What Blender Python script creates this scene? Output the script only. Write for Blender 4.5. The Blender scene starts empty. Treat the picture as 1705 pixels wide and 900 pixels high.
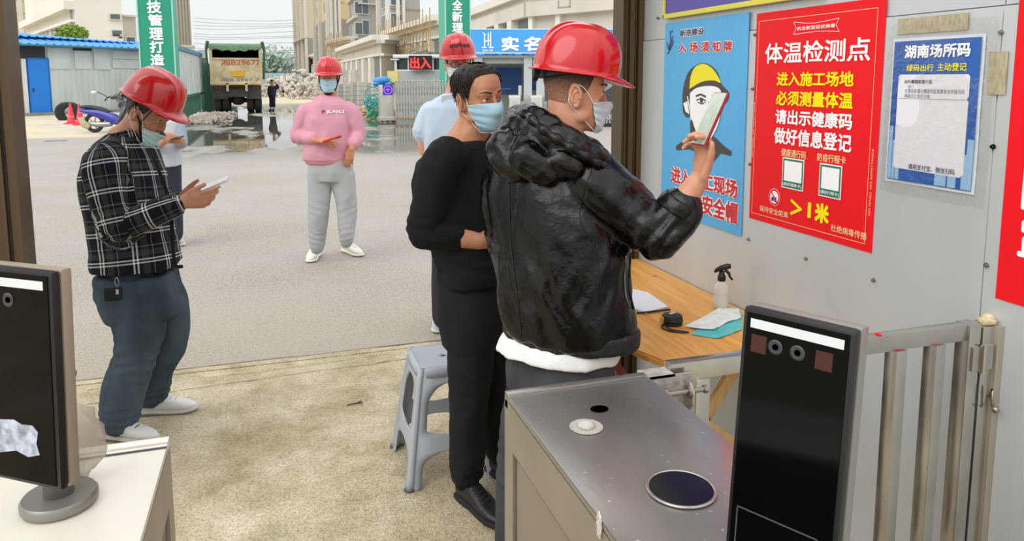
import bpy, bmesh, math, random
import numpy as np
from mathutils import Vector, Matrix, Euler, noise
from mathutils.bvhtree import BVHTree
R = math.radians
random.seed(7)
C = bpy.context.scene.collection
# ---------------------------------------------------------------- camera, sky, light, exposure
EYE = 1.58
FPX, CXP, CYP = 1231.0, 852.5, 280.0            # focal length and principal point, pixels of the 1705x900 frame
PITCH = math.atan(150 / FPX)
YAW = R(17.98)
fw = Vector((math.sin(YAW)*math.cos(PITCH), math.cos(YAW)*math.cos(PITCH), -math.sin(PITCH)))
rt = Vector((math.cos(YAW), -math.sin(YAW), 0))
up = rt.cross(fw)
EYEP = Vector((0, 0, EYE))
cd = bpy.data.cameras.new('camera'); cam = bpy.data.objects.new('camera', cd); C.objects.link(cam)
cd.sensor_fit = 'HORIZONTAL'; cd.sensor_width = 36; cd.lens = FPX/1705*36
cd.shift_y = -(450-CYP)/1705
cd.clip_start = 0.05; cd.clip_end = 2000
m4 = Matrix((rt, up, -fw)).transposed().to_4x4(); m4.translation = EYEP
cam.matrix_world = m4
bpy.context.scene.camera = cam
w = bpy.data.worlds.new('overcast'); bpy.context.scene.world = w; w.use_nodes = True
nt = w.node_tree; nt.nodes.clear()
wo = nt.nodes.new('ShaderNodeOutputWorld'); bg = nt.nodes.new('ShaderNodeBackground')
tc = nt.nodes.new('ShaderNodeTexCoord'); sp = nt.nodes.new('ShaderNodeSeparateXYZ'); cr = nt.nodes.new('ShaderNodeValToRGB')
nt.links.new(tc.outputs['Generated'], sp.inputs[0]); nt.links.new(sp.outputs['Z'], cr.inputs[0])
cr.color_ramp.elements[0].position = 0.0; cr.color_ramp.elements[0].color = (0.62, 0.65, 0.655, 1)
cr.color_ramp.elements[1].position = 0.5; cr.color_ramp.elements[1].color = (1.22, 1.24, 1.25, 1)
e = cr.color_ramp.elements.new(0.12); e.color = (0.70, 0.725, 0.73, 1)
nt.links.new(cr.outputs[0], bg.inputs[0]); bg.inputs[1].default_value = 1.0
nt.links.new(bg.outputs[0], wo.inputs[0])
sd = bpy.data.lights.new('sun', 'SUN'); sd.energy = 0.9; sd.angle = R(50); sd.color = (1, 0.99, 0.97)
so = bpy.data.objects.new('sun', sd); C.objects.link(so); so.rotation_euler = (R(48), 0, R(-60))
vs = bpy.context.scene.view_settings
vs.view_transform = 'Standard'; vs.look = 'None'; vs.gamma = 1; vs.use_curve_mapping = False; vs.exposure = 0.42
# ---------------------------------------------------------------- measuring helpers (rays of the photograph's lens)
def ray(x, y): return fw + rt*((x-CXP)/FPX) - up*((y-CYP)/FPX)
def W(x, y, z): return EYEP + ray(x, y)*z
def atH(x, y, h=0.0): r = ray(x, y); return EYEP + r*((h-EYE)/r.z)
def atX(x, y, X): r = ray(x, y); return EYEP + r*(X/r.x)
def atY(x, y, Y): r = ray(x, y); return EYEP + r*(Y/r.y)
V = Vector
# ---------------------------------------------------------------- materials
def lin(h):
    if isinstance(h, str):
        h = h.lstrip('#'); v = [int(h[i:i+2], 16)/255 for i in (0, 2, 4)]
        return tuple(x/12.92 if x <= .04045 else ((x+.055)/1.055)**2.4 for x in v) + (1,)
    return tuple(h[:3]) + (1,)
MC = {}
def mat(name, col, rough=0.6, metal=0.0, var=0.0, vscale=8, bump=0.0, bscale=60, col2=None, coat=0, emit=0, alpha=1, trans=0, stretch=(1,1,1), spec=0.5, detail=4, aniso=0, rvar=0):
    if name in MC: return MC[name]
    m = bpy.data.materials.new(name); m.use_nodes = True; MC[name] = m
    t = m.node_tree; p = t.nodes['Principled BSDF']
    c = lin(col); p.inputs['Base Color'].default_value = c
    p.inputs['Roughness'].default_value = rough; p.inputs['Metallic'].default_value = metal
    p.inputs['Specular IOR Level'].default_value = spec
    if coat: p.inputs['Coat Weight'].default_value = coat; p.inputs['Coat Roughness'].default_value = 0.08
    if emit: p.inputs['Emission Color'].default_value = c; p.inputs['Emission Strength'].default_value = emit
    if trans: p.inputs['Transmission Weight'].default_value = trans
    if alpha < 1: p.inputs['Alpha'].default_value = alpha
    if var or bump or rvar:
        co = t.nodes.new('ShaderNodeTexCoord'); mp = t.nodes.new('ShaderNodeMapping'); mp.inputs['Scale'].default_value = stretch
        t.links.new(co.outputs['Object'], mp.inputs[0])
        def noi(s, d=detail):
            n = t.nodes.new('ShaderNodeTexNoise'); n.inputs['Scale'].default_value = s; n.inputs['Detail'].default_value = d
            t.links.new(mp.outputs[0], n.inputs['Vector']); return n
        if var:
            n = noi(vscale); r = t.nodes.new('ShaderNodeValToRGB')
            r.color_ramp.elements[0].position = .3; r.color_ramp.elements[1].position = .7
            c2 = lin(col2) if col2 else tuple(min(1, x*(1+var)) for x in c[:3])+(1,)
            c1 = tuple(x*(1-var) for x in c[:3])+(1,) if not col2 else c
            r.color_ramp.elements[0].color = c1; r.color_ramp.elements[1].color = c2
            t.links.new(n.outputs['Fac'], r.inputs[0]); t.links.new(r.outputs[0], p.inputs['Base Color'])
        if rvar:
            n = noi(vscale*1.7); mr = t.nodes.new('ShaderNodeMapRange'); mr.inputs[3].default_value = max(0, rough-rvar); mr.inputs[4].default_value = rough+rvar
            t.links.new(n.outputs['Fac'], mr.inputs[0]); t.links.new(mr.outputs[0], p.inputs['Roughness'])
        if bump:
            n = noi(bscale); b = t.nodes.new('ShaderNodeBump'); b.inputs['Strength'].default_value = bump; b.inputs['Distance'].default_value = 0.01
            t.links.new(n.outputs['Fac'], b.inputs['Height']); t.links.new(b.outputs[0], p.inputs['Normal'])
    return m
# ---------------------------------------------------------------- object helpers
def tag(o, label=None, cat=None, group=None, kind=None):
    if label: o['label'] = label
    if cat: o['category'] = cat
    if group: o['group'] = group
    if kind: o['kind'] = kind
    return o
def thing(name, loc, label, cat, group=None, rz=0, kind=None):
    o = bpy.data.objects.new(name, None); C.objects.link(o); o.empty_display_size = .1
    o.location = loc; o.rotation_euler = (0, 0, rz)
    return tag(o, label, cat, group, kind)
def link(name, me, m, parent=None, smooth=False, world=True):
    """mesh given in world coordinates when world, else in the parent's own"""
    o = bpy.data.objects.new(name, me); C.objects.link(o)
    if m is not None:
        me.materials.clear()
        for mm in (m if isinstance(m, (list, tuple)) else [m]): me.materials.append(mm)
    if smooth: me.polygons.foreach_set('use_smooth', [True]*len(me.polygons))
    if parent is not None:
        o.parent = parent
        if world:
            o.matrix_parent_inverse = wm(parent).inverted()
    return o
def wm(o):
    if o.parent is None: return o.matrix_basis.copy()
    return wm(o.parent) @ o.matrix_parent_inverse @ o.matrix_basis
def copy_tree(o, parent=None):
    c = o.copy(); C.objects.link(c); c.parent = parent
    if parent: c.matrix_parent_inverse = o.matrix_parent_inverse
    for ch in list(o.children): copy_tree(ch, c)
    return c
def frame(origin, xd, yd=None, zd=None):
    x = V(xd).normalized()
    if zd is not None: z = V(zd); z = (z - x*z.dot(x)).normalized(); y = z.cross(x)
    else: y = V(yd); y = (y - x*y.dot(x)).normalized(); z = x.cross(y)
    M = Matrix((x, y, z)).transposed().to_4x4(); M.translation = V(origin); return M
class MB:
    def __init__(s, M=None): s.bm = bmesh.new(); s.M = M or Matrix()
    def add(s, verts, faces, M=None, mi=0, inv=False):
        T = s.M @ M if M is not None else s.M
        vs_ = [s.bm.verts.new(T @ V(v)) for v in verts]
        flip = T.to_3x3().determinant() < 0
        for f in faces:
            try:
                fc = s.bm.faces.new([vs_[i] for i in (reversed(f) if flip else f)]); fc.material_index = mi
            except ValueError: pass
        return vs_
    def box(s, c, d, M=None, mi=0, bev=0):
        x, y, z = [k/2 for k in d]; c = V(c)
        if bev:
            b = bmesh.new(); bmesh.ops.create_cube(b, size=1)
            for v in b.verts: v.co = V((v.co.x*d[0], v.co.y*d[1], v.co.z*d[2]))
            bmesh.ops.bevel(b, geom=list(b.edges), offset=bev, segments=2, affect='EDGES', profile=.6)
            b.verts.index_update()
            vv = [v.co + c for v in b.verts]; ff = [[v.index for v in f.verts] for f in b.faces]; b.free()
            return s.add(vv, ff, M, mi)
        vv = [c + V((a*x, b*y, e*z)) for a in (-1, 1) for b in (-1, 1) for e in (-1, 1)]
        return s.add(vv, [(0,1,3,2), (4,6,7,5), (0,4,5,1), (2,3,7,6), (0,2,6,4), (1,5,7,3)], M, mi)
    def bx(s, a, b, **k):
        a, b = V(a), V(b); return s.box((a+b)/2, [abs(q) for q in (b-a)], **k)
    def ring_loft(s, rings, cap=True, closed=False, M=None, mi=0):
        n = len(rings[0]); vv = [p for r in rings for p in r]; ff = []
        for i in range(len(rings)-1 + (1 if closed else 0)):
            a, b = i*n, ((i+1) % len(rings))*n
            for k in range(n): ff.append((a+k, a+(k+1) % n, b+(k+1) % n, b+k))
        if cap and not closed:
            ff.append(tuple(range(n-1, -1, -1))); ff.append(tuple(range((len(rings)-1)*n, len(rings)*n)))
        return s.add(vv, ff, M, mi)
    def tube(s, pts, r, n=8, ry=None, upv=None, cap=True, closed=False, M=None, mi=0):
        pts = [V(p) for p in pts]; rs = r if isinstance(r, (list, tuple)) else [r]*len(pts)
        rys = rs if ry is None else (ry if isinstance(ry, (list, tuple)) else [ry]*len(pts))
        rings = []; prev = V(upv) if upv else None
        for i, p in enumerate(pts):
            a = pts[(i-1) % len(pts)] if closed else pts[max(i-1, 0)]; b = pts[(i+1) % len(pts)] if closed else pts[min(i+1, len(pts)-1)]
            t = (b-a)
            t = t.normalized() if t.length > 1e-9 else V((0, 0, 1))
            if prev is None: prev = V((0, 0, 1)) if abs(t.z) < .9 else V((1, 0, 0))
            u = (prev - t*prev.dot(t))
            if u.length < 1e-6: u = t.orthogonal()
            u.normalize(); vv = t.cross(u)
            prev = V(upv) if upv else u
            rings.append([p + u*(math.sin(q)*rys[i]) + vv*(-math.cos(q)*rs[i]) for q in [2*math.pi*k/n for k in range(n)]])
        return s.ring_loft(rings, cap, closed, M, mi)
    def cyl(s, c, r, h, n=24, r2=None, axis=(0,0,1), M=None, mi=0):
        c = V(c); a = V(axis).normalized()
        return s.tube([c, c+a*h], [r, r if r2 is None else r2], n=n, M=M, mi=mi)
    def lathe(s, prof, n=32, M=None, mi=0, sx=1, sy=1):
        rings = [[V((math.cos(q)*r*sx, math.sin(q)*r*sy, z)) for q in [2*math.pi*k/n for k in range(n)]] for r, z in prof]
        return s.ring_loft(rings, True, False, M, mi)
    def ball(s, c, r, n=12, M=None, mi=0):
        if not isinstance(r, (tuple, list)): r = (r, r, r)
        prof = []
        T = (M or Matrix()) @ Matrix.Translation(V(c)) @ Matrix.Diagonal((r[0], r[1], r[2], 1))
        m = max(4, n//2)
        return s.lathe([(max(1e-3, math.sin(math.pi*i/m)), -math.cos(math.pi*i/m)) for i in range(m+1)], n=n, M=T, mi=mi)
    def poly(s, pts2, th, M, mi=0):
        """flat outline in the xy plane of M, thickness th along z"""
        n = len(pts2); vv = [(x, y, 0) for x, y in pts2] + [(x, y, th) for x, y in pts2]
        ff = [tuple(range(n-1, -1, -1)), tuple(range(n, 2*n))] + [(k, (k+1) % n, n+(k+1) % n, n+k) for k in range(n)]
        return s.add(vv, ff, M, mi)
    def mesh(s, fix=True):
        if fix: bmesh.ops.recalc_face_normals(s.bm, faces=s.bm.faces)
        me = bpy.data.meshes.new('m'); s.bm.to_mesh(me); s.bm.free(); return me
    def build(s, name, m, parent=None, smooth=False, world=True, angle=None, **k):
        me = s.mesh(); o = link(name, me, m, parent, smooth or angle is not None, world)
        if angle is not None: me.set_sharp_from_angle(angle=R(angle))
        me.name = name
        return tag(o, **k) if k else o
def crv(pts, n=8):
    """Catmull-Rom through points"""
    pts = [V(p) for p in pts]; out = []
    for i in range(len(pts)-1):
        a, b, c, d = pts[max(i-1, 0)], pts[i], pts[i+1], pts[min(i+2, len(pts)-1)]
        for k in range(n):
            t = k/n
            out.append(.5*((2*b)+(c-a)*t+(2*a-5*b+4*c-d)*t*t+(3*b-a-3*c+d)*t**3))
    out.append(pts[-1]); return out
def text(s, size, M, m, parent, name='lettering', bold=0.02, w=None, spacing=1.0, th=0.0, align='LEFT', h=None, world=True, shear=0, res=2):
    """flat lettering; weight comes from shifted copies of the strokes"""
    cu = bpy.data.curves.new('t', 'FONT'); cu.body = s; cu.size = 1
    cu.resolution_u = res; cu.shear = shear; cu.fill_mode = 'FRONT'; cu.space_character = spacing
    o = bpy.data.objects.new('t', cu); C.objects.link(o)
    dg = bpy.context.evaluated_depsgraph_get(); me = bpy.data.meshes.new_from_object(o.evaluated_get(dg))
    bpy.data.objects.remove(o); bpy.data.curves.remove(cu)
    n = len(me.vertices); a = np.empty(n*3); me.vertices.foreach_get('co', a); a = a.reshape(-1, 3)
    mn, mx = a.min(0), a.max(0)
    e = bold
    sx = ((w)/(mx[0]-mn[0]+2*e)) if w else size; sy = (h/(mx[1]-mn[1]+2*e)) if h else sx
    a[:, 0] -= mn[0]-e; a[:, 1] -= mn[1]-e
    if align == 'CENTER': a[:, 0] -= (mx[0]-mn[0])/2+e
    polys = [tuple(p.vertices) for p in me.polygons]; bpy.data.meshes.remove(me)
    offs = [(0, 0)] if e <= 0 else [(0, 0)]+[(e*math.cos(R(q)), e*math.sin(R(q))) for q in ((45, 135, 225, 315) if e < .025 else (0, 45, 90, 135, 180, 225, 270, 315))]
    vv = []; ff = []
    T3 = np.array(M)
    for k, (ox, oy) in enumerate(offs):
        b = a.copy(); b[:, 0] = (b[:, 0]+ox)*sx; b[:, 1] = (b[:, 1]+oy)*sy; b[:, 2] = k*2e-5
        b = b @ T3[:3, :3].T + T3[:3, 3]
        ff += [tuple(i+k*n for i in p) for p in polys]; vv.append(b)
    me = bpy.data.meshes.new(name); me.from_pydata(np.concatenate(vv).tolist(), [], ff)
    return tag(link(name, me, m, parent, False, world), kind='stuff')
# ================================================================ SETTING: ground
WX = 1.7; DOORY = 3.28; EDGE = 4.24
# --- road: asphalt with a wet patch, dry pale dirt further off
def ground_mat():
    m = bpy.data.materials.new('asphalt'); m.use_nodes = True; t = m.node_tree; p = t.nodes['Principled BSDF']
    co = t.nodes.new('ShaderNodeTexCoord'); L = t.links.new
    def noi(s, d=6, r=.6, sc=(1,1,1)):
        mp = t.nodes.new('ShaderNodeMapping'); mp.inputs['Scale'].default_value = sc; L(co.outputs['Object'], mp.inputs[0])
        n = t.nodes.new('ShaderNodeTexNoise'); n.inputs['Scale'].default_value = s; n.inputs['Detail'].default_value = d; n.inputs['Roughness'].default_value = r
        L(mp.outputs[0], n.inputs['Vector']); return n.outputs['Fac']
    def ramp(f, a, b, ca=(0,0,0,1), cb=(1,1,1,1)):
        r = t.nodes.new('ShaderNodeValToRGB'); r.color_ramp.elements[0].position = a; r.color_ramp.elements[1].position = b
        r.color_ramp.elements[0].color = ca; r.color_ramp.elements[1].color = cb; L(f, r.inputs[0]); return r.outputs[0]
    def mix(f, a, b):
        n = t.nodes.new('ShaderNodeMix'); n.data_type = 'RGBA'
        if isinstance(f, float): n.inputs[0].default_value = f
        else: L(f, n.inputs[0])
        for i, q in ((6, a), (7, b)):
            if isinstance(q, tuple): n.inputs[i].default_value = q
            else: L(q, n.inputs[i])
        return n.outputs[2]
    def math_(op, a, b=0.0):
        n = t.nodes.new('ShaderNodeMath'); n.operation = op
        for i, q in ((0, a), (1, b)):
            if isinstance(q, (int, float)): n.inputs[i].default_value = q
            else: L(q, n.inputs[i])
        return n.outputs[0]
    vor = t.nodes.new('ShaderNodeTexVoronoi'); vor.inputs['Scale'].default_value = 75; L(co.outputs['Object'], vor.inputs['Vector'])
    grain = ramp(vor.outputs['Distance'], .05, .75, lin('a39b92'), lin('534d46'))
    grain = mix(ramp(noi(130, 3), .35, .65), grain, lin('bfb7ac'))
    grain = mix(math_('MULTIPLY', ramp(noi(42, 5, .8), .50, .60), .6), grain, lin('5b554e'))
    patch = mix(math_('MULTIPLY', ramp(noi(.7, 5), .35, .7), .75), grain, lin('a29d97'))
    patch = mix(math_('MULTIPLY', ramp(noi(3.2, 6, .7), .60, .72), .35), patch, lin('6f6c68'))
    sY = t.nodes.new('ShaderNodeSeparateXYZ'); L(co.outputs['Object'], sY.inputs[0])
    dust = ramp(math_('SUBTRACT', 1.0, math_('MULTIPLY', math_('ADD', sY.outputs[1], math_('MULTIPLY', noi(1.1, 6), 1.6)), .1)), .32, .52)
    patch = mix(math_('MULTIPLY', dust, .45), patch, lin('b5a88f'))
    # dirt beyond the carriageway
    sp_ = t.nodes.new('ShaderNodeSeparateXYZ'); L(co.outputs['Object'], sp_.inputs[0]); X, Y = sp_.outputs[0], sp_.outputs[1]
    wob = math_('MULTIPLY', math_('SUBTRACT', noi(.35, 5), .5), 6.0)
    dirt = mix(ramp(noi(1.3, 8, .7), .35, .65), lin('c9c3b6'), lin('aaa395'))
    dirt = mix(ramp(noi(.25, 6, .6), .4, .62), dirt, lin('cdbb98'))
    Yw = math_('ADD', Y, wob)
    far = ramp(math_('MULTIPLY', Yw, .01), .29, .33)
    lf = ramp(math_('MULTIPLY', math_('ADD', X, math_('MULTIPLY', math_('SUBTRACT', Y, 22), .06)), -.1), .42, .47)    # ground by the shed
    nearcut = ramp(math_('MULTIPLY', math_('ADD', Y, math_('MULTIPLY', wob, .12)), .01), .222, .228)
    lf = math_('MULTIPLY', lf, nearcut)
    dm = math_('MAXIMUM', far, lf)
    col = mix(dm, patch, dirt)
    # wet sheet of water across the road
    wa = ramp(math_('MULTIPLY', math_('ADD', Y, math_('MULTIPLY', wob, .35)), .01), .145, .175)
    wb = ramp(math_('SUBTRACT', 1.0, math_('MULTIPLY', math_('ADD', Y, math_('MULTIPLY', wob, .8)), .01)), .50, .56)
    wl = ramp(math_('ADD', 1.0, math_('MULTIPLY', math_('ADD', X, math_('MULTIPLY', wob, .2)), .1)), .64, .70)
    wr = ramp(math_('SUBTRACT', 1.0, math_('MULTIPLY', math_('ADD', X, math_('MULTIPLY', wob, .3)), .1)), .36, .46)
    n2 = noi(.28, 7, .62, (1, .45, 1))
    wet = math_('MULTIPLY', math_('MULTIPLY', wa, wb), math_('MULTIPLY', wl, wr))
    wet0 = math_('MULTIPLY', wet, ramp(n2, .40, .46))
    damp = math_('MULTIPLY', wet, ramp(n2, .30, .42))
    # damp film nearer
    d2 = math_('MULTIPLY', ramp(math_('MULTIPLY', Yw, .01), .09, .13), ramp(math_('SUBTRACT', 1.0, math_('MULTIPLY', Y, .01)), .76, .80))
    col = mix(math_('MULTIPLY', damp, .5), col, lin('77736c'))
    col = mix(wet0, col, lin('5a564e'))
    L(col, p.inputs['Base Color'])
    rg = math_('SUBTRACT', .88, math_('MULTIPLY', wet0, .855))
    rg = math_('SUBTRACT', rg, math_('MULTIPLY', d2, .18))
    L(rg, p.inputs['Roughness'])
    b = t.nodes.new('ShaderNodeBump'); b.inputs['Distance'].default_value = .006
    L(math_('SUBTRACT', .55, math_('MULTIPLY', wet0, .545)), b.inputs['Strength']); L(math_('ADD', vor.outputs['Distance'], noi(30, 3)), b.inputs['Height']); L(b.outputs[0], p.inputs['Normal'])
    return m
b = MB(); b.add([(-300, EDGE, 0), (300, EDGE, 0), (300, 700, 0), (-300, 700, 0)], [(0, 1, 2, 3)])
b.build('road', ground_mat(), kind='structure', label='grey asphalt forecourt and road with standing water')
M_conc = mat('concrete apron', 'cbbd9f', .92, var=.3, vscale=2.6, bump=.9, bscale=120, col2='e6dcc4', detail=12)
def speck(m, c, sc, lo, hi):
    t = m.node_tree; p = t.nodes['Principled BSDF']; src = p.inputs['Base Color'].links[0].from_socket
    co = t.nodes.new('ShaderNodeTexCoord'); n = t.nodes.new('ShaderNodeTexNoise'); n.inputs['Scale'].default_value = sc; n.inputs['Detail'].default_value = 5; n.inputs['Roughness'].default_value = .75; t.links.new(co.outputs['Object'], n.inputs['Vector'])
    r = t.nodes.new('ShaderNodeValToRGB'); r.color_ramp.elements[0].position = lo; r.color_ramp.elements[1].position = hi; r.color_ramp.elements[0].color = lin(c); r.color_ramp.elements[1].color = (1, 1, 1, 1); t.links.new(n.outputs['Fac'], r.inputs[0])
    x = t.nodes.new('ShaderNodeMix'); x.data_type = 'RGBA'; x.blend_type = 'MULTIPLY'; x.inputs[0].default_value = 1; t.links.new(src, x.inputs[6]); t.links.new(r.outputs[0], x.inputs[7]); t.links.new(x.outputs[2], p.inputs['Base Color'])
speck(M_conc, 'd6cfc2', 75, .40, .54); speck(M_conc, 'd8d2c4', 3.5, .38, .6)
b = MB(); b.box((0, EDGE/2-4, -.1), (24, EDGE+8, .2))
# front lip, slightly proud and broken
b.build('floor', M_conc, kind='structure')
b = MB(); n = 90
pts = [(-6+12*i/n, EDGE-.01+.02*noise.noise(V((i*.35, 0, 0)))+.012*noise.noise(V((i*1.7, 3, 0)))) for i in range(n+1)]
b.poly([(x, y) for x, y in pts] + [(6, EDGE-.06), (-6, EDGE-.06)], .004, Matrix.Translation((0, 0, 0)))
lip = b.build('trim_1', M_conc, kind='structure', label='pale broken lip where concrete apron meets asphalt')
def crack(pts, r, par, seed, nm='crack'):
    pts = crv([V((x, y, 0)) for x, y in pts], 16); q = MB(); L_ = []; 
    for i, p in enumerate(pts):
        k = .02*noise.noise(V((i*.31, seed, 0)))+.008*noise.noise(V((i*1.3, seed, 4))); wv = r*(.35+abs(noise.noise(V((i*.5, seed, 9))))*1.6)
        L_ += [(p.x, p.y+k-wv, .0022), (p.x, p.y+k+wv, .0022)]
    q.add(L_, [(2*i, 2*i+2, 2*i+3, 2*i+1) for i in range(len(pts)-1)]); return q.build(nm, mat('crack dirt', '6f6350', .95), par)
crack([(-3, EDGE+.012), (-1.2, EDGE+.01), (.3, EDGE+.014), (2.2, EDGE+.01)], .006, lip, 1)
flo = bpy.data.objects['floor']; crack([(-1.5, 3.86), (-.7, 3.93), (.1, 3.99), (1.0, 4.02)], .003, flo, 2); crack([(-.95, 4.1), (-.2, 4.08), (.6, 4.12)], .002, flo, 3)
tw = atH(578, 674, .004); q = MB(); q.tube(crv([tw, tw+V((.035, .003, .002)), tw+V((.075, -.002, .003))], 4), .0025, 6); q.tube([tw+V((.05, 0, .002)), tw+V((.068, .014, .006))], .003, 6); q.build('twig', mat('twig brown', '3b2d20', .9), None, smooth=True, label='tiny dark twig lying on the concrete apron', cat='twig')
# ================================================================ shed: sheet metal wall, door posts, roof
M_sheet = mat('galvanised sheet', 'cdd2d3', .42, .35, var=.06, vscale=2.2, bump=.06, bscale=5, stretch=(1,1,.3), rvar=.08, detail=6)
M_sheet2 = mat('wall packing', 'aaa9a4', .7)
M_screw = mat('screw steel', '9a938a', .35, .9)
wall = MB(); wall.bx((WX+.012, -3.2, 0), (WX+.06, DOORY+.05, 3.0))
wallo = wall.build('wall_right', M_sheet2, kind='structure')
YS = [DOORY+.04, 1.365, -.2, -1.8, -3.2]           # joints between sheets
for i in range(4):
    for (z0, z1) in ((0.0, 1.755), (1.755, 3.0)):
        dz = .004 if z0 == 0 else .0
        y1, y0 = YS[i], YS[i+1]
        q = MB()
        # thin sheet with a slightly buckled face and a folded vertical edge
        ny, nz = 14, 12; vv = []; ff = []
        for a in range(ny+1):
            for c in range(nz+1):
                y = y0+.0015+(y1-y0-.003)*a/ny; z = z0+.0015+(z1-z0-.003)*c/nz
                e_ = math.sin(math.pi*a/ny)*math.sin(math.pi*c/nz)
                vv.append((WX-.002-dz+.0065*e_*noise.noise(V((y*1.6, z*1.6, i))), y, z))
        for a in range(ny):
            for c in range(nz):
                k = a*(nz+1)+c; ff.append((k, k+1, k+nz+2, k+nz+1))
        q.add(vv, ff); q.bx((WX-.001, y0+.001, z0+.001), (WX+.011, y1-.001, z1-.001))
        q.build('panel', M_sheet, wallo, smooth=True)
def screw(px, py):
    p = atX(px, py, WX-.006); q = MB()
    q.cyl(p, .0065, .004, 10, axis=(-1, 0, 0)); q.cyl(p+V((-.004, 0, 0)), .004, .006, 6, axis=(-1, 0, 0))
    q.build('screw', M_screw, wallo)
for px, py in ((1065, 33), (1096, 30), (1258, 58), (1254, 148), (1250, 273), (1247, 398), (1343, 430), (1456, 466), (1668, 54), (1655, 244), (1644, 441), (1626, 735), (1612, 862), (1655, 244)): screw(px, py)
# unseen ceiling, cut back to a strip at the doorway so skylight reaches inside
M_white = mat('pale sheet ceiling', 'd8d8d5', .7)
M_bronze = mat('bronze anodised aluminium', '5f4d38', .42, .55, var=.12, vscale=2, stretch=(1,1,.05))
M_bronze_d = mat('bronze shadow groove', '2a221a', .5, .3)
b = MB(); b.bx((-2.6, 2.3, 2.95), (WX+.06, DOORY+.1, 3.0)); b.build('ceiling', M_white, kind='structure')
def post(name, x0, x1, y0, y1, lab, zt=2.95):
    o = MB(); o.bx((x0, y0, 0), (x1, y1, zt))
    oo = o.build(name, M_bronze, kind='structure', label=lab)
    wd = x1-x0
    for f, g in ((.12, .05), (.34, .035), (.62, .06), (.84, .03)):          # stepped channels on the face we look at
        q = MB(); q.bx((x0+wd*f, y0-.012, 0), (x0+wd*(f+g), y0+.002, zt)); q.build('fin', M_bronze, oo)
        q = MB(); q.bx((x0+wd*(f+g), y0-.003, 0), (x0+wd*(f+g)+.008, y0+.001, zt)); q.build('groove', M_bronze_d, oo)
    return oo
xr0 = atY(1024, 300, DOORY).x; xr1 = atY(1057, 300, DOORY).x
post('door_1', xr0, WX-.004, DOORY-.06, DOORY+.05, 'right bronze aluminium jamb of the wide doorway')
q = MB(); q.bx((xr0+.03, DOORY-.075, 0), (xr0+.055, DOORY-.06, 2.95)); q.bx((WX-.03, DOORY-.085, 0), (WX-.006, DOORY-.06, 2.95)); q.build('flange', M_bronze, bpy.data.objects['door_1'])
xl0 = atY(-40, 300, 2.6).x
pl = [atY(27, 0, 2.72), atY(60, 440, 2.72)]
xl1 = pl[0].x*.5+pl[1].x*.5
post('door_2', xl1-.26, xl1, 2.6, 2.72, 'left bronze aluminium jamb of the doorway')
q = MB(); q.bx((-2.6, 2.62, 0), (xl1-.262, 2.7, 2.95)); q.build('wall_front', M_sheet, kind='structure')
b = MB(); b.bx((xl1-.26, DOORY-.06, 2.75), (WX, DOORY+.05, 2.95)); b.build('trim_2', M_bronze, kind='structure', label='bronze header above the doorway')
# ================================================================ posters on the right wall (flat prints)
def wallM(y, z, d=.008):          # origin at a top-left corner; +x runs to the right as seen, +y up
    return frame((WX-d, y, z), (0, -1, 0), yd=(0, 0, 1))
M_red = mat('poster red', 'f0151f', .5, spec=.25); M_w = mat('print white', 'ffffff', .5, spec=.25); M_y = mat('print yellow', 'fff000', .5, spec=.25)
M_cream = mat('print pale yellow', 'f2d9a0', .5)
def rect(mb, x0, y0, x1, y1, z=0.0, M=None): mb.add([(x0, y0, z), (x1, y0, z), (x1, y1, z), (x0, y1, z)], [(0, 1, 2, 3)], M)
def frame_lines(mb, x0, y0, x1, y1, t, z):
    rect(mb, x0, y0, x1, y0+t, z); rect(mb, x0, y1-t, x1, y1, z); rect(mb, x0, y0+t, x0+t, y1-t, z); rect(mb, x1-t, y0+t, x1, y1-t, z)
def sheet(name, w, h, M, m, parent, curl=.0, z=0.0, nx=10, ny=12, seed=0):
    mb = MB(M); vv = []; ff = []
    for i in range(nx+1):
        for j in range(ny+1):
            x = w*i/nx; y = -h*j/ny
            e_ = curl*(noise.noise(V((x*7+seed, y*5, 0)))+.2)
            vv.append((x, y, z+e_))
    for i in range(nx):
        for j in range(ny):
            k = i*(ny+1)+j; ff.append((k, k+ny+1, k+ny+2, k+1))
    mb.add(vv, ff); bm_ = mb.bm
    return mb.build(name, m, parent, smooth=True)
# --- red temperature poster
y0p, zt = 2.327, 1.812; PW, PH = .60, .752
Mr = wallM(y0p, zt)
pr = thing('red_poster', (WX-.008, y0p-PW/2, zt-PH), 'large bright red poster with white and yellow characters, centre of the wall', 'poster')
q = MB(Mr); q.box((PW/2, -PH/2, 0), (PW, PH, .0012)); q.build('print_sheet', M_red, pr)
q = MB(Mr); frame_lines(q, .017, -PH+.022, PW-.028, -.028, .0016, .0022)
q.build('border_line', M_cream, pr)
def T(s, x, y, h, wd, m, parent, M, bold=.03, z=.0024, **k):      # x,y = left/bottom of the line box in poster metres
    return text(s, 1, M @ Matrix.Translation((x, y, z)) , m, parent, bold=bold, w=wd, h=h, **k)
RW = lambda px, py, M: (M.inverted() @ atX(px, py, WX-.008))
def TP(s, xa, ya, xb, yb_, m, parent, M, bold=.03, z=.0024, d=.008, ol=False):
    p, r_ = M.inverted() @ atX(xa, ya, WX-d), M.inverted() @ atX(xb, yb_, WX-d)
    if ol: outlined(s, p.x, p.y, r_.y-p.y, r_.x-p.x, m, parent, M)
    else: T(s, p.x, p.y, r_.y-p.y, r_.x-p.x, m, parent, M, bold, z)
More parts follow.
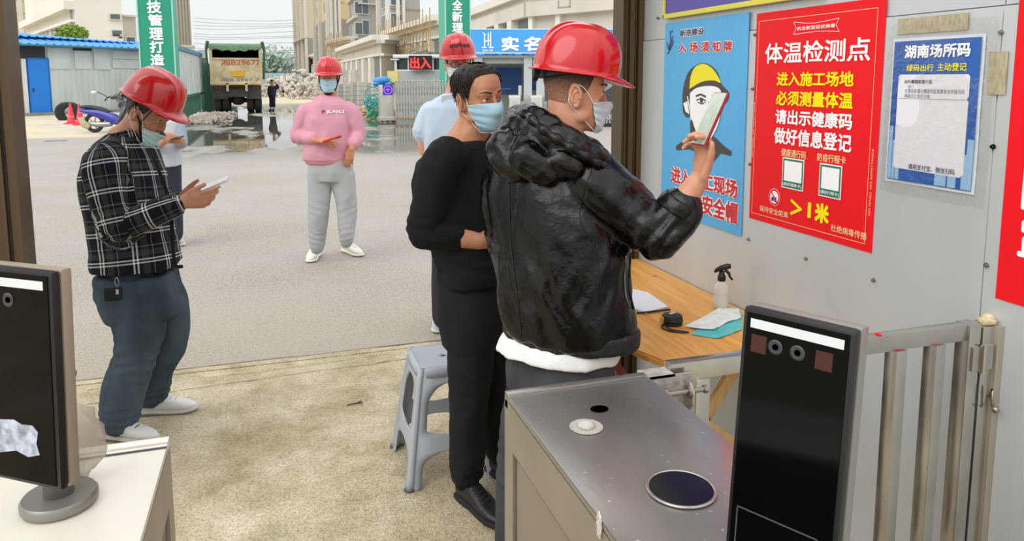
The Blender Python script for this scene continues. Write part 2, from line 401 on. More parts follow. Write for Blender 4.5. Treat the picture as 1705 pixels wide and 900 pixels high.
for a_ in (('抗击新型冠状病毒', 1328, 51.3, 1391.8, 38.4, M_w, .01), ('体温检测点', 1274, 106.3, 1452.2, 60.1, M_w, .022), ('进入施工场地', 1293.9, 142.7, 1423.4, 118.3, M_y, .03), ('必须测量体温', 1292.5, 175, 1422, 154, M_y, .03), ('请出示健康码', 1291.5, 205.3, 1421, 188.7, M_w, .03), ('做好信息登记', 1289, 238, 1420, 223.4, M_w, .03), ('健康通行码', 1301.7, 259.5, 1343.3, 251.7, M_cream, .02), ('防疫行程卡', 1361.4, 267.4, 1409.8, 260.5, M_cream, .02), ('保持安全距离', 1265.5, 350.5, 1313.3, 353, M_cream, .01), ('杜绝病毒传播', 1384, 384, 1444.4, 387.4, M_cream, .01), ('＞', 1316.2, 357.3, 1337.3, 335, M_y, .05), ('1', 1345.2, 361.8, 1352, 337.3, M_y, .03), ('米', 1356.7, 368.4, 1382.2, 341, M_y, .06)):
    TP(*a_[:6], pr, Mr, a_[6])
for nm, xx, yy, mm in (('NO MASKS  NO ADMITTANCE', PW-.013, -.52, M_cream), ('NO MASKS  NO ADMITTANCE', .012, -.40, M_cream)):
    text(nm, 1, Mr @ Matrix.Translation((xx, yy-.12, .0024)) @ Matrix.Rotation(R(90), 4, 'Z'), mm, pr, bold=0, w=.2, h=.007)
# ribbon outline
q = MB(Mr)
def line(mb, pts, t=.0014, z=.0024, closed=False):
    pts = [V((a, b_, 0)) for a, b_ in pts]
    if closed: pts.append(pts[0])
    for a, b_ in zip(pts, pts[1:]):
        d = (b_-a); nrm = V((-d.y, d.x, 0)).normalized()*t/2
        mb.add([a-nrm+V((0,0,z)), b_-nrm+V((0,0,z)), b_+nrm+V((0,0,z)), a+nrm+V((0,0,z))], [(0, 1, 2, 3)])
rb = [(lambda v: (v.x, v.y))(RW(1240+x/6.82, y/6.82, Mr)) for x, y in ((563, 250), (680, 262), (800, 262), (920, 240), (1080, 205), (1043, 280), (1080, 358), (950, 352), (820, 355), (700, 372), (558, 392), (592, 320))]
line(q, rb, closed=True); q.build('ribbon_outline', M_w, pr)
M_green = mat('print green', '1f7a5c', .5); M_dark = mat('print dark', '3c3a40', .5)
for (ax_, ay_, bx2, by2, s_) in ((1304.4, 261, 1337.8, 318.9, '居民健康卡'), (1366.2, 270.7, 1400.4, 332.9, '通信行程卡')):
    a_, b_ = RW(ax_, ay_, Mr), RW(bx2, by2, Mr); x0, y1, x1, y0 = a_.x, a_.y, b_.x, b_.y
    q = MB(Mr); rect(q, x0, y0, x1, y1, .0022); q.build('card', M_w, pr)
    q = MB(Mr); frame_lines(q, x0+.004, y0+.004, x1-.004, y1-.004, .006, .003); rect(q, x0+.004, y0+.004, x1-.004, y0+.026, .0032); q.build('card_frame', M_green, pr)
    T('['+s_+']', x0+.008, y0+.008, .013, x1-x0-.016, M_w, pr, Mr, .01, z=.004)
# prohibition roundel
def disc(mb, cx, cy, r, z, n=28, rin=0):
    if rin:
        for k in range(n):
            a, b_ = 2*math.pi*k/n, 2*math.pi*(k+1)/n
            mb.add([(cx+rin*math.cos(a), cy+rin*math.sin(a), z), (cx+r*math.cos(a), cy+r*math.sin(a), z), (cx+r*math.cos(b_), cy+r*math.sin(b_), z), (cx+rin*math.cos(b_), cy+rin*math.sin(b_), z)], [(0, 1, 2, 3)])
    else: mb.add([(cx+r*math.cos(2*math.pi*k/n), cy+r*math.sin(2*math.pi*k/n), z) for k in range(n)], [tuple(range(n))])
cR_ = RW(1290, 327.8, Mr); Mo = Mr @ Matrix.Translation((cR_.x-.098, cR_.y+.640, 0)) @ Matrix.Translation((.098, -.640, 0)) @ Matrix.Scale(.8, 4) @ Matrix.Translation((-.098, .640, 0))
q = MB(Mo); disc(q, .098, -.640, .038, .0024, rin=.0365); disc(q, .098, -.640, .030, .0024); q.build('roundel', M_w, pr)
q = MB(Mo); disc(q, .088, -.650, .010, .003); rect(q, .100, -.662, .114, -.640, .003); q.build('roundel_figure', mat('print blue', '2a4a8c', .5), pr)
q = MB(Mo); line(q, [(.076, -.617), (.120, -.663)], .007, .0035); disc(q, .098, -.640, .033, .0035, rin=.029); q.build('roundel_bar', M_red, pr)
# --- blue entry notice with a helmeted head
BW_, BH_ = .615, .842; yb, zb = 2.985, 1.822
Mb = wallM(yb, zb, .010); pb = thing('blue_notice', (WX-.01, yb-BW_/2, zb-BH_), 'tall sky-blue notice with drawn helmeted head and red characters, beside the doorway', 'poster')
M_blue = mat('poster sky blue', '58b4ea', .42, var=.03, vscale=6, stretch=(1, 6, .25), detail=2)
q = MB(Mb); q.box((BW_/2, -BH_/2, 0), (BW_, BH_, .0015)); q.build('print_sheet', M_blue, pb)
M_ink = mat('print charcoal', '4d443f', .5); M_rp = mat('print red', 'd8222c', .5); M_navy = mat('print slate', '4f4f72', .5); M_yel = mat('print lemon', 'f7ea1c', .5)
def outlined(s, x, y, h, wd, m, parent, M, z=.0024):
    T(s, x-.003, y-.003, h+.006, wd+.006, M_w, parent, M, .11, z=z); T(s, x, y, h, wd, m, parent, M, .03, z=z+.0012)
TP('新浩建设', 1132.9, 61.8, 1173.3, 45, M_navy, pb, Mb, d=.01, ol=True)
for i, c2_ in enumerate('入场须知牌'): xa = 1130+19*i; TP(c2_, xa, 88.5-.4*i, xa+14.5, 70.5-.8*i, M_rp, pb, Mb, d=.01, ol=True)
TP('进入施工现场', 1117.9, 302.7, 1229.9, 299.9, M_rp, pb, Mb, d=.01, ol=True)
TP('必须戴安全帽', 1117.4, 339.5, 1229.9, 338, M_rp, pb, Mb, d=.01, ol=True)
q = MB(Mb)        # firm's mark: two leaning strokes with dots
for pts in ([(.022, -.085), (.042, -.118), (.072, -.058)], [(.048, -.035), (.054, -.080), (.040, -.118)], [(.030, -.135), (.062, -.105), (.078, -.078)]): line(q, pts, .007, .003)
disc(q, .064, -.038, .005, .003); q.build('emblem', M_navy, pb)
def P2(mb, pts, z): mb.add([(x, y, z) for x, y in pts], [tuple(range(len(pts)))])
def bp(px, py):
    v = Mb.inverted() @ atX(px, py, WX-.010); return (v.x, v.y)
def cpts(l, n=5):
    o = crv([V((a, b_, 0)) for a, b_ in l], n); return [(v.x, v.y) for v in o]
hat = cpts([bp(*p) for p in ((1138, 188), (1137, 160), (1141, 135), (1150, 116), (1168, 105), (1184, 109), (1196, 122), (1202, 140), (1213, 152), (1214, 163), (1205, 174), (1180, 176), (1155, 185), (1146, 196), (1138, 188))])
q = MB(Mb); P2(q, hat[:-1], .0024); q.build('drawn_helmet', M_ink, pb)
q = MB(Mb); P2(q, cpts([bp(*p) for p in ((1149, 145), (1151, 128), (1158, 112), (1172, 106), (1186, 113), (1196, 126), (1201, 138), (1190, 134), (1170, 136), (1150, 147), (1149, 145))])[:-1], .0030); q.build('drawn_helmet_top', M_yel, pb)
q = MB(Mb); P2(q, cpts([bp(*p) for p in ((1150, 155), (1162, 146), (1185, 143), (1201, 150), (1202, 175), (1199, 200), (1190, 222), (1178, 236), (1164, 226), (1154, 200), (1150, 175), (1150, 155))])[:-1], .0036); q.build('drawn_face', M_w, pb)
q = MB(Mb); P2(q, [bp(*p) for p in ((1127, 250), (1126, 243), (1140, 233), (1150, 222), (1150, 200), (1153, 196), (1160, 225), (1178, 240), (1188, 226), (1195, 232), (1205, 242), (1219, 252), (1218, 259), (1200, 255), (1190, 268), (1180, 262), (1165, 255), (1148, 248))], .0028); q.build('drawn_collar', M_ink, pb)
q = MB(Mb); line(q, [bp(1146, 160), bp(1153, 200)], .008, .0042); P2(q, [bp(*p) for p in ((1139, 172), (1146, 168), (1149, 190), (1143, 186))], .0042); q.build('drawn_strap', M_w, pb)
q = MB(Mb)
line(q, [bp(1160, 160), bp(1168, 157), bp(1177, 161)], .008, .0046); line(q, [bp(1161, 167), bp(1169, 163), bp(1177, 168)], .005, .0046); line(q, [bp(1163, 170), bp(1170, 173), bp(1176, 170)], .004, .0046)
line(q, [bp(1187, 160), bp(1196, 156)], .008, .0046); line(q, [bp(1182, 168), bp(1181, 188), bp(1185, 192)], .003, .0046); line(q, [bp(1174, 206), bp(1183, 203), bp(1191, 206)], .005, .0046)
x_, y_ = bp(1169.5, 167); disc(q, x_, y_, .011, .0048)
q.build('drawn_features', M_ink, pb, kind='stuff')
# --- blue venue notice in a clear sleeve
HW, HH = .288, .405; yh, zh = 1.692, 1.690
Mh = wallM(yh, zh, .009); ph = thing('sleeved_notice', (WX-.009, yh-HW/2, zh-HH), 'small blue and white notice taped inside a wrinkled clear sleeve', 'poster')
M_vb = mat('print royal blue', '2a62b4', .4, var=.12, vscale=5)
sheet('print_sheet', HW, HH, Mh, mat('notice paper', 'e9f0f6', .5), ph, .003)
q = MB(Mh); rect(q, .008, -HH+.008, HW-.008, -.008, .004); q.build('blue_ground', M_vb, ph)
M_sky = mat('print pale blue', '9cc4e4', .5)
q = MB(Mh)
for k, (x0, x1, hh) in enumerate(((.010, .022, .15), (.024, .034, .11), (.036, .05, .07), (.17, .205, .05), (.21, .235, .03), (.25, .262, .09), (.262, .28, .13))): rect(q, x0, -HH+.010, x1, -HH+.01+hh, .0045)
q.build('skyline_print', M_sky, ph, kind='stuff')
q = MB(Mh); P2(q, [(.030+.0, -.335-.022), (.030, -.105), (.036, -.100), (.250, -.100), (.256, -.106), (.256, -.158), (.251, -.164), (.256, -.170), (.256, -.358), (.245, -.366), (.036, -.363), (.030, -.357)], .005); q.build('card', M_w if False else mat('card white', 'eceaf0', .5), ph)
M_gt = mat('print grey', '6d6d78', .5)
for a_ in (('湖南场所码', 1508.4, 97.5, 1620.4, 69.8, M_w, .035), ('绿码出行', 1512, 118.9, 1558, 106.5, M_y, .02), ('主动登记', 1563, 118.2, 1613.3, 104, M_y, .02), ('日升嘉园安置小区', 1509, 138.6, 1555.3, 132.6, M_dark, .02), ('西门', 1514.4, 146.6, 1524, 141.6, M_gt, 0), ('七里店街道七里店社区居委会法华路与风', 1509, 154.4, 1609.4, 149, M_gt, 0), ('得路交汇处东北角', 1508.4, 162.2, 1551, 157.3, M_gt, 0), ('请用支付宝、微信扫码', 1514.4, 280.6, 1592.6, 281.7, M_navy, .01)):
    TP(*a_[:6], ph, Mh, a_[6], z=.0062, d=.009)
q = MB(Mh); line(q, [(.036, -.166), (.25, -.166)], .0008, .0062); q.build('card_rule', M_gt, ph)
# clear sleeve and tape
def film():
    m = bpy.data.materials.new('clear film'); m.use_nodes = True; t = m.node_tree; t.nodes.clear()
    o = t.nodes.new('ShaderNodeOutputMaterial'); mx = t.nodes.new('ShaderNodeMixShader'); tr = t.nodes.new('ShaderNodeBsdfTransparent'); gl = t.nodes.new('ShaderNodeBsdfGlossy')
    gl.inputs['Roughness'].default_value = .12; tr.inputs[0].default_value = (.97, .97, .96, 1); mx.inputs[0].default_value = .09
    nz = t.nodes.new('ShaderNodeTexNoise'); nz.inputs['Scale'].default_value = 26; nz.inputs['Distortion'].default_value = 1.5; co = t.nodes.new('ShaderNodeTexCoord')
    bu = t.nodes.new('ShaderNodeBump'); bu.inputs['Strength'].default_value = .7; bu.inputs['Distance'].default_value = .01
    t.links.new(co.outputs['Object'], nz.inputs['Vector']); t.links.new(nz.outputs['Fac'], bu.inputs['Height']); t.links.new(bu.outputs[0], gl.inputs['Normal'])
    t.links.new(tr.outputs[0], mx.inputs[1]); t.links.new(gl.outputs[0], mx.inputs[2]); t.links.new(mx.outputs[0], o.inputs[0]); return m
M_film = film(); MC['clear film'] = M_film
sheet('clear_sleeve', .335, .475, Mh @ Matrix.Translation((-.012, .040, .006)), M_film, ph, .008, nx=26, ny=34, seed=4)
M_tape = mat('aged tape', 'b5aa8c', .35, var=.2, vscale=40, stretch=(1, 3, 1))
for (a, c_, x1, y1) in ((.012, .055, .235, .012), (.300, -.045, .350, -.150)):
    q = MB(Mh); q.box(((a+x1)/2, (c_+y1)/2, .001), (abs(x1-a), abs(c_-y1), .001)); q.build('tape_strip', M_tape, ph)
# --- red banner at the right edge, mostly out of frame
yr = atX(1700, 300, WX).y
yrt = atX(1694, 0, WX).y; yrb = atX(1661, 495, WX).y
pr2 = thing('red_banner', (WX-.008, 1.3-.25, .9), 'red hanging banner with white characters cut off by the right edge', 'poster')
q = MB(); zb0, zb1 = atX(1661, 497, WX-.008).z, 2.2
q.add([(WX-.008, yrb, zb0), (WX-.008, yrb-.6, zb0-.0), (WX-.008, yrb-.6, zb1), (WX-.008, yrb, zb1)], [(0, 1, 2, 3)]); q.build('print_sheet', M_red, pr2)
Mr2 = wallM(yrb, 1.6, .0095)
for i, c_ in enumerate('不戴口罩禁止入内'):
    z_ = 1.52-.125*i
    if z_ > zb0+.02: text(c_, 1, frame((WX-.0095, yrb-.047, z_), (0, -1, 0), yd=(0, 0, 1)), M_w, pr2, bold=.035, w=.1, h=.1)
# --- purple board with a yellow frame, top
pp = thing('purple_board', (WX-.02, 2.4, 1.83), 'violet board in a thin yellow frame above the posters', 'sign')
c0, c1 = atX(1106, 32, WX-.02), atX(1368, 0, WX-.02)
yA, yB, zA = c0.y, atX(1372, 1, WX-.02).y, c0.z
q = MB(); q.bx((WX-.022, yB, zA), (WX-.008, yA, zA+.5)); q.build('board', mat('board violet', '5b4fa8', .45, var=.08, vscale=3), pp)
q = MB(); q.bx((WX-.030, yB, zA), (WX-.010, yA, zA+.020), bev=.003); q.bx((WX-.030, yB, zA), (WX-.010, yB+.014, zA+.5), bev=.003); q.bx((WX-.030, yA-.014, zA), (WX-.010, yA, zA+.5), bev=.003); q.bx((WX-.030, yB, zA+.48), (WX-.010, yA, zA+.5), bev=.003)
q.build('frame', mat('yellow frame', 'e5da4a', .4), pp)
# ================================================================ NEAR OBJECTS
M_ss = mat('brushed stainless', 'b3b0aa', .27, .85, var=.16, vscale=5, stretch=(1, .35, 1), bump=.03, bscale=90, rvar=.12, detail=8)
M_ss2 = mat('worn stainless side', 'b3aa9c', .38, .7, var=.1, vscale=4, rvar=.1, detail=6)
M_al = mat('aluminium tube', 'c2bfb8', .22, .95, var=.12, vscale=12, rvar=.1)

M_blk = mat('black glass', '040405', .07, 0, spec=.14)
M_bp = mat('black plastic', '141415', .4)
M_hole = mat('hole interior', '020202', .95, spec=0)
def spots(m, c, sc, lo, hi):
    t = m.node_tree; p = t.nodes['Principled BSDF']; src = p.inputs['Base Color'].links[0].from_socket
    co = t.nodes.new('ShaderNodeTexCoord'); n = t.nodes.new('ShaderNodeTexNoise'); n.inputs['Scale'].default_value = sc; n.inputs['Detail'].default_value = 1; t.links.new(co.outputs['Object'], n.inputs['Vector'])
    r = t.nodes.new('ShaderNodeValToRGB'); r.color_ramp.elements[0].position = lo; r.color_ramp.elements[1].position = hi; t.links.new(n.outputs['Fac'], r.inputs[0])
    x = t.nodes.new('ShaderNodeMix'); x.data_type = 'RGBA'; t.links.new(r.outputs[0], x.inputs[0]); t.links.new(src, x.inputs[6]); x.inputs[7].default_value = lin(c); t.links.new(x.outputs[2], p.inputs['Base Color'])
spots(M_ss, 'e8e4dc', 95, .735, .76)
def cabinet(name, lab, x0, x1, y0, y1, H, mtop, mside):
    t = thing(name, ((x0+x1)/2, (y0+y1)/2, 0), lab, 'turnstile', None)
    q = MB(); q.bx((x0+.012, y0+.012, 0.01), (x1-.012, y1-.003, H-.012)); q.build('body', mside, t)
    q = MB(); q.bx((x0, y0, H-.012), (x1, y1-.022, H), bev=.003); q.build('top_plate', mtop, t, angle=40)
    q = MB(); q.bx((x0, y1-.020, H-.03), (x1, y1, H+.002), bev=.002); q.build('end_lip', mtop, t, angle=40)
    for sx, xa in ((-1, x0), (1, x1)):
        xo = xa-sx*.0; xi = xa-sx*.014
        a, b_ = min(xo, xi), max(xo, xi)
        q = MB(); q.bx((a, y0, H-.10), (b_, y1, H-.013)); q.build('upper_rail', mside, t)
        q = MB(); q.bx((a, y1-.05, 0), (b_, y1, H-.1)); q.build('corner_upright', mside, t)
        q = MB(); q.bx((a, y0, 0), (b_, y0+.05, H-.1)); q.build('corner_upright', mside, t)
        q = MB(); q.bx((a, y0+.05, 0), (b_, y1-.05, .08)); q.build('kick_plate', mside, t)
        q = MB(); q.bx((min(xa-sx*.003, xi), y0+.056, .086), (max(xa-sx*.003, xi), y1-.056, H-.106)) if False else q.bx((min(xa-sx*.006, xa-sx*.012), y0+.058, .09), (max(xa-sx*.006, xa-sx*.012), y1-.058, H-.112)); q.build('side_panel', mat('satin door panel', 'a89c8b', .5, .5, var=.06, vscale=2), t)
    q = MB(); q.bx((x0+.05, y1-.004, .09), (x1-.05, y1+.004, H-.12)); q.build('end_panel', mside, t)
    return t
cab = cabinet('turnstile_cabinet', 'brushed stainless turnstile cabinet with dark round reader, right of the passage', .408, .706, .15, 1.303, .98, M_ss, M_ss2)
p = atH(998, 680, .981)
q = MB(Matrix.Translation(p)); q.lathe([(.0001, .0004), (.017, .0004), (.0172, -.0)], 28, sx=1.0, sy=.8); q.build('lock_hole', M_hole, cab)
p = atH(976, 710, .981)
q = MB(Matrix.Translation(p)); q.lathe([(.029, 0), (.029, .0008), (.028, .001), (.0001, .001)], 32); q.build('glue_ring', mat('old glue', 'b5b1a8', .7, .1, bump=.6, bscale=200), cab)
q = MB(Matrix.Translation(p)); q.lathe([(.015, 0.001), (.015, .003), (.012, .007), (.006, .009), (.0001, .0095)], 28); q.build('foam_pad', mat('foam pad', 'b7b3aa', .7, var=.2, vscale=60), cab, smooth=True)
p = atH(1134, 814, .981)
q = MB(Matrix.Translation(p)); q.lathe([(.046, 0), (.051, 0), (.052, .002), (.050, .0035), (.047, .003), (.046, .001)], 48); q.build('reader_rim', M_ss, cab, smooth=True)
q = MB(Matrix.Translation(p)); q.lathe([(.047, .0005), (.0465, .0025), (.0001, .0028)], 48); q.build('reader_glass', mat('reader glass', '0b0c0e', .12, var=.3, vscale=90), cab, angle=30)
# small socket scar on the side rail
pz = atX(999, 872, .407)
q = MB(frame(pz, (0, 1, 0), yd=(0, 0, 1))); q.poly([(-.006, -.018), (.004, -.02), (.007, -.004), (.005, .012), (-.003, .018), (-.008, .004)], .002, Matrix.Rotation(R(180), 4, 'Y')); q.build('scraped_patch', mat('flaked residue', 'cfc8ba', .8, var=.4, vscale=300), cab)
M_wc = mat('white coated top', 'e6e2d6', .35, .1, var=.05, vscale=6)
lcab = cabinet('turnstile_cabinet', 'pale turnstile cabinet with cream top, bottom left corner', -.52, -.184, .15, 1.303, .98, M_wc, M_ss2)
q = MB(); q.bx((-.52, 1.262, .9805), (-.184, 1.268, .9812)); q.build('joint_line', M_dark, lcab)
# ---------------- face reader on the right cabinet
def reader(name, lab, TL, TR, hgt, th, lean, mk, extra=0):
    TL, TR = V(TL), V(TR); xd = (TR-TL).normalized(); wid = (TR-TL).length
    nrm = xd.cross(V((0, 0, 1))).normalized()
    upd = (V((0, 0, 1))*math.cos(lean) - nrm*math.sin(lean)).normalized()
    M = Matrix((xd, upd, xd.cross(upd))).transposed().to_4x4(); M.translation = TL
    t = thing(name, M @ V((wid/2, -hgt, -th)), lab, 'face scanner')
    q = MB(M); q.box((wid/2, -hgt/2, -th*.72), (wid, hgt, th*.56), bev=.004); q.build('rear_shell', mk, t, angle=40)
    q = MB(M); q.box((wid/2, -hgt/2, -th*.22), (wid-.001, hgt-.001, th*.44), bev=.005); q.build('bezel', M_bp, t, angle=40)
    q = MB(M); q.box((wid/2, -hgt/2, .0005), (wid-.012, hgt-.012, .0012), bev=.0004); q.build('screen', M_blk, t)
    q = MB(M); q.box((wid/2, -.017, .0014), (wid*.82, .010, .001), bev=.0004); q.build('light_strip', mat('light strip', 'd9dadd', .35), t)
    for k, dx in enumerate((-.013, .011)):
        q = MB(M @ Matrix.Translation((wid*.44+dx, -.037, .0012))); q.lathe([(.0082, 0), (.0082, .0006), (.006, .001), (.0045, .0004), (.0001, .0005)], 20); q.build('camera_lens', mat('lens grey', '3f4144', .3, .2), t, smooth=True)
        q = MB(M @ Matrix.Translation((wid*.44+dx, -.037, .0020))); q.ball((0, 0, 0), (.0035, .0035, .001), 10); q.build('pupil', M_hole, t, smooth=True)
    return t, M, wid
rt_, Mt, wt = reader('face_scanner', 'black glass face scanner tall in front of the barrier, right foreground', (.487, .674, 1.332), (.5435, .5665, 1.332), .285, .036, R(5), mat('scanner shell', '8f8c86', .4, .3))
for dx in (-.034, .036):
    q = MB(Mt); q.box((wt*.46+dx, -.0385, .0013), (.0175, .0195, .0008), bev=.0003); q.build('infrared_window', mat('infrared window', '3f150b', .3), rt_)
q = MB(Mt)
a, b_ = (.012, -.222), (wt-.03, -.262)
for (x0, y0, x1, y1) in ((.012, -.222, wt-.02, -.2235), (.012, -.222, .0135, -.28), (wt-.0215, -.222, wt-.02, -.28)): q.box(((x0+x1)/2, (y0+y1)/2, .0013), (abs(x1-x0), abs(y1-y0), .0005))
q.build('prompt_outline', mat('etched line', '4a4a4c', .5), rt_)
q = MB(Mt); q.bx((wt*.3, -.31, -.034), (wt*.7, -.27, -.012)); q.build('neck_bracket', M_bp, rt_)
foot = Mt @ V((wt/2, -.3, -.022))
q = MB(); q.cyl((foot.x, foot.y, .981), .014, foot.z-.981, 20); q.cyl((foot.x, foot.y, .981), .045, .012, 32); q.build('pole', M_al, rt_, angle=40)
LTR, LTL = atH(86, 452, 1.37), atH(-20, 441, 1.37)
lt_, Ml, wl_ = reader('face_scanner', 'dark face scanner on a grey round-based stand, left edge', LTR+(LTL-LTR).normalized()*.135, LTR, .252, .026, R(2), mat('scanner shell warm', 'a39684', .45, .35))
q = MB(Ml); pts = [(.066+.001*random.uniform(-1, 1), -.262), (.07, -.225), (.078, -.218), (.089, -.222), (.094, -.214), (.104, -.228), (.101, -.246), (.105, -.262), (.085, -.268), (.045, -.262), (.047, -.225)]
q.poly([(x, y) for x, y in ((.02, -.182), (.07, -.176), (.082, -.180), (.098, -.179), (.106, -.186), (.103, -.200), (.107, -.212), (.090, -.217), (.072, -.212), (.044, -.219), (.02, -.216))], .0008, Matrix.Translation((0, 0, .0013))); q.build('torn_label', mat('torn label', 'aab0bd', .7, var=.5, vscale=90), lt_)
pp_ = atH(100, 838, .981)
q = MB(Matrix.Translation(pp_)); q.lathe([(.047, 0), (.049, .004), (.049, .012), (.046, .016), (.018, .017), (.0001, .017)], 48); q.build('stand_base', mat('stand grey', '8d8a84', .38, .6), lt_, angle=40)
q = MB(); q.tube([pp_+V((0, 0, .015)), pp_+V((-.004, -.01, .09)), pp_+V((-.012, -.03, .2)), Ml @ V((wl_*.84, -.13, -.036))], [.0195, .0165, .012, .007], n=20); q.build('stand_pole', mat('stand grey'), 0) if False else q.build('stand_pole', mat('stand grey', '8d8a84'), lt_, smooth=True)
# crumpled clear bag hanging behind the stand
q = MB(); c_ = pp_+V((.012, .062, .06)); vv = []; ff = []; nA, nB = 22, 14
for i in range(nB+1):
    for j in range(nA):
        th_, ph_ = math.pi*i/nB, 2*math.pi*j/nA
        d = V((math.sin(th_)*math.cos(ph_), math.sin(th_)*math.sin(ph_), math.cos(th_))); k = 1+.28*noise.noise(d*2.6)
        vv.append(c_+V((d.x*.036*k, d.y*.026*k, d.z*.056*k)))
for i in range(nB):
    for j in range(nA): ff.append((i*nA+j, i*nA+(j+1) % nA, (i+1)*nA+(j+1) % nA, (i+1)*nA+j))
q.add(vv, ff)
def bagmat():
    m = bpy.data.materials.new('cloudy film'); m.use_nodes = True; p = m.node_tree.nodes['Principled BSDF']
    p.inputs['Base Color'].default_value = lin('b5aa99'); p.inputs['Roughness'].default_value = .2; p.inputs['Alpha'].default_value = .55; return m
q.build('plastic_bag', bagmat(), None, smooth=True, label='crumpled clear plastic bag behind the left scanner stand', cat='bag')
# ---------------- barrier of welded tubes between the cabinet and the wall
GY = 1.325
gate = thing('barrier', (1.2, GY, 0), 'aluminium tube barrier between the right cabinet and the wall', 'barrier')
def tubebar(nm, a, b_, m=M_al, parent=gate): q = MB(); q.bx(a, b_, bev=.0015); return q.build(nm, m, parent, angle=40)
zt0 = atY(1235, 586, GY-.02).z; zt1 = .985
tubebar('top_rail', (.775, GY-.014, .945), (1.591, GY+.014, .985))
for x0, x1 in ((.835, .868), (1.075, 1.105), (1.215, 1.245), (1.372, 1.402), (1.490, 1.520)): tubebar('upright', (x0, GY-.020, .05), (x1, GY+.018, .945))
tubebar('upright', (1.592, GY-.02, .02), (1.628, GY+.02, .985))
tubebar('bottom_rail', (.775, GY-.012, .05), (1.592, GY+.012, .085))
tubebar('wall_post', (1.636, GY-.02, 0), (1.672, GY+.03, .975))
tubebar('wall_plate', (1.672, GY-.03, 0), (1.697, GY+.035, .975), M_ss2)
for z in (.90, .30):
    q = MB(); q.cyl((1.632, GY-.028, z-.035), .0085, .07, 14); q.bx((1.600, GY-.026, z-.03), (1.632, GY-.02, z+.03)); q.bx((1.632, GY-.026, z-.03), (1.666, GY-.02, z+.03)); q.build('hinge', M_al, gate, angle=40)
q = MB(); q.poly([(-.02, -.012), (.015, -.018), (.03, 0), (.018, .02), (-.01, .016)], .012, Matrix.Translation((1.665, GY+.0, .977))); q.ball((1.685, GY+.01, .985), (.014, .018, .012), 10); q.build('foam_filler', mat('set foam', 'cdbd9a', .9, var=.3, vscale=80), gate, smooth=True)
q = MB(); q.tube([(1.655, GY-.03, .80), (1.66, GY-.035, .82), (1.662, GY-.035, .79), (1.668, GY-.04, .765)], .004, 8); q.ball((1.668, GY-.042, .77), .009, 10); q.build('bolt', M_screw, gate, smooth=True)
q = MB(); q.ball((1.33, GY-.002, .986), (.006, .01, .003), 8); q.build('red_paint_spot', M_red, gate)
# hinge bracket at the cabinet corner
q = MB(); q.bx((.709, GY-.035, .905), (.812, GY-.031, .972)); q.bx((.709, GY-.035, .968), (.774, GY+.01, .972)); q.build('bracket_plate', mat('taped bracket', 'a8a59f', .6, .2, var=.3, vscale=60), gate)
for x in (.722, .800): q = MB(frame((x, GY-.035, .93), (0, -1, 0), yd=(0, 0, 1))); q.poly([(0, -.03), (.02, -.03), (.034, -.012), (.034, .012), (.02, .03), (0, .03)], .005, Matrix()); q.build('bracket_ear', M_ss2, gate)
q = MB(); q.cyl((.709, GY-.056, .942), .0055, .126, 14, axis=(1, 0, 0)); q.cyl((.828, GY-.056, .942), .009, .008, 6, axis=(1, 0, 0)); q.cyl((.735, GY-.056, .942), .0125, .006, 18, axis=(1, 0, 0)); q.cyl((.790, GY-.056, .942), .0125, .006, 18, axis=(1, 0, 0)); q.build('pivot_bolt', M_screw, gate, angle=40)
q = MB(frame((.765, GY-.04, .875), (1, 0, 0), yd=(0, 0, 1))); q.poly([(-.03, -.03), (.03, -.03), (.05, -.01), (.05, .03), (-.03, .035)], .004, Matrix()); q.build('bracket_tab', M_ss, gate)
q = MB(); q.cyl((.760, GY-.0445, .873), .007, .001, 16, axis=(0, -1, 0)); q.build('rust_hole', mat('rust', '9a5a2c', .8), gate)
q = MB(); q.cyl((.801, GY-.0445, .872), .008, .001, 16, axis=(0, -1, 0)); q.build('bolt_hole', M_hole, gate)
# ---------------- folding table by the wall
def woodm(name, c1, c2, sc=(1.2, 14, 14), rough=.45):
    m = bpy.data.materials.new(name); m.use_nodes = True; t = m.node_tree; p = t.nodes['Principled BSDF']; L = t.links.new
    co = t.nodes.new('ShaderNodeTexCoord'); mp = t.nodes.new('ShaderNodeMapping'); mp.inputs['Scale'].default_value = sc; L(co.outputs['Object'], mp.inputs[0])
    n = t.nodes.new('ShaderNodeTexNoise'); n.inputs['Scale'].default_value = 2.2; n.inputs['Detail'].default_value = 7; n.inputs['Distortion'].default_value = 1.2; L(mp.outputs[0], n.inputs['Vector'])
    r = t.nodes.new('ShaderNodeValToRGB'); r.color_ramp.elements[0].position = .3; r.color_ramp.elements[1].position = .72; r.color_ramp.elements[0].color = lin(c1); r.color_ramp.elements[1].color = lin(c2)
    L(n.outputs['Fac'], r.inputs[0])
    v = t.nodes.new('ShaderNodeTexVoronoi'); v.inputs['Scale'].default_value = 5; L(co.outputs['Object'], v.inputs['Vector'])
    r2 = t.nodes.new('ShaderNodeValToRGB'); r2.color_ramp.elements[0].position = .035; r2.color_ramp.elements[1].position = .09; r2.color_ramp.elements[0].color = lin('7a4a1c'); r2.color_ramp.elements[1].color = (1, 1, 1, 1); L(v.outputs['Distance'], r2.inputs[0])
    mx = t.nodes.new('ShaderNodeMix'); mx.data_type = 'RGBA'; mx.blend_type = 'MULTIPLY'; mx.inputs[0].default_value = .8; L(r.outputs[0], mx.inputs[6]); L(r2.outputs[0], mx.inputs[7]); L(mx.outputs[2], p.inputs['Base Color'])
    p.inputs['Roughness'].default_value = rough; return m
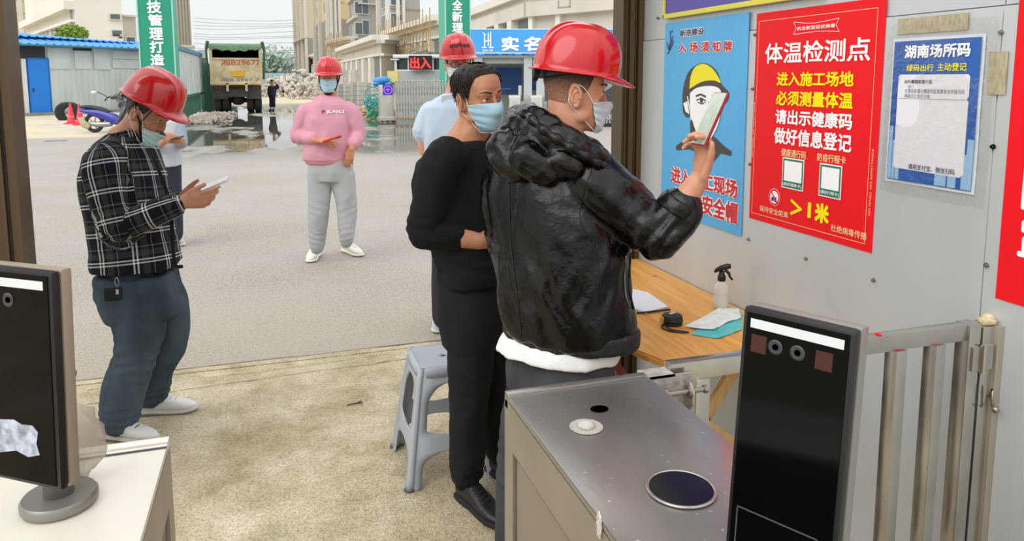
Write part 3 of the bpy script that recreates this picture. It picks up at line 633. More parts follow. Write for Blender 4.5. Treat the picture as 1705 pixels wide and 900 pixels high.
M_wood = woodm('pine board', 'd38d33', 'f0b660', (14, 1.2, 14)); M_leg = woodm('red brown timber', '7a3418', 'a5532c', (14, 14, 1.2)); M_pale = woodm('pale timber', 'c0935a', 'ddb77c', (14, 14, 1.5))
tab = thing('table', (1.42, 2.6, 0), 'folding table with knotty orange pine top against the grey wall', 'table')
xs = [1.10, 1.235, 1.37, 1.505, 1.685]
for i in range(4):
    x0, x1 = xs[i], xs[i+1]; q = MB(); yf = 1.965
    if i == 0: q.poly([(x0+.0, 2.09), (x0+.042, yf), (x1, yf), (x1, 3.19), (x0, 3.19)], .022, Matrix.Translation((0, 0, .678)))
    else: q.poly([(x0+.0006, yf), (x1, yf), (x1, 3.19), (x0+.0006, 3.19)], .0218 + .0002*(i % 2), Matrix.Translation((0, 0, .678)))
    bmesh.ops.bevel(q.bm, geom=[e for e in q.bm.edges if all(v.co.z > .69 for v in e.verts) and (all(abs(v.co.y-yf) < .001 for v in e.verts) or i == 0 and all(v.co.x < 1.145 for v in e.verts))], offset=.006, segments=2, affect='EDGES')
    q.build('board', M_wood, tab, angle=50)
def bar(nm, a, b_, wd, dp, m, parent):
    a, b_ = V(a), V(b_); q = MB(frame(a, b_-a, zd=(0, 1, 0))); L_ = (b_-a).length; q.box((L_/2, 0, 0), (L_, wd, dp), bev=.003); return q.build(nm, m, parent, angle=40)
for y in (2.13, 3.05):
    bar('leg', (1.20, y, .675), (1.66, y, .012), .042, .022, M_leg, tab)
    bar('leg', (1.62, y+.03, .675), (1.155, y+.03, .012), .042, .022, M_pale, tab)
bar('stretcher', (1.19, 2.16, .55), (1.19, 3.06, .55), .03, .02, M_pale, tab)
bar('brace', (1.17, 2.10, .57), (1.66, 2.10, .19), .026, .016, M_pale, tab)
# on the table
bt = thing('spray_bottle', (1.62, 2.36, .70), 'clear spray bottle with black trigger head standing by the wall', 'bottle')
B0 = V((1.612, 2.372, .7)); MBt = Matrix.Translation(B0) @ Matrix.Rotation(R(-35), 4, 'Z')
def glassy(name, col, a=.35, r=.08):
    m = bpy.data.materials.new(name); m.use_nodes = True; p = m.node_tree.nodes['Principled BSDF']; p.inputs['Base Color'].default_value = lin(col); p.inputs['Roughness'].default_value = r; p.inputs['Alpha'].default_value = a; p.inputs['Specular IOR Level'].default_value = .8; return m
q = MB(MBt); q.lathe([(.0001, .001), (.024, .001), (.029, .006), (.030, .03), (.028, .05), (.024, .066), (.029, .075), (.0275, .09), (.018, .106), (.0125, .112), (.0125, .12)], 28, sy=.85); q.build('bottle_body', glassy('clear plastic', 'efeee6', .42), bt, smooth=True)
q = MB(MBt); q.lathe([(.0001, .002), (.023, .002), (.0275, .008), (.0285, .03), (.0265, .05), (.0001, .051)], 24, sy=.85); q.build('liquid', glassy('liquid', 'd9d3bd', .5), bt, smooth=True)
q = MB(MBt); q.lathe([(.0145, .112), (.0155, .118), (.0155, .130), (.012, .134), (.009, .150), (.0001, .151)], 20); q.build('collar', M_bp, bt, angle=40)
q = MB(MBt @ Matrix.Translation((0, 0, .158)) @ Matrix.Rotation(R(-22), 4, 'Y')); q.tube([(-.030, 0, -.004), (-.02, 0, .002), (0, 0, .004), (.025, 0, .003), (.035, 0, .0)], [.004, .009, .011, .010, .007], n=12, ry=[.004, .008, .011, .011, .008]); q.build('spray_head', M_bp, bt, smooth=True)
q = MB(MBt @ Matrix.Translation((0, 0, .158))); q.tube([(.012, 0, -.004), (.026, 0, -.014), (.030, 0, -.028), (.040, 0, -.040)], [.006, .006, .0045, .004], n=10); q.build('trigger', M_bp, bt, smooth=True)
# tape measure with strap
tm = thing('tape_measure', (1.345, 2.30, .70), 'round black tape measure with wrist strap lying on the table', 'tape measure'); T0 = Matrix.Translation((1.345, 2.275, .70))
q = MB(T0); q.lathe([(.0001, .0), (.033, .0), (.037, .004), (.037, .030), (.034, .035), (.026, .037), (.0001, .037)], 36); q.build('case', mat('rubber black', '1b1c1d', .55), tm, angle=35)
q = MB(T0); q.lathe([(.0375, .012), (.0385, .013), (.0385, .021), (.0375, .022)], 36); q.build('grip_band', M_bp, tm, smooth=True)
q = MB(T0); q.box((.004, .004, .039), (.028, .011, .004), Matrix.Rotation(R(20), 4, 'Z'), bev=.0012); q.build('lock_button', mat('button grey', 'c9c9c6', .5), tm)
q = MB(T0); q.box((-.036, .004, .018), (.014, .020, .024), bev=.003); q.build('yellow_mouth', mat('tape yellow', 'd9a21c', .5), tm)
q = MB(T0); q.tube(crv([(-.036, -.004, .006), (-.058, -.03, .004), (-.050, -.066, .003), (-.022, -.094, .003), (.006, -.100, .003), (-.006, -.088, .004), (-.034, -.064, .004), (-.040, -.034, .005), (-.034, -.012, .006)], 6), .0045, 8, ry=.0018, upv=(0, 0, 1)); q.build('wrist_strap', M_bp, tm, smooth=True)
# mask packets
for i, (lab, c, pts, z) in enumerate((('teal and white mask packet lying open on the table', '4fc4c4', (((1150, 556), (1196, 563), (1236, 548), (1236, 520), (1200, 516))), .703), ('white paper mask sheet on top of the teal packet', 'e8ecea', (((1140, 543), (1188, 549), (1206, 538), (1234, 528), (1230, 514), (1196, 513))), .709))):
    P = [atH(x, y, z) for x, y in pts]; c0 = sum(P, V())/len(P)
    q = MB(); n = len(P); vv = [c0+V((0, 0, .004))] + P; ff = [(0, k+1, (k+1) % n+1) for k in range(n)]
    q.add(vv, ff); bmesh.ops.subdivide_edges(q.bm, edges=q.bm.edges, cuts=3, use_grid_fill=True)
    for v in q.bm.verts: v.co.z += .004*noise.noise(v.co*40)
    q.build('mask_packet', mat('packet %d' % i, c, .25, var=.12, vscale=40), None, smooth=True, label=lab, cat='packet', group='mask packets on the table')
pa = thing('notepad', atH(1085, 505, .70), 'white sheets with a dark edge half hidden behind the leather jacket', 'paper')
P = [atH(x, y, .703) for x, y in ((1040, 480), (1078, 488), (1112, 512), (1075, 522), (1030, 505))]
for k in range(3):
    q = MB(); q.add([p_+V((.002*k, .003*k, .0018*k)) for p_ in P], [(0, 1, 2, 3, 4)]); q.build('sheet', mat('paper', 'e4e6ec', .7), pa)
pn = [atH(1060, 521, .706), atH(1116, 515, .706)]
q = MB(); q.tube([pn[0], pn[1]], .0035, 10); q.build('pen', M_bp, None, smooth=True, label='black pen lying along the notepad edge', cat='pen')
# ---------------- grey plastic stool
M_pl = mat('grey plastic', 'a6abb3', .42, var=.04, vscale=3)
st = thing('stool', (.632, 2.855, 0), 'grey plastic stool standing behind the man in black', 'stool')
SC = V((.632, 2.855, 0)); SH = .46
def hw(z): return .118 + (.185-.118)*(1-z/SH)**.9
def sidepanel(ang):
    Mx = Matrix.Translation(SC) @ Matrix.Rotation(R(ang), 4, 'Z'); q = MB(Mx); rows = 46; vv = []; ff = []
    def o(z):
        w_ = hw(z)
        if z > .395: return 0
        if z > .195:
            t = (z-.195)/.20; ww = .60*w_+.012
            return ww*min(1, math.sqrt(max(0, 1-(max(0, t-.55)/.45)**2)))*min(1, math.sqrt(max(0, 1-(max(0, .12-t)/.12)**2)))
        if z > .135: return 0
        t = z/.135; return (.72*w_)*math.sqrt(max(0, 1-(max(0, t-.6)/.4)**2))
    zs = sorted(set([SH*i/rows for i in range(rows+1)]+[.395, .3951, .195, .1951, .135, .1351]))
    for z in zs:
        w_ = hw(z); oo = o(z); fl = .006 if z < .006 else 0
        for x in (-w_-fl, -(w_*.5+oo*.5) if oo else -w_*.55, -oo, oo, (w_*.5+oo*.5) if oo else w_*.55, w_+fl): vv.append((x, -w_-fl, z))
    for i in range(len(zs)-1):
        k = i*6
        for a in (0, 1, 3, 4): ff.append((k+a, k+a+1, k+a+7, k+a+6))
        if o(zs[i]) == 0 and o(zs[i+1]) == 0 or (zs[i] >= .135 and zs[i+1] <= .1951) or zs[i] >= .395: ff.append((k+2, k+3, k+9, k+8))
    q.add(vv, ff); ob = q.build('side_panel', M_pl, st, smooth=True)
    bmesh_ = bmesh.new(); bmesh_.from_mesh(ob.data); bmesh.ops.remove_doubles(bmesh_, verts=bmesh_.verts, dist=1e-5); bmesh.ops.dissolve_degenerate(bmesh_, edges=bmesh_.edges, dist=1e-5); bmesh_.to_mesh(ob.data); bmesh_.free()
    s_ = ob.modifiers.new('thickness', 'SOLIDIFY'); s_.thickness = .006; s_.offset = 0
    ob.data.set_sharp_from_angle(angle=R(35))
    return ob
for a in (0, 90, 180, 270): sidepanel(a)
for sx in (-1, 1):
    for sy in (-1, 1):
        q = MB(); q.tube([SC+V((sx*(hw(z)-.006), sy*(hw(z)-.006), z)) for z in [SH*i/12 for i in range(13)]], [.017-.004*i/12 for i in range(13)], n=12); q.build('leg', M_pl, st, smooth=True)
        q = MB(); q.cyl(SC+V((sx*.180, sy*.180, 0)), .021, .008, 14); q.build('rubber_foot', mat('foot grey', '55585c', .7), st)
q = MB(Matrix.Translation(SC+V((0, 0, SH))))
n = 64; rings = []
def sq(r, z, k=5): return [V((r*math.copysign(abs(math.cos(t))**(2/k), math.cos(t)), r*math.copysign(abs(math.sin(t))**(2/k), math.sin(t)), z)) for t in [2*math.pi*i/n for i in range(n)]]
for r, z in ((.134, -.040), (.134, -.012), (.128, -.003), (.120, .0), (.112, -.002), (.10, -.004), (.03, -.0045), (.0115, -.0045)): rings.append(sq(r, z, 5 if r > .05 else 2))
q.ring_loft(rings, cap=False); o_ = q.build('seat', M_pl, st, smooth=True); s_ = o_.modifiers.new('t', 'SOLIDIFY'); s_.thickness = .005; s_.offset = -1
# ================================================================ OUTDOORS
def gnd(px, z): p = W(px, 200, z); return V((p.x, p.y, 0))
def hgt(py, z): return EYE + (130-py)*z/FPX*1.0
def uprail(q, a, b_, z0, z1, t):        # vertical slab between ground points a, b
    a, b_ = V((a[0], a[1], 0)), V((b_[0], b_[1], 0)); d = (b_-a); L_ = d.length; M = frame(a, d, zd=(0, 0, 1))
    q.box((L_/2, 0, (z0+z1)/2), (L_, t, z1-z0), M); return M, L_
M_cor = mat('weathered sheet wall', 'c2cbc8', .6, .1, var=.14, vscale=1.1, stretch=(1, 1, .3), detail=8, bump=.15, bscale=12)
M_pan = mat('pale sheet patch', 'c9d2d2', .55, .1, var=.1, vscale=1.5, detail=7)
M_blueroof = mat('blue roof sheet', '3f8fdc', .5, 0, var=.12, vscale=.8)
M_dgrey = mat('dark opening', '3a3c3e', .9)
# --- long sheet shed with a blue roof
A, B_ = atH(14, 194, 0), atH(262, 183, 0)
dS = (B_-A); LS = dS.length; MS = frame(A, dS, zd=(0, 0, 1))      # y points away from us
if (MS.to_3x3() @ V((0, 1, 0))).y < 0: MS = MS @ Matrix.Rotation(0, 4, 'Z')
shed = thing('shed', A, 'long pale sheet-metal shed with blue roof and blue door, left background', 'shed')
sgn = 1 if (MS.to_3x3() @ V((0, 1, 0))).y > 0 else -1
def SX(px, py=150):       # distance along the shed wall of a pixel
    r = ray(px, py); n = V((-dS.y, dS.x, 0)); t = (A-EYEP).dot(n)/r.dot(n); return ((EYEP+r*t)-A).dot(dS.normalized()), (EYEP+r*t).z
HE = 2.95
q = MB(MS); n_ = int(LS/.09); rings = []
vv = []; ff = []
for i in range(n_+1):
    x = LS*i/n_; o = .018 if i % 3 == 0 else 0
    vv += [(x, -sgn*o, 0), (x, -sgn*o, HE)]
for i in range(n_): ff.append((2*i, 2*i+2, 2*i+3, 2*i+1))
q.add(vv, ff); q.bx((0, sgn*.05, 0), (LS, sgn*.5, HE)); q.build('wall_sheet', M_cor, shed)
for a, b_, y0, y1, in ((76, 119, 79, 115), (121, 152, 83, 115), (153, 184, 80, 116), (185, 236, 84, 99), (185, 236, 99, 114)):
    xa, z1 = SX(a, y0); xb, z0 = SX(b_, y1); q = MB(MS); q.bx((xa+.03, -sgn*.05, z0), (xb-.03, -sgn*.02, z1)); q.build('patch_panel', M_pan, shed)
xa, z0 = SX(121, 84); xb, z1 = SX(151, 80); q = MB(MS); q.bx((xa, -sgn*.06, z0), (xb, -sgn*.03, z1+.05)); q.build('vent_slot', M_dgrey, shed)
xa, z0 = SX(30, 97); xb, z1 = SX(73, 72); q = MB(MS); q.bx((xa, -sgn*.04, z0), (xb, -sgn*.02, z1)); q.build('dark_opening', M_dgrey, shed)
xa, z1 = SX(44, 98); xb, _ = SX(77.5, 98); q = MB(MS); q.bx((xa, -sgn*.08, .04), (xb, -sgn*.02, z1)); dr = q.build('door', mat('door blue', '1f7fe0', .45), shed)
q = MB(MS); q.bx((xa-.04, -sgn*.1, 0), (xa, -sgn*.02, z1+.05)); q.bx((xb, -sgn*.1, 0), (xb+.04, -sgn*.02, z1+.05)); q.bx((xa, -sgn*.1, z1), (xb, -sgn*.02, z1+.06)); q.build('door_frame', mat('door frame blue', '1763b8', .5), dr)
q = MB(MS); q.bx((xa+.12, -sgn*.13, 1.0), (xa+.16, -sgn*.08, 1.15)); q.build('door_handle', M_dark, dr)
xa, z1 = SX(34, 98); xb, _ = SX(43, 98); q = MB(MS); q.bx((xa, -sgn*.07, 0), (xb-.05, -sgn*.02, z1)); q.build('white_panel', mat('off white sheet', 'd9dcdc', .6), shed)
def roof(nm, p00, p10, p11, p01, per, m):
    p00, p10, p11, p01 = map(V, (p00, p10, p11, p01)); q = MB(); n_ = int((p10-p00).length/per); vv = []; ff = []
    for i in range(n_*4+1):
        t = i/(n_*4); up_ = .05 if i % 4 == 0 else 0
        for s_ in (0, 1): a = (p00.lerp(p10, t) if s_ == 0 else p01.lerp(p11, t)); vv.append(a+V((0, 0, up_)))
    for i in range(n_*4): ff.append((2*i, 2*i+2, 2*i+3, 2*i+1))
    q.add(vv, ff); o = q.build(nm, m, shed); s_ = o.modifiers.new('t', 'SOLIDIFY'); s_.thickness = .03; return o
back = (MS.to_3x3() @ V((0, sgn, 0)))
E0 = A + V((0, 0, HE)); E1 = B_ + V((0, 0, HE)); ex = dS.normalized()
roof('lower_roof', E0-back*.5+V((0,0,.02))-ex*1, E1-back*.5+V((0,0,.02)), E1+back*1.2+V((0,0,.38)), E0+back*1.2+V((0,0,.38))-ex*1, .34, M_blueroof)
roof('upper_roof', E0+back*.5+V((0,0,.42))-ex*1, E1+back*.5+V((0,0,.30))-ex*.6, E1+back*6+V((0,0,.55))-ex*1.4, E0+back*6+V((0,0,1.25))-ex*1, .34, M_blueroof)
q = MB(); q.tube([E0-back*.52-ex, E1-back*.52], .05, 6); q.build('eave_gutter', mat('gutter teal', '3a6f86', .5), shed)
q = MB(MS); q.bx((0, -sgn*.35, 0), (LS*1.02, -sgn*.02, .12)); q.build('plinth', mat('plinth', '8d8a83', .9, var=.2, vscale=3), shed)
# dark heap by the wall foot
q = MB(); c_ = atH(112, 200, 0)
for k in range(3): q.tube([c_+V((math.cos(a)*.3+k*.08, -.1, .3+math.sin(a)*.3)) for a in [2*math.pi*i/16 for i in range(16)]], .09, 8, closed=True)
q.build('worn_tyre', mat('tyre rubber', '2c2c2d', .85), None, smooth=True, label='old dark tyres leaning at the foot of the shed', cat='tyre')
# --- traffic cones
M_cone = mat('cone red', 'f2364a', .5); M_refl = mat('reflective white', 'e6dfe0', .4)
def cone(loc):
    t = thing('traffic_cone', loc, '', 'cone', 'traffic cones by the shed'); q = MB(Matrix.Translation(loc))
    q.box((0, 0, .02), (.40, .40, .04), bev=.01); q.build('base', M_cone, t)
    q = MB(Matrix.Translation(loc)); q.lathe([(.15, .04), (.13, .08), (.028, .70), (.022, .72), (.0001, .72)], 20); q.build('cone_body', M_cone, t, smooth=True)
    q = MB(Matrix.Translation(loc)); q.lathe([(.104, .24), (.072, .42), (.070, .42), (.102, .24)], 20); q.build('reflective_band', M_refl, t, smooth=True); return t
c1 = cone(atH(119, 206, 0)); c1['label'] = 'red traffic cone farther left, beside the tyres'
c2 = copy_tree(c1); c2.location = atH(134, 208, 0); c2['label'] = 'red traffic cone tucked against the parked motorbike'
# --- parked motorbike
M_rub = mat('tyre rubber', '2c2c2d', .85); M_pur = mat('scooter violet', '2f2f9a', .3, coat=.5); M_mud = mat('mud guard', 'b3a88c', .7); M_sil = mat('alloy', 'a5a5a5', .35, .8)
mo = thing('motorbike', atH(190, 220, 0), 'violet motor scooter parked in front of the shed', 'motorbike')
zc = 21.6; mpx = FPX/zc
def mp_(px, py, dy=0): p = W(px, py, zc); return p + V((0, dy, 0))
Rw = mp_(157, 203); Fw = mp_(228, 206)
def wheel(c, r, parent, wd=.11, m=M_rub):
    ax = fw.copy(); ax.z = 0; ax.normalize(); c = V(c); M = frame(c, rt, zd=ax)
    q = MB(M); q.tube([(math.cos(a)*(r-wd/2), math.sin(a)*(r-wd/2), 0) for a in [2*math.pi*i/28 for i in range(28)]], wd/2, 10, closed=True); o = q.build('wheel', m, parent, smooth=True)
    q = MB(M); q.cyl((0, 0, -.05), .055, .10, 14)
    for k in range(5): a = 2*math.pi*k/5; q.box((math.cos(a)*r*.4, math.sin(a)*r*.4, 0), (r*.7, .03, .03), Matrix.Translation((0,0,0)) if False else Matrix.Rotation(a, 4, 'Z') @ Matrix.Translation((r*.4-math.cos(a)*r*.4, -math.sin(a)*r*.4, 0)))
    q.build('rim', M_sil, o); return o
Rw.z = .29; Fw.z = .29
wheel(Rw, .29, mo); wheel(Fw, .29, mo)
def lp(pts, r, nm, m, ry=None, n=12): q = MB(); q.tube(crv([mp_(*p) for p in pts], 5), [v for v in np.interp(np.linspace(0, len(r)-1, (len(pts)-1)*5+1), range(len(r)), r)], n=n, ry=None if ry is None else [v for v in np.interp(np.linspace(0, len(ry)-1, (len(pts)-1)*5+1), range(len(ry)), ry)], upv=(0, 0, 1)); return q.build(nm, m, mo, smooth=True)
lp(((133, 184), (150, 186), (170, 190), (190, 198), (205, 204)), [.06, .12, .13, .13, .10], 'body_panel', M_pur, ry=[.04, .10, .16, .16, .10])
lp(((134, 178), (150, 178), (170, 182), (184, 188)), [.08, .12, .13, .10], 'seat', mat('seat black', '26262a', .55), ry=[.04, .06, .07, .05])
lp(((196, 206), (204, 190), (205, 172), (196, 164)), [.14, .16, .15, .10], 'leg_shield', mat('scooter grey', '4b4d52', .35), ry=[.08, .08, .07, .06])
lp(((186, 163), (196, 160), (203, 166)), [.10, .13, .09], 'headlamp_cowl', mat('scooter grey'  , '4b4d52', .35), ry=[.05, .08, .06])
lp(((200, 172), (214, 190), (226, 204)), [.04, .045, .04], 'front_fork', M_sil)
lp(((215, 190), (228, 187), (240, 196)), [.04, .08, .05], 'front_mudguard', M_pur, ry=[.02, .03, .02])
lp(((136, 196), (141, 206), (150, 212)), [.09, .10, .06], 'rear_mudguard', M_mud, ry=[.10, .12, .08])
lp(((150, 205), (165, 207), (186, 206)), [.05, .09, .07], 'engine', M_sil, ry=[.05, .09, .07])
lp(((132, 186), (150, 190), (175, 194)), [.02, .02, .02], 'silver_trim', mat('trim white', 'd8d8dc', .4))
lp(((174, 168), (180, 162), (186, 160)), [.018, .018, .018], 'handlebar', M_bp); lp(((200, 160), (208, 162), (212, 168)), [.018, .018, .018], 'handlebar', M_bp)
for pts, c in ((((181, 163), (171, 157), (162, 153)), (156, 154)), (((196, 160), (200, 154), (203, 150)), (204, 152))):
    lp(pts, [.012, .012, .012], 'mirror_stalk', M_bp); q = MB(); q.ball(mp_(*c), (.075, .02, .05), 12); q.build('mirror', mat('mirror glass', 'dfe6ea', .1, .6) if c[0] < 170 else M_bp, mo, smooth=True)
q = MB(); q.ball(mp_(179, 189), (.13, .10, .10), 12); q.ball(mp_(146, 186), (.09, .08, .06), 10); q.build('tail_lamp', mat('lamp red', 'e3283c', .25), mo, smooth=True, kind='stuff')
# --- green banner columns of the site entrance
M_teal = mat('banner teal', '259a7c', .5, var=.06, vscale=1); M_teal2 = mat('banner light teal', '49b596', .5)
def column(px0, px1, chars, ys, side, lab):
    Yc = 26.0; x0 = atY(px0, 60, Yc).x; x1 = atY(px1, 60, Yc).x
    t = thing('banner_column', ((x0+x1)/2, Yc, 0), lab, 'column')
    q = MB(); q.bx((x0, Yc, 0), (x1, Yc+1.1, 7.5)); q.build('shaft', M_teal, t)
    q = MB()
    if side > 0: q.bx((x1, Yc+.02, .05), (x1+.01, Yc+1.08, 7.4))
    else: q.bx((x0-.01, Yc+.02, .05), (x0, Yc+1.08, 7.4))
    q.build('side_cloth', M_teal2, t)
    for x in (x0, x1): q = MB(); q.bx((x-.02, Yc-.02, 0), (x+.02, Yc+.02, 7.5)); q.build('corner_trim', mat('trim pale', 'a9d9c8', .5), t)
    q = MB(); q.bx((x0-.15, Yc-.15, 0), (x1+.15, Yc+1.25, .25)); q.build('footing', mat('footing', '9b978e', .9), t)
    for ch, (ya, yb_, xa, xb) in zip(chars, ys):
        p0 = atY(xa, yb_, Yc-.012); p1 = atY(xb, ya, Yc-.012)
        text(ch, 1, frame(p0, (1, 0, 0), zd=(0, -1, 0)), M_w, t, bold=.035, w=p1.x-p0.x, h=p1.z-p0.z)
    return t
column(231, 289, '科技管理打造精品', ((-21, -1, 243, 266), (1, 22, 245, 268), (24, 43, 247, 270), (46, 66, 249, 271), (68, 88, 250, 272), (90, 109, 251, 273), (112, 131, 252, 274), (134, 153, 253, 275)), 1, 'teal banner column with white characters on the left of the gateway')
column(742, 783, '以全新理念', ((-20, -3, 753, 770), (0, 17, 753, 770), (19, 36, 753, 770), (38, 54, 753, 771), (57, 74, 754, 771)), -1, 'teal banner column behind the glasses-wearing man, right of the gateway')
# --- site hoarding along the street: pale panels on legs, then dark green mesh
hd = thing('hoarding', (-3.2, 30, 0), 'pale panelled hoarding with blue cap running beside the street', 'fence')
M_hp = mat('hoarding panel', 'd3dad8', .6, var=.1, vscale=1.5); M_hg = mat('hoarding green', '2f5f4c', .6, var=.2, vscale=2)
HX = -3.05; y = 27.2; k = 0
while y < 37.5:
    q = MB(); q.bx((HX-.03, y+.02, .95), (HX+.03, y+.62, 2.55)); q.build('panel', M_hp, hd)
    q = MB(); q.bx((HX-.05, y-.03, .9), (HX+.05, y+.02, 2.6)); q.build('mullion', M_pan, hd)
    if k % 2 == 0: q = MB(); q.bx((HX-.12, y-.08, 0), (HX+.02, y+.12, .95)); q.build('leg', M_hg, hd)
    y += .65; k += 1
q = MB(); q.bx((HX-.06, 27.1, 2.56), (HX+.08, y, 2.72)); q.build('blue_cap', mat('cap blue', '5d8fae', .5), hd)
q = MB(); q.bx((HX-.06, 27.1, .84), (HX+.08, y, .95)); q.build('green_rail', M_hg, hd)
mf = thing('mesh_fence', (-3.2, 50, 0), 'dark green posts and mesh fence beyond the pale hoarding', 'fence')
y = 38
while y < 75:
    q = MB(); q.bx((HX-.08, y, 0), (HX+.02, y+.12, 2.35)); q.build('post', M_hg, mf); q = MB(); q.bx((HX-.12, y+.15, .1), (HX-.09, y+.8, 2.1)); q.build('mesh_panel', mat('mesh dark', '39463f', .8), mf); y += .95
# --- tipper truck seen from behind
tr = thing('truck', atH(394, 186, 0), 'muddy dump truck seen from behind on the wet road', 'truck')
TY = 36.5; Xl = atY(351, 150, TY).x; Xr_ = atY(438, 150, TY).x; TC = (Xl+Xr_)/2; TW = Xr_-Xl
zb_, zt_ = atY(394, 139, TY).z, atY(394, 80, TY).z
def mudmat():
    m = mat('muddy tailgate', 'b7a27c', .85, var=.5, vscale=3.5, col2='dccba4', detail=10, bump=.4, bscale=30); return m
M_mudt = mudmat(); M_tk = mat('truck underside', '3f3f3d', .8, var=.3, vscale=4)
q = MB(); q.bx((Xl+.06, TY+.06, zb_+.1), (Xr_-.06, TY+5.6, zt_)); q.build('bed', mat('bed side', '8f8568', .8, var=.3, vscale=3), tr)
q = MB(); q.bx((Xl+.05, TY-.03, zb_+.02), (Xr_-.05, TY+.06, zt_-.46)); q.build('tailgate', M_mudt, tr)
for a, b_ in (((Xl, zb_), (Xl+.13, zt_+.1)), ((Xr_-.13, zb_), (Xr_, zt_+.1))): q = MB(); q.bx((a[0], TY-.08, a[1]), (b_[0], TY+.12, b_[1]), bev=.02); q.build('corner_post', M_mudt, tr)
q = MB(); q.bx((Xl, TY-.1, zb_-.06), (Xr_, TY+.05, zb_+.07), bev=.02); q.build('tail_rail', M_mudt, tr)
q = MB(); q.bx((Xl+.14, TY-.05, zt_-.52), (Xr_-.14, TY-.01, zt_-.44)); q.build('gate_rib', M_mudt, tr)
q = MB(); q.bx((Xl+.14, TY+.02, zt_-.46), (Xr_-.14, TY+.07, zt_-.1)); q.build('dark_gap', M_hole, tr)
q = MB(); n_ = 16; vv = []
for i in range(n_+1):
    x = Xl-.02+(TW+.04)*i/n_; s_ = .1*math.sin(i*1.9)*.4+.12*abs(math.sin(math.pi*i/n_))
    vv += [(x, TY-.12, zt_-.02-s_), (x, TY-.1, zt_+.10), (x, TY+.4, zt_+.22), (x, TY+5.6, zt_+.2)]
q.add(vv, [(4*i+j, 4*i+4+j, 4*i+5+j, 4*i+1+j) for i in range(n_) for j in range(3)]); q.build('tarpaulin', mat('tarp green', '5d7a5c', .8, var=.2, vscale=4), tr, smooth=True)
for sx, xx in ((-1, Xl-.05), (1, Xr_+.05)): q = MB(); q.tube(crv([(xx-sx*.02, TY-.1, zt_+.3), (xx+sx*.06, TY-.05, zt_-.1), (xx+sx*.05, TY-.03, zt_-.5), (xx, TY, zb_+.2)], 4), [.07]*4+[.05]*9, 8); q.build('tarp_arm', mat('tarp dark', '3f5a46', .85), tr, smooth=True)
for s_, xx, yy, ww, hh, m_ in (('湘B29677', 386, 109, 56, 10, mat('faded red paint', 'b0584a', .8)), ('湘B 2967 76', 386, 136, 60, 6, mat('faded grey paint', '7b7a86', .8))):
    p0 = atY(xx-18, yy, TY-.035); text(s_, 1, frame(p0, (1, 0, 0), zd=(0, -1, 0)), m_, tr, bold=.02, w=ww/FPX*37.5, h=hh/FPX*37.5)
p0 = atY(396, 123, TY-.05); q = MB(); q.box(p0, (.52, .02, .24), bev=.005); q.build('number_plate', mat('plate yellow', 'e0a92c', .5), tr)
q = MB(); q.box(p0+V((0, .01, .15)), (.62, .03, .05)); q.build('plate_frame', M_mudt, tr)
q = MB(); q.bx((Xl+.75, TY+.2, .75), (Xl+.95, TY+6, 1.05)); q.bx((Xr_-.95, TY+.2, .75), (Xr_-.75, TY+6, 1.05)); q.bx((Xl+.75, TY+.1, .85), (Xr_-.75, TY+.25, 1.1)); q.build('chassis', M_tk, tr, kind='stuff')
q = MB(); q.tube([(Xl+.3, TY+.7, .55), (Xr_-.3, TY+.7, .55)], .11, 12); q.ball((TC, TY+.7, .58), (.32, .3, .26), 16); q.build('rear_axle', M_tk, tr, smooth=True, kind='stuff')
q = MB(); q.bx((Xl+.6, TY+.02, .72), (Xr_-.6, TY+.1, 1.02)); q.build('bumper_bar', M_tk, tr)
for x in (Xl+.72, Xr_-.72): q = MB(); q.bx((x-.05, TY-.1, zb_-.35), (x+.05, TY+.1, zb_+.02)); q.build('hinge_bracket', M_mudt, tr)
for sx, xx in ((1, Xl+.08), (-1, Xr_-.08)):
    for k in (0, 1):
        for yy in (.7, 2.05):
            q = MB(); xa = xx+sx*(.02+k*.34); q.tube([(xa, TY+yy, .52), (xa+sx*.04, TY+yy, .52), (xa+sx*.26, TY+yy, .52), (xa+sx*.30, TY+yy, .52)], [.46, .52, .52, .46], n=32); q.build('tyre', M_rub, tr, angle=40)
    q = MB(); q.bx((min(xx, xx+sx*.66), TY+.05, .62), (max(xx, xx+sx*.66), TY+.09, 1.22)); q.build('mudflap', M_tk, tr)
    q = MB(); q.cyl((xx+sx*.15, TY-.02, 1.14), .05, .03, 12, axis=(0, 1, 0)); q.cyl((xx+sx*.30, TY-.02, 1.14), .05, .03, 12, axis=(0, 1, 0)); q.build('tail_lamp', mat('lamp dull red', '7a3a30', .5), tr, kind='stuff')
q = MB(); q.bx((Xl+.15, TY+5.9, 1.0), (Xr_-.15, TY+7.8, zt_-.1), bev=.1); q.build('cab', mat('cab paint', '9a7b3e', .5), tr)
for xx in (Xl+.2, Xr_-.5): q = MB(); q.tube([(xx, TY+6.9, .52), (xx+.3, TY+6.9, .52)], .52, 32); q.build('tyre', M_rub, tr, angle=40)
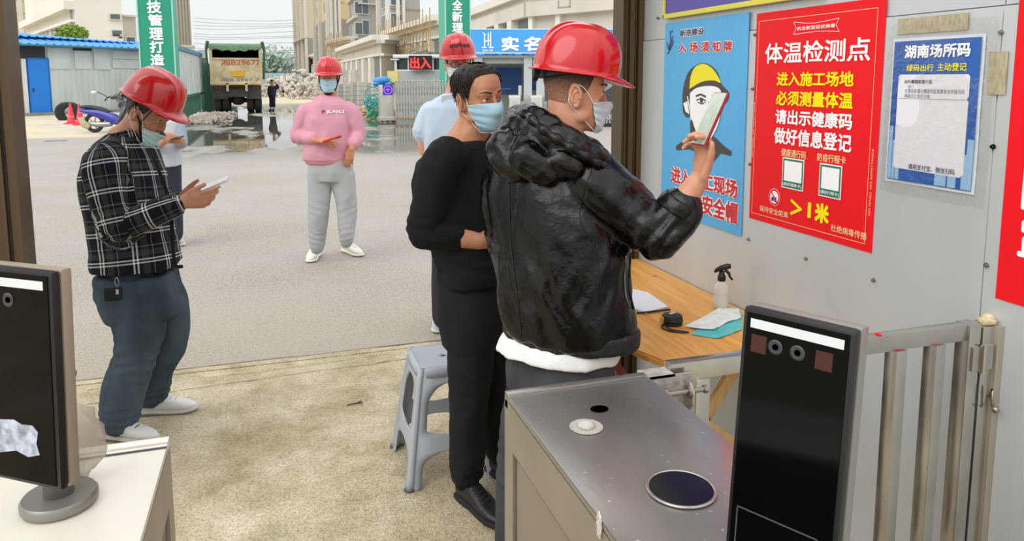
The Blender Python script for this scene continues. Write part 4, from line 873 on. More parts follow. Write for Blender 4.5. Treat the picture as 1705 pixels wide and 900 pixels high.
# --- retractable steel gate with its head unit
M_gs = mat('gate steel', 'b9b8b0', .35, .6, var=.1, vscale=6)
rg = thing('folding_gate', atH(660, 203, 0), 'retractable stainless gate of upright slats across the site entrance', 'gate')
GZ = 26.6; p0 = W(632, 203, GZ); p1 = W(657, 203, GZ)
q = MB(); q.bx((p0.x, p0.y-.2, .08), (p1.x, p0.y+.2, hgt(141, GZ)), bev=.03); hu = q.build('head_unit', mat('head unit steel', 'c6c3b8', .4, .4, var=.1, vscale=3), rg, angle=40)
q = MB(); q.bx((p0.x-.04, p0.y-.26, .06), (p1.x+.04, p0.y+.26, .2), bev=.02); q.build('plinth', M_gs, hu)
for k in range(3): q = MB(); q.cyl((p0.x+.06+k*.2, p0.y-.24, .07), .06, .05, 14, axis=(0, 1, 0)); q.build('roller', M_rub, hu)
c_ = V(((p0.x+p1.x)/2+.03, p0.y-.215, hgt(149, GZ)))
q = MB(); q.box(c_, (.36, .01, .36)); q.build('sign_plate', mat('sign violet', '5a1fc8', .5), rg)
q = MB(frame(c_+V((0, -.008, 0)), (1, 0, 0), zd=(0, -1, 0))); disc(q, 0, 0, .155, 0, rin=.135); line(q, [(-.09, 0), (.09, 0)], .02, .001); line(q, [(0, -.07), (0, .09)], .02, .001); q.build('sign_symbol', mat('sign pale violet', 'c9b4f4', .5), rg, kind='stuff')
N = 34; g0 = W(659, 203, GZ); g1 = W(812, 206, GZ-.6); hz = hgt(134, GZ)
for i in range(N):
    p = g0.lerp(g1, i/(N-1)); q = MB(); q.bx((p.x-.035, p.y-.12, .1), (p.x+.03, p.y-.08, hz-.05), bev=.008); q.tube(crv([(p.x, p.y-.1, hz-.06), (p.x+.01, p.y-.1, hz), (p.x+.05, p.y+.02, hz-.01), (p.x+.05, p.y+.12, hz-.08)], 3), .02, 6); sl_ = q.build('slat', M_gs, rg, kind='stuff')
    if i % 2 == 0: q = MB(); q.ball((p.x, p.y-.15, .17), (.06, .05, .06), 8); q.box((p.x, p.y-.1, .10), (.1, .2, .05)); q.build('caster', mat('caster rust', 'a58a6a', .7), rg, kind='stuff')
q = MB()
for i in range(N-1):
    a, b_ = g0.lerp(g1, i/(N-1)), g0.lerp(g1, (i+1)/(N-1))
    for z0, z1 in ((.35, .75), (.75, .35), (.95, 1.3), (1.3, .95)): q.tube([(a.x, a.y+.05, z0), (b_.x, b_.y+.05, z1)], .012, 5)
q.build('cross_link', M_gs, rg, kind='stuff')
# --- gatehouse behind the gate with a red display
gh = thing('gatehouse', W(690, 190, 31) - V((0, 0, 0)), 'glazed white gatehouse with red character display behind the folding gate', 'booth'); GHZ = 31.0
def pxbox(nm, x0, y0, x1, y1, z, th, m, parent, bev=0, kind=None):
    a, b_ = W(x0, y1, z), W(x1, y0, z); M = frame(a, (rt.x, rt.y, 0), zd=(0, 0, 1)); n = M.to_3x3() @ V((0, 1, 0)); s_ = 1 if n.dot(fw) > 0 else -1
    q = MB(M); wdt = (V((b_.x, b_.y, 0))-V((a.x, a.y, 0))).length
    z0 = EYE+(130-y1)*z/FPX; z1 = EYE+(130-y0)*z/FPX; z0 -= a.z; z1 -= a.z
    q.box((wdt/2, s_*th/2, (z0+z1)/2), (wdt, th, z1-z0), bev=bev); return q.build(nm, m, parent, kind=kind) if kind else q.build(nm, m, parent)
M_wp = mat('white paint', 'e2e5e5', .5); M_lg = mat('light grey wall', 'b9bdbd', .7); M_gl = mat('dark glazing', '3c4a4c', .15, spec=.6)
pxbox('wall', 660, 118, 740, 195, GHZ, 2.5, M_lg, gh); pxbox('roof_slab', 654, 91, 742, 97, GHZ-.3, 3.2, M_wp, gh, bev=.04)
pxbox('glazing', 661, 98, 740, 118, GHZ+.3, 1.5, M_gl, gh); pxbox('ledge', 658, 116, 742, 119, GHZ-.1, .3, M_wp, gh)
for x in (657, 679, 719, 738): pxbox('mullion', x, 96, x+2.2, 119, GHZ-.12, .08, M_wp, gh)
pxbox('lower_window', 664, 121, 697, 130, GHZ-.04, .06, M_gl, gh); pxbox('lower_window', 701, 121, 732, 130, GHZ-.04, .06, M_gl, gh)
pxbox('curved_visor', 650, 98, 664, 100, GHZ-.25, .8, M_wp, gh)
ld = pxbox('display', 681, 93, 719, 116, GHZ-.5, .15, mat('display black', '1c0a0c', .4), gh)
p0 = W(683, 114.5, GHZ-.52); text('出入', 1, frame(p0, (rt.x, rt.y, 0), zd=(-fw.x, -fw.y, 0)), mat('display red', 'ff2a2a', .5, emit=1.6), gh, bold=.03, w=34/FPX*GHZ, h=19/FPX*GHZ)
q = MB()
for k in range(26):
    a = W(672+k*3, 91-random.uniform(0, 6), GHZ+.5+random.random()); q.tube([a, a+V((random.uniform(.1, .4), random.uniform(-.2, .2), random.uniform(-.15, .12)))], .04, 5)
q.build('roof_clutter', mat('clutter', '6d6a5f', .8), gh, kind='stuff')
pxbox('box_body', 645, 118, 662, 137, 29.5, .6, mat('pale yellow paint', 'e6d489', .6), None); o = bpy.data.objects['box_body']; o.name = 'metal_box'; tag(o, 'pale yellow box standing behind the gate head unit', 'box')
o.data.transform(Matrix.Identity(4))
q = MB(); c_ = W(636, 136, 29.3)
for i, (dx, dz, r_) in enumerate(((-.1, .02, .24), (.1, .06, .22), (.2, -.1, .18), (-.22, -.08, .14))): q.ball(c_+V((dx, 0, dz)), (r_, .25, r_*.7), 12)
o = q.build('tarpaulin', mat('tarp blue', '3f93e0', .6, var=.2, vscale=6), None, smooth=True, label='bright blue tarpaulin bundled on a stack behind the gate head', cat='tarpaulin')
def rocks(nm, n, fn, sz, m, lab, cat, seed=1):
    random.seed(seed); q = MB(); ico = bmesh.new(); bmesh.ops.create_icosphere(ico, subdivisions=1, radius=1); ico.verts.ensure_lookup_table()
    iv = [v.co.copy() for v in ico.verts]; fi = [[v.index for v in f.verts] for f in ico.faces]; ico.free()
    for k in range(n):
        p, s_ = fn(k); s_ *= random.uniform(.4, 1.3)*sz; E_ = Euler([random.uniform(0, 6.3) for _ in range(3)]).to_matrix(); fl = V((random.uniform(.5, 1.3), random.uniform(.6, 1.3), random.uniform(.4, .9)))
        q.add([p + E_ @ V((v.x*fl.x*s_*random.uniform(.8, 1.2), v.y*fl.y*s_, v.z*fl.z*s_)) for v in iv], fi)
    return q.build(nm, m, None, label=lab, cat=cat, kind='stuff')
M_stone = mat('rubble grey', 'a8a297', .9, var=.45, vscale=.7, col2='d2cabb'); M_earth = mat('rubble earth', 'a98f70', .95, var=.4, vscale=.5, col2='cbb698')
def heap(cx, cz, wx, wy, h):
    c_ = gnd(cx, cz)
    def f(k):
        a, r_ = random.uniform(0, 6.3), math.sqrt(random.random()); hh = h*(1-r_)**.8*random.uniform(.5, 1.05)
        return c_+V((math.cos(a)*r_*wx, math.sin(a)*r_*wy, max(.05, hh))), .35+.5*(1-r_)
    return f
rocks('rubble_heap', 900, heap(500, 66, 5.0, 5, 2.3), .42, M_stone, 'broad heap of pale demolition rubble behind the man in pink', 'rubble', 3)
rocks('rubble_heap', 500, heap(540, 58, 2.6, 4, 2.5), .4, M_stone, 'pale rubble mound right against the man in pink', 'rubble', 4)
rocks('earth_mound', 400, heap(478, 72, 3.6, 5, 1.1), .5, M_earth, 'low brown earth mound at the end of the road', 'earth', 5)
rocks('brick_debris', 520, lambda k: (V((HX+.75+random.gauss(0, .4), random.uniform(27.5, 35.5), random.uniform(0, .08))), .5), .17, mat('debris pinkish', 'a8968c', .9, var=.4, vscale=2, col2='c7bcb2'), 'broken bricks scattered under the pale hoarding', 'rubble', 6)
rocks('kerb_rubble', 260, lambda k: (gnd(random.uniform(560, 640), random.uniform(30, 44))+V((0, 0, random.uniform(0, .2))), .5), .22, M_earth, 'loose stones left of the folding gate', 'rubble', 7)
# grey block stacks and slabs by the gate
for i, (x0, y0, x1, y1, z, lab) in enumerate(((566, 116, 592, 148, 50, 'tall pale concrete slab behind the pink sweater shoulder'), (560, 139, 582, 168, 40, 'stained concrete slab leaning left of the block stack'), (583, 136, 604, 160, 38, 'grey brick stack, left of three by the gate'), (606, 137, 628, 162, 36, 'grey brick stack next to the gate head unit'))):
    t = thing('block_stack', gnd((x0+x1)/2, z), lab, 'block stack'); cols = 4; y1 = 130+EYE*FPX/z; rows = max(4, round((y1-y0)/7))
    for r_ in range(rows):
        for c2 in range(cols):
            dx = (x1-x0)/cols; y1 = 130+EYE*FPX/z; rows = max(4, round((y1-y0)/7)); dy = (y1-y0)/rows
            pxbox('block', x0+c2*dx+.25, y0+r_*dy+.3, x0+(c2+1)*dx-.1, y0+(r_+1)*dy-.1, z+.02*((r_+c2) % 3), 1.2, mat('block grey %d' % ((r_*3+c2) % 3), ('b9b5ac', 'aaa69e', 'c6c3bb')[(r_*3+c2) % 3], .9), t)
tp = thing('coiled_mesh', gnd(626, 29), 'tangle of teal hoses beside the gate head unit', 'hose')
random.seed(12)
for k in range(16):
    c_ = W(622+random.uniform(-9, 7), 165+random.uniform(-14, 14), 29+random.uniform(-.5, .5)); ax = V((random.uniform(-1, 1), random.uniform(-1, 1), random.uniform(-1, 1))).normalized(); u = ax.orthogonal().normalized(); v_ = ax.cross(u); r_ = random.uniform(.15, .3); c_.z = max(c_.z, r_+.02) if k % 3 else r_+.01
    q = MB(); q.tube([c_+u*math.cos(a)*r_+v_*math.sin(a)*r_ for a in [2*math.pi*i/14 for i in range(14)]], .022, 5, closed=True); q.build('hose_loop', mat('teal hose', '2aa39c', .5) if k % 3 else mat('green hose', '3fae7c', .5), tp, smooth=True)
# --- registration kiosk with the blue sign
ks = thing('kiosk', atY(900, 195, 27), 'open registration kiosk under a long blue sign, behind the two nearest men', 'kiosk'); KZ = 26.5
M_sb = mat('sign blue', '46a4ec', .45, var=.06, vscale=.5); sg = pxbox('sign_board', 784, 50, 1060, 92, KZ, .5, M_sb, ks)
pxbox('sign_top_trim', 783, 48.5, 1061, 50.5, KZ-.03, .6, M_wp, ks); pxbox('sign_rule', 784, 88, 1061, 89, KZ-.02, .02, M_w, ks); pxbox('sign_rule', 784, 52.2, 1061, 53, KZ-.02, .02, M_w, ks)
fx = (rt.x, rt.y, 0); fz = (-fw.x, -fw.y, 0)
def KP(px, py, off=.02):
    n = V((fw.x, fw.y, 0)).normalized(); r = ray(px, py); return EYEP + r*(((W(784, 92, KZ)-EYEP).dot(n)-off)/r.dot(n))
for ch, xa, xb in (('实', 835, 864), ('名', 872, 901), ('制', 909, 938), ('通', 946, 975), ('道', 983, 1012)):
    text(ch, 1, frame(KP(xa, 85), fx, zd=fz), M_w, ks, bold=.04, w=(xb-xa)/FPX*KZ, h=24/FPX*KZ)
Ms_ = frame(KP(801, 79), fx, zd=fz); k_ = KZ/FPX
q = MB(Ms_)
for pts in ([(3, 0), (6, 1), (6, 22)], [(10, 1), (10, 26), (17, 0)] if False else [(16, 0), (16, 26)], [(3, 24), (8, 20)], [(6, 10), (16, 12)], [(12, 2), (12, 24)], [(1, 0), (9, 0)], [(13, 0), (21, 0)]): line(q, [(a*k_, b_*k_) for a, b_ in pts], 2*k_, 0)
q.build('sign_emblem', M_w, ks, kind='stuff')
text('湘核十建', 1, frame(KP(803, 86), fx, zd=fz), M_w, ks, bold=.01, w=18*k_, h=4*k_)
for a, s_ in ((806, '项目名称：安置小区'), (868, '建设工程项目部')): text(s_, 1, frame(KP(a, 91.6), fx, zd=fz), mat('print navy', '16306e', .5), ks, bold=.02, w=52*k_, h=2.6*k_)
pxbox('soffit', 786, 92, 1060, 96, KZ+.1, 3.5, M_lg, ks); pxbox('back_wall', 788, 96, 1060, 196, KZ+3.4, .2, mat('kiosk back wall', 'b3b1ab', .8), ks)
pxbox('beam', 786, 96, 1060, 106, KZ+.3, .3, mat('beam grey', 'a9a7a2', .7), ks)
for x in (790, 872, 893, 1000): pxbox('pillar', x, 96, x+6, 196, KZ+.4, .25, M_lg, ks)
M_nb = mat('notice blue', '3a66ae', .5, var=.15, vscale=2)
for x0, y0, x1, y1 in ((822, 113, 868, 156), (878, 120, 893, 150), (905, 118, 950, 152)):
    nb = pxbox('notice_board', x0, y0, x1, y1, KZ+3.2, .1, M_nb, ks)
    for r_ in range(6): yy = y0+5+r_*(y1-y0-8)/6; pxbox('print_line', x0+4, yy, x1-4-random.uniform(0, 14), yy+1.1, KZ+3.17, .02, mat('print pale blue', '9cc4e4', .5), nb)
pxbox('card_reader', 863, 142, 868, 158, KZ+.8, .15, M_wp, ks)
for i, (x0, x1) in enumerate(((848, 866), (884, 902), (920, 938))):
    t = thing('turnstile', gnd((x0+x1)/2, KZ-.4), 'pale turnstile pedestal in the distant kiosk', 'turnstile', 'turnstiles in the distant kiosk'); t['label'] = ('pale turnstile pedestal under the large blue notice board', 'pale turnstile pedestal just left of the red-helmeted neck', 'pale turnstile pedestal hidden behind the leather-jacket man')[i]
    pxbox('pedestal', x0, 162, x1, 197, KZ-.4, 1.2, mat('pedestal', 'c9c6bc', .5), t); pxbox('lid', x0-1, 159, x1+1, 163, KZ-.45, 1.3, mat('lid', 'd8d6ce', .4), t); pxbox('glass_wing', x1, 168, x1+8, 188, KZ, .04, mat('wing', 'b5c2c2', .2), t)
    pxbox('front_plate', x0+4, 168, x1-4, 192, KZ-.42, .03, M_lg, t)
q = MB(); q.bx((7.3, 23.6, 0), (14, 24.4, .14), bev=.02); q.build('kerb', mat('kerb', 'b9b5ab', .9, var=.1, vscale=2), None, label='pale concrete kerb in front of the kiosk', cat='kerb')
# --- parked car, only its rear quarter shows beside the door post
car = thing('car', atH(1015, 207, 0), 'dark grey car by the doorway jamb, mostly hidden', 'car'); CZ = 24.2
M_car = mat('car dark paint', '3b4046', .25, .3, coat=.6)
Mc = frame(gnd(1010, CZ), fx, zd=(0, 0, 1)); s_ = 1 if (Mc.to_3x3() @ V((0, 1, 0))).dot(fw) > 0 else -1
prof = [(-.75, .35), (-.80, .62), (-.66, .88), (-.30, .98), (.25, 1.38), (1.2, 1.50), (2.6, 1.45), (3.3, 1.0), (3.7, .9), (3.75, .4)]
q = MB(Mc); q.ring_loft([[V((x, s_*y, z)) for x, z in prof] for y in (.0, .08, 1.7, 1.78)] ); q.build('body_shell', M_car, car, angle=35)
q = MB(Mc); q.add([(x, -s_*.012, z) for x, z in ((.02, 1.0), (.38, 1.32), (1.2, 1.42), (2.5, 1.38), (3.0, 1.02))], [(0, 1, 2, 3, 4)]); q.build('side_window', M_gl, car)
for x in (.05, 2.85):
    q = MB(Mc); q.tube([(x, -s_*.03, .33), (x, s_*.2, .33)], .335, 32); wh = q.build('wheel', M_rub, car, angle=40)
    q = MB(Mc); q.tube([(x, -s_*.04, .33), (x, s_*.0, .33)], .235, 32); q.build('rim_well', mat('rim dark', '5a5d60', .4, .5), wh)
    for k in range(10): q = MB(Mc @ Matrix.Translation((x, -s_*.05, .33)) @ Matrix.Rotation(2*math.pi*k/10, 4, 'Y')); q.box((.125, 0, 0), (.20, .02, .028)); q.build('spoke', mat('spoke silver', 'd3d6d8', .3, .7), wh)
q = MB(Mc); q.ball((-.70, -s_*.02, .80), (.08, .05, .10), 10); q.build('tail_lamp', mat('lamp red', 'e3283c', .25), car, smooth=True)
# ================================================================ BUILDINGS AND FAR BACKGROUND
def face(a, b_):            # frame of a wall face from ground point a to b: x along, z up, y away from the viewer
    a, b_ = V((a[0], a[1], 0)), V((b_[0], b_[1], 0)); M = frame(a, b_-a, zd=(0, 0, 1)); n = M.to_3x3() @ V((0, 1, 0))
    return M, (b_-a).length, (1 if n.dot(V((a.x, a.y, 0))) > 0 else -1)
def colmats(*c): return [mat('render ' + x, x, .85, var=.06, vscale=.15) for x in c]
M_win = mat('far window', '59646a', .3); M_winl = mat('far window frame', 'cfcdc4', .7)
def block(nm, lab, pts, H, m, lower=None, hlow=0, cat='building'):
    """pts: ground corners left-far, near corner, right; walls as upright slabs"""
    t = thing(nm, V((pts[1][0], pts[1][1], 0)), lab, cat)
    P = [V((p[0], p[1], 0)) for p in pts]; q = MB(); back = P[0]+(P[2]-P[1])
    ring = [P[0], P[1], P[2], back]
    q.ring_loft([[p+V((0, 0, 0 if not lower else hlow)) for p in ring], [p+V((0, 0, H)) for p in ring]]); q.build('wall', m, t)
    if lower:
        c_ = sum(ring, V())/4; r2 = [c_+(p-c_)*1.012 for p in ring]
        q = MB(); q.ring_loft([[p for p in r2], [p+V((0, 0, hlow)) for p in r2]]); q.build('lower_wall', lower, t)
    return t
def windows(t, a, b_, xs, zs, w, h, m=M_win, fr=M_winl, d=.12, sill=True):
    M, L_, s_ = face(a, b_)
    for x in xs:
        for z in zs:
            q = MB(M); q.box((x*L_, -s_*d/2, z+h/2), (w+.22, d, h+.25)); f = q.build('window', fr, t)
            q = MB(M); q.box((x*L_, -s_*(d/2+.03), z+h/2), (w, d, h)); q.build('pane', m, f)
def band(t, nm, a, b_, z0, z1, d, m, over=.0):
    M, L_, s_ = face(a, b_); q = MB(M); q.bx((-over, min(-s_*d, 0), z0), (L_+over, max(-s_*d, 0), z1)); return q.build(nm, m, t)
def strips(t, nm, a, b_, xs, w, z0, z1, d, m):
    M, L_, s_ = face(a, b_)
    for x in xs: q = MB(M); q.bx((x*L_-w/2, min(-s_*d, 0), z0), (x*L_+w/2, max(-s_*d, 0), z1)); q.build(nm, m, t)
Mb1, Mb2, Mb3, Mb4, Mb5 = colmats('c9bda0', '8f8a84', 'a3a19d', 'c7c3b8', 'd9d5cc')
def G2(px, z): p = gnd(px, z); return p
# towers right
P = [G2(497, 190), G2(517, 165), G2(533, 172)]
t = block('apartment_tower', 'farthest beige tower block, beside the open sky', P, 62, Mb1, Mb2, hgt(65, 168))
zz = [9+3.1*k for k in range(15)]
windows(t, P[0], P[1], (.18, .5, .82), zz, 3.0 if False else 1.6, 1.9); strips(t, 'wall_rib', P[0], P[1], (.02, .34, .66, .98), .9, 0, 62, .6, Mb5)
band(t, 'cornice', P[0], P[1], hgt(66, 168), hgt(64, 168), .9, Mb4)
P = [G2(531, 150), G2(553, 132), G2(589, 138)]
t = block('apartment_tower', 'beige tower with plain yellow side wall, second from the sky', P, 62, mat('render yellow', 'cdb98d', .85, var=.05, vscale=.2), Mb2, hgt(36, 135))
zz = [4+3.1*k for k in range(17)]
windows(t, P[0], P[1], (.2, .75), zz, 1.6, 1.9); windows(t, P[1], P[2], (.10, .27), zz, 1.1, 1.9); strips(t, 'wall_rib', P[0], P[1], (.0, .45, 1.), 1.0, 0, 62, .6, Mb4); strips(t, 'wall_rib', P[1], P[2], (.01, .185, .37), .7, 0, 62, .5, Mb5)
for z in range(6, 60, 3): band(t, 'panel_joint', P[1].lerp(P[2], .42), P[2], z, z+.12, .08, mat('joint beige', 'a8976f', .9))
P = [G2(586, 122), G2(600, 110), G2(641, 113)]
t = block('apartment_tower', 'raw grey concrete tower with dark window column, above the colonnade', P, 60, Mb3)
zz = [5+3.0*k for k in range(14)]
windows(t, P[0], P[1], (.3, .75), zz, 1.7, 1.8); windows(t, P[1], P[2], (.28,), zz, 1.0, 2.0, d=.2); windows(t, P[1], P[2], (.07,), zz, 1.6, 1.6); band(t, 'cornice', P[1], P[2], hgt(11, 111), hgt(9, 111), .8, Mb4)
for z in zz: band(t, 'floor_band', P[0], P[1], z-.6, z-.3, .5, Mb4)
P = [G2(636, 100), G2(653, 92), G2(702, 95)]
t = block('apartment_tower', 'grey tower with white-framed balconies, left of the scaffolding', P, 58, Mb3)
zz = [4.5+3.0*k for k in range(14)]
windows(t, P[0], P[1], (.5,), zz, 3.0, 2.0); strips(t, 'white_rib', P[0], P[1], (.04, .96), .45, 0, 58, .5, Mb5); windows(t, P[1], P[2], (.12, .3), zz, .9, 1.9); strips(t, 'white_rib', P[1], P[2], (.21, .38), .35, 0, 58, .5, Mb5)
for z in zz[::1]: band(t, 'floor_band', P[1], P[2], z-.5, z-.38, .12, Mb2)
# podium shops
def podium(lab, pxl, zl, pxc, zc_, pxr, zr, yt, bays, op0, op1, m, scaffold=False, corn=.9, bands=True):
    P = [G2(pxl, zl), G2(pxc, zc_), G2(pxr, zr)]; H = hgt(yt, zc_)
    t = block('shop_block', lab, P, H, m)
    for a, b_ in ((P[0], P[1]), (P[1], P[2])):
        band(t, 'cornice', a, b_, H-.45, H+.05, corn, Mb5, over=.0); band(t, 'cornice_step', a, b_, H-.8, H-.45, corn*.5, Mb4)
        if bands: band(t, 'string_course', a, b_, op1+.1, op1+.35, .3, Mb5)
    M, L_, s_ = face(P[0], P[1])
    for i in range(bays):
        x = L_*(i+.5)/bays; w_ = L_/bays*.55
        q = MB(M); q.box((x, -s_*.03, (op0+op1)/2), (w_, .12, op1-op0)); q.build('opening', mat('shop void', '6d7474', .6), t)
        q = MB(M); q.box((L_*i/bays, -s_*.25, (op0+op1)/2), (L_/bays*.32, .5, op1-op0)); q.build('pier', Mb5, t)
    if scaffold:
        Ms = mat('bamboo pole', 'a98f5f', .8); q = MB(M)
        nn = int(L_/1.3)
        for i in range(nn+1): q.tube([(L_*i/nn, -s_*1.1, 0), (L_*i/nn, -s_*1.1, H+random.uniform(0, 1.2))], .05, 5)
        o = q.build('scaffold_pole', Ms, t, kind='stuff'); q = MB(M)
        for z in np.arange(1.5, H, 1.5): q.tube([(0, -s_*1.15, z), (L_, -s_*1.15, z)], .05, 5)
        for i in range(0, nn, 3): q.tube([(L_*i/nn, -s_*1.2, .5), (L_*min(i+3, nn)/nn, -s_*1.2, H-.5)], .04, 5)
        q.build('scaffold_rail', Ms, t, kind='stuff')
    return t, P, H
podium('long low shop block at the far end of the street', 497, 200, 546, 145, 575, 150, 87, 9, .3, 4.2, Mb4)
podium('scaffolded shop block between the towers and the colonnade', 553, 128, 592, 112, 606, 113, 62, 5, .3, 4.5, Mb4, True)
podium('pale colonnaded shop block behind the blue tarpaulin', 571, 112, 637, 76, 661, 79, 60, 7, .3, hgt(95, 76), mat('render pale', 'c9c2b6', .85, var=.08, vscale=.4))
podium('bamboo-scaffolded shop block behind the right gate column', 648, 90, 738, 66, 760, 67, 28, 8, .3, 5.0, Mb4, True)
t, P, H = podium('nearest shop block with deep concrete fascia above the blue sign', 772, 63, 885, 44, 1060, 38.5, -14, 6, .2, hgt(31, 44), mat('fascia concrete', 'cbc5bb', .85, var=.12, vscale=.35, detail=9), corn=.7)
band(t, 'fascia', P[0], P[1], hgt(31, 44), H-.8, .5, mat('fascia concrete', 'cbc5bb')); band(t, 'fascia', P[1], P[2], hgt(31, 44), H-.8, .5, mat('fascia concrete', 'cbc5bb'))
M, L_, s_ = face(P[1], P[2]); q = MB(M)
for a, b_, c_, d_ in ((.33, .34, hgt(17, 42), H-.9), (.44, .45, hgt(17, 42), H-.9), (.33, .45, hgt(17, 42), hgt(16, 42)+.02)): q.bx((a*L_, -s_*.53, b_*0+c_), (b_*L_, -s_*.5, d_)) if a != .33 or b_ != .45 else q.bx((a*L_, -s_*.53, c_), (b_*L_, -s_*.5, c_+.06))
q.build('hatch_outline', mat('hatch line', 'a39c90', .9), t, kind='stuff')
strips(t, 'pilaster', P[1], P[2], (.02, .3), .35, 0, hgt(31, 44), .3, Mb5)
# balustrade on its roof
q = MB(M)
# left: big white institutional building, beige tower, grey tower, tall slab
Mw = mat('render white', 'd8d6ca', .85, var=.07, vscale=.2, detail=8)
P = [G2(56, 92), G2(137, 66), G2(214, 68)]
t = block('institution', 'large cream building with two small windows on its blank wall, behind the shed', P, 15, Mw)
M, L_, s_ = face(P[1], P[2])
for px, y0, y1 in ((202, 25, 36), (203.5, 51, 60)):
    x = L_*(px-137)/77; zc_ = 67.8; q = MB(M); q.bx((x-.5, -s_*.2 if s_ > 0 else 0, hgt(y1, zc_)), (x+.5, .0 if s_ > 0 else .2, hgt(y0, zc_))); w_ = q.build('window', M_winl, t)
    q = MB(M); q.box((x, -s_*.22, (hgt(y1, zc_)+hgt(y0, zc_))/2), (.75, .06, hgt(y0, zc_)-hgt(y1, zc_)-.2)); q.build('pane', M_win, w_)
windows(t, P[0], P[1], (.12, .2, .36, .44, .52, .62, .70, .80, .87), (4.6,), 1.1, 2.0); windows(t, P[0], P[1], (.97,), (5.1,), 1.1, 3.0)
q = MB(face(P[0], P[1])[0]); M, L_, s_ = face(P[0], P[1]); zt_ = hgt(9, 66)
# sloping eaves line of the side wing is the parapet in perspective
band(t, 'parapet', P[0], P[1], zt_-.5, zt_+.2, .8, Mb5); band(t, 'string_course', P[0], P[1], zt_-1.6, zt_-1.35, .4, Mb5)
P = [G2(4, 130), G2(10, 120), G2(64, 124)]
t = block('apartment_tower', 'beige panelled tower behind the cream building, top left', P, 60, mat('render cream', 'dccfa9', .85, var=.05, vscale=.2))
for k in range(4, 60, 2): band(t, 'panel_joint', P[1], P[2], k, k+.1, .06, mat('joint beige', 'a8976f', .9))
strips(t, 'wall_rib', P[1], P[2], (.68, .97), .6, 0, 60, .3, Mb5)
P = [G2(60, 150), G2(66, 140), G2(128, 145)]
t = block('apartment_tower', 'dull brown tower with glazed floors, behind the cream roofline', P, 60, Mb2)
windows(t, P[1], P[2], (.12, .32, .55, .78, .92), [9.5+3*k for k in range(4)], 1.6, 2.0)
P = [G2(212, 80), G2(214, 78), G2(236, 79)]
t = block('annex', 'narrow grey annex between the cream building and the teal column', P, hgt(28, 78), Mb4); band(t, 'cornice', P[1], P[2], hgt(30, 78), hgt(27, 78), .4, Mb5); windows(t, P[1], P[2], (.5,), (4.5, 1.2), .8, 1.3)
P = [G2(289, 175), G2(300, 165), G2(323, 170)]
t = block('apartment_tower', 'tall slim grey tower just right of the left teal column', P, 75, mat('render greige', 'b9afa3', .85, var=.06, vscale=.3))
strips(t, 'wall_rib', P[1], P[2], (.06, .28, .5, .72, .94), .5, 0, 75, .5, Mb4); windows(t, P[1], P[2], (.17, .39, .61, .83), [10+3.2*k for k in range(10)], .35, 1.7, d=.06); strips(t, 'wall_rib', P[0], P[1], (.2, .6), .6, 0, 75, .5, Mb4)
P = [G2(300, 120), G2(304, 118), G2(331, 119)]
t = block('low_building', 'plain pale block at the foot of the slim tower', P, hgt(77, 118), Mb5); band(t, 'parapet', P[1], P[2], hgt(79, 118), hgt(76, 118), .3, Mb4)
P = [G2(334, 210), G2(336, 208), G2(350, 210)]
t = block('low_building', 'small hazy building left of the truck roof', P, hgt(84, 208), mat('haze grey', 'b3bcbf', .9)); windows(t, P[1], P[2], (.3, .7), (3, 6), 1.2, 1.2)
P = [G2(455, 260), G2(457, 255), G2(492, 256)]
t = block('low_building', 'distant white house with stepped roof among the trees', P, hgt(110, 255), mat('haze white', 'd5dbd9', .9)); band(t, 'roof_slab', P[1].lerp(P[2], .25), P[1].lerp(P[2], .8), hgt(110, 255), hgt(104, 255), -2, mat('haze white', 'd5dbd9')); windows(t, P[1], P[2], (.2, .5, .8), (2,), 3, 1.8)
# blue site wall across the end of the road
P = [G2(430, 125), G2(545, 118)]
t = thing('site_wall', P[0], 'faded blue hoarding closing the far end of the road', 'fence')
M, L_, s_ = face(P[0], P[1])
for i in range(16): q = MB(M); q.bx((L_*i/16+.04, -.05, 0), (L_*(i+1)/16-.04, .05, hgt(121.5, 120))); q.build('panel', mat('faded blue', '93a7b5', .8, var=.06, vscale=.3), t)
# hazy hills and trees
def crown(c_, r, n, m, parent, nm='foliage', leaf=.35, seed=0):
    random.seed(seed); q = MB()
    for k in range(n):
        d = V((random.gauss(0, 1), random.gauss(0, 1), random.gauss(0, 1))).normalized()*(random.random()**.35); p = V(c_)+V((d.x*r[0], d.y*r[1], d.z*r[2]))
        a = V((random.uniform(-1, 1), random.uniform(-1, 1), random.uniform(-.6, 1))).normalized(); u = a.orthogonal().normalized()*leaf*random.uniform(.5, 1.2); v_ = a.cross(u)
        q.add([p-u, p+v_*.6, p+u, p-v_*.6], [(0, 1, 2, 3)])
    return q.build(nm, m, parent, kind='stuff')
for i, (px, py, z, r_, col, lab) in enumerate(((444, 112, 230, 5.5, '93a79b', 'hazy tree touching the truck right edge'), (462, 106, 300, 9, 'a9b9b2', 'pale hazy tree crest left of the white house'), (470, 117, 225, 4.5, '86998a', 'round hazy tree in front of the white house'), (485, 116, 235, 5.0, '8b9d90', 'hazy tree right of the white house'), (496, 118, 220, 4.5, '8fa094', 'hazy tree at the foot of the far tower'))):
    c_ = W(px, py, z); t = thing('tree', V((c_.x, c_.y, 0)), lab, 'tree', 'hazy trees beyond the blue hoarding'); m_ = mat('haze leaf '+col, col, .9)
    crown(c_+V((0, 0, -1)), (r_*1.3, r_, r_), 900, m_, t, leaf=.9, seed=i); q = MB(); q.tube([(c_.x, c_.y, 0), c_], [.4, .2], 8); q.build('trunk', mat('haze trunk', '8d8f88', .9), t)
q = MB(); a_ = gnd(425, 420); b2 = gnd(510, 420); n_ = 40; vv = []
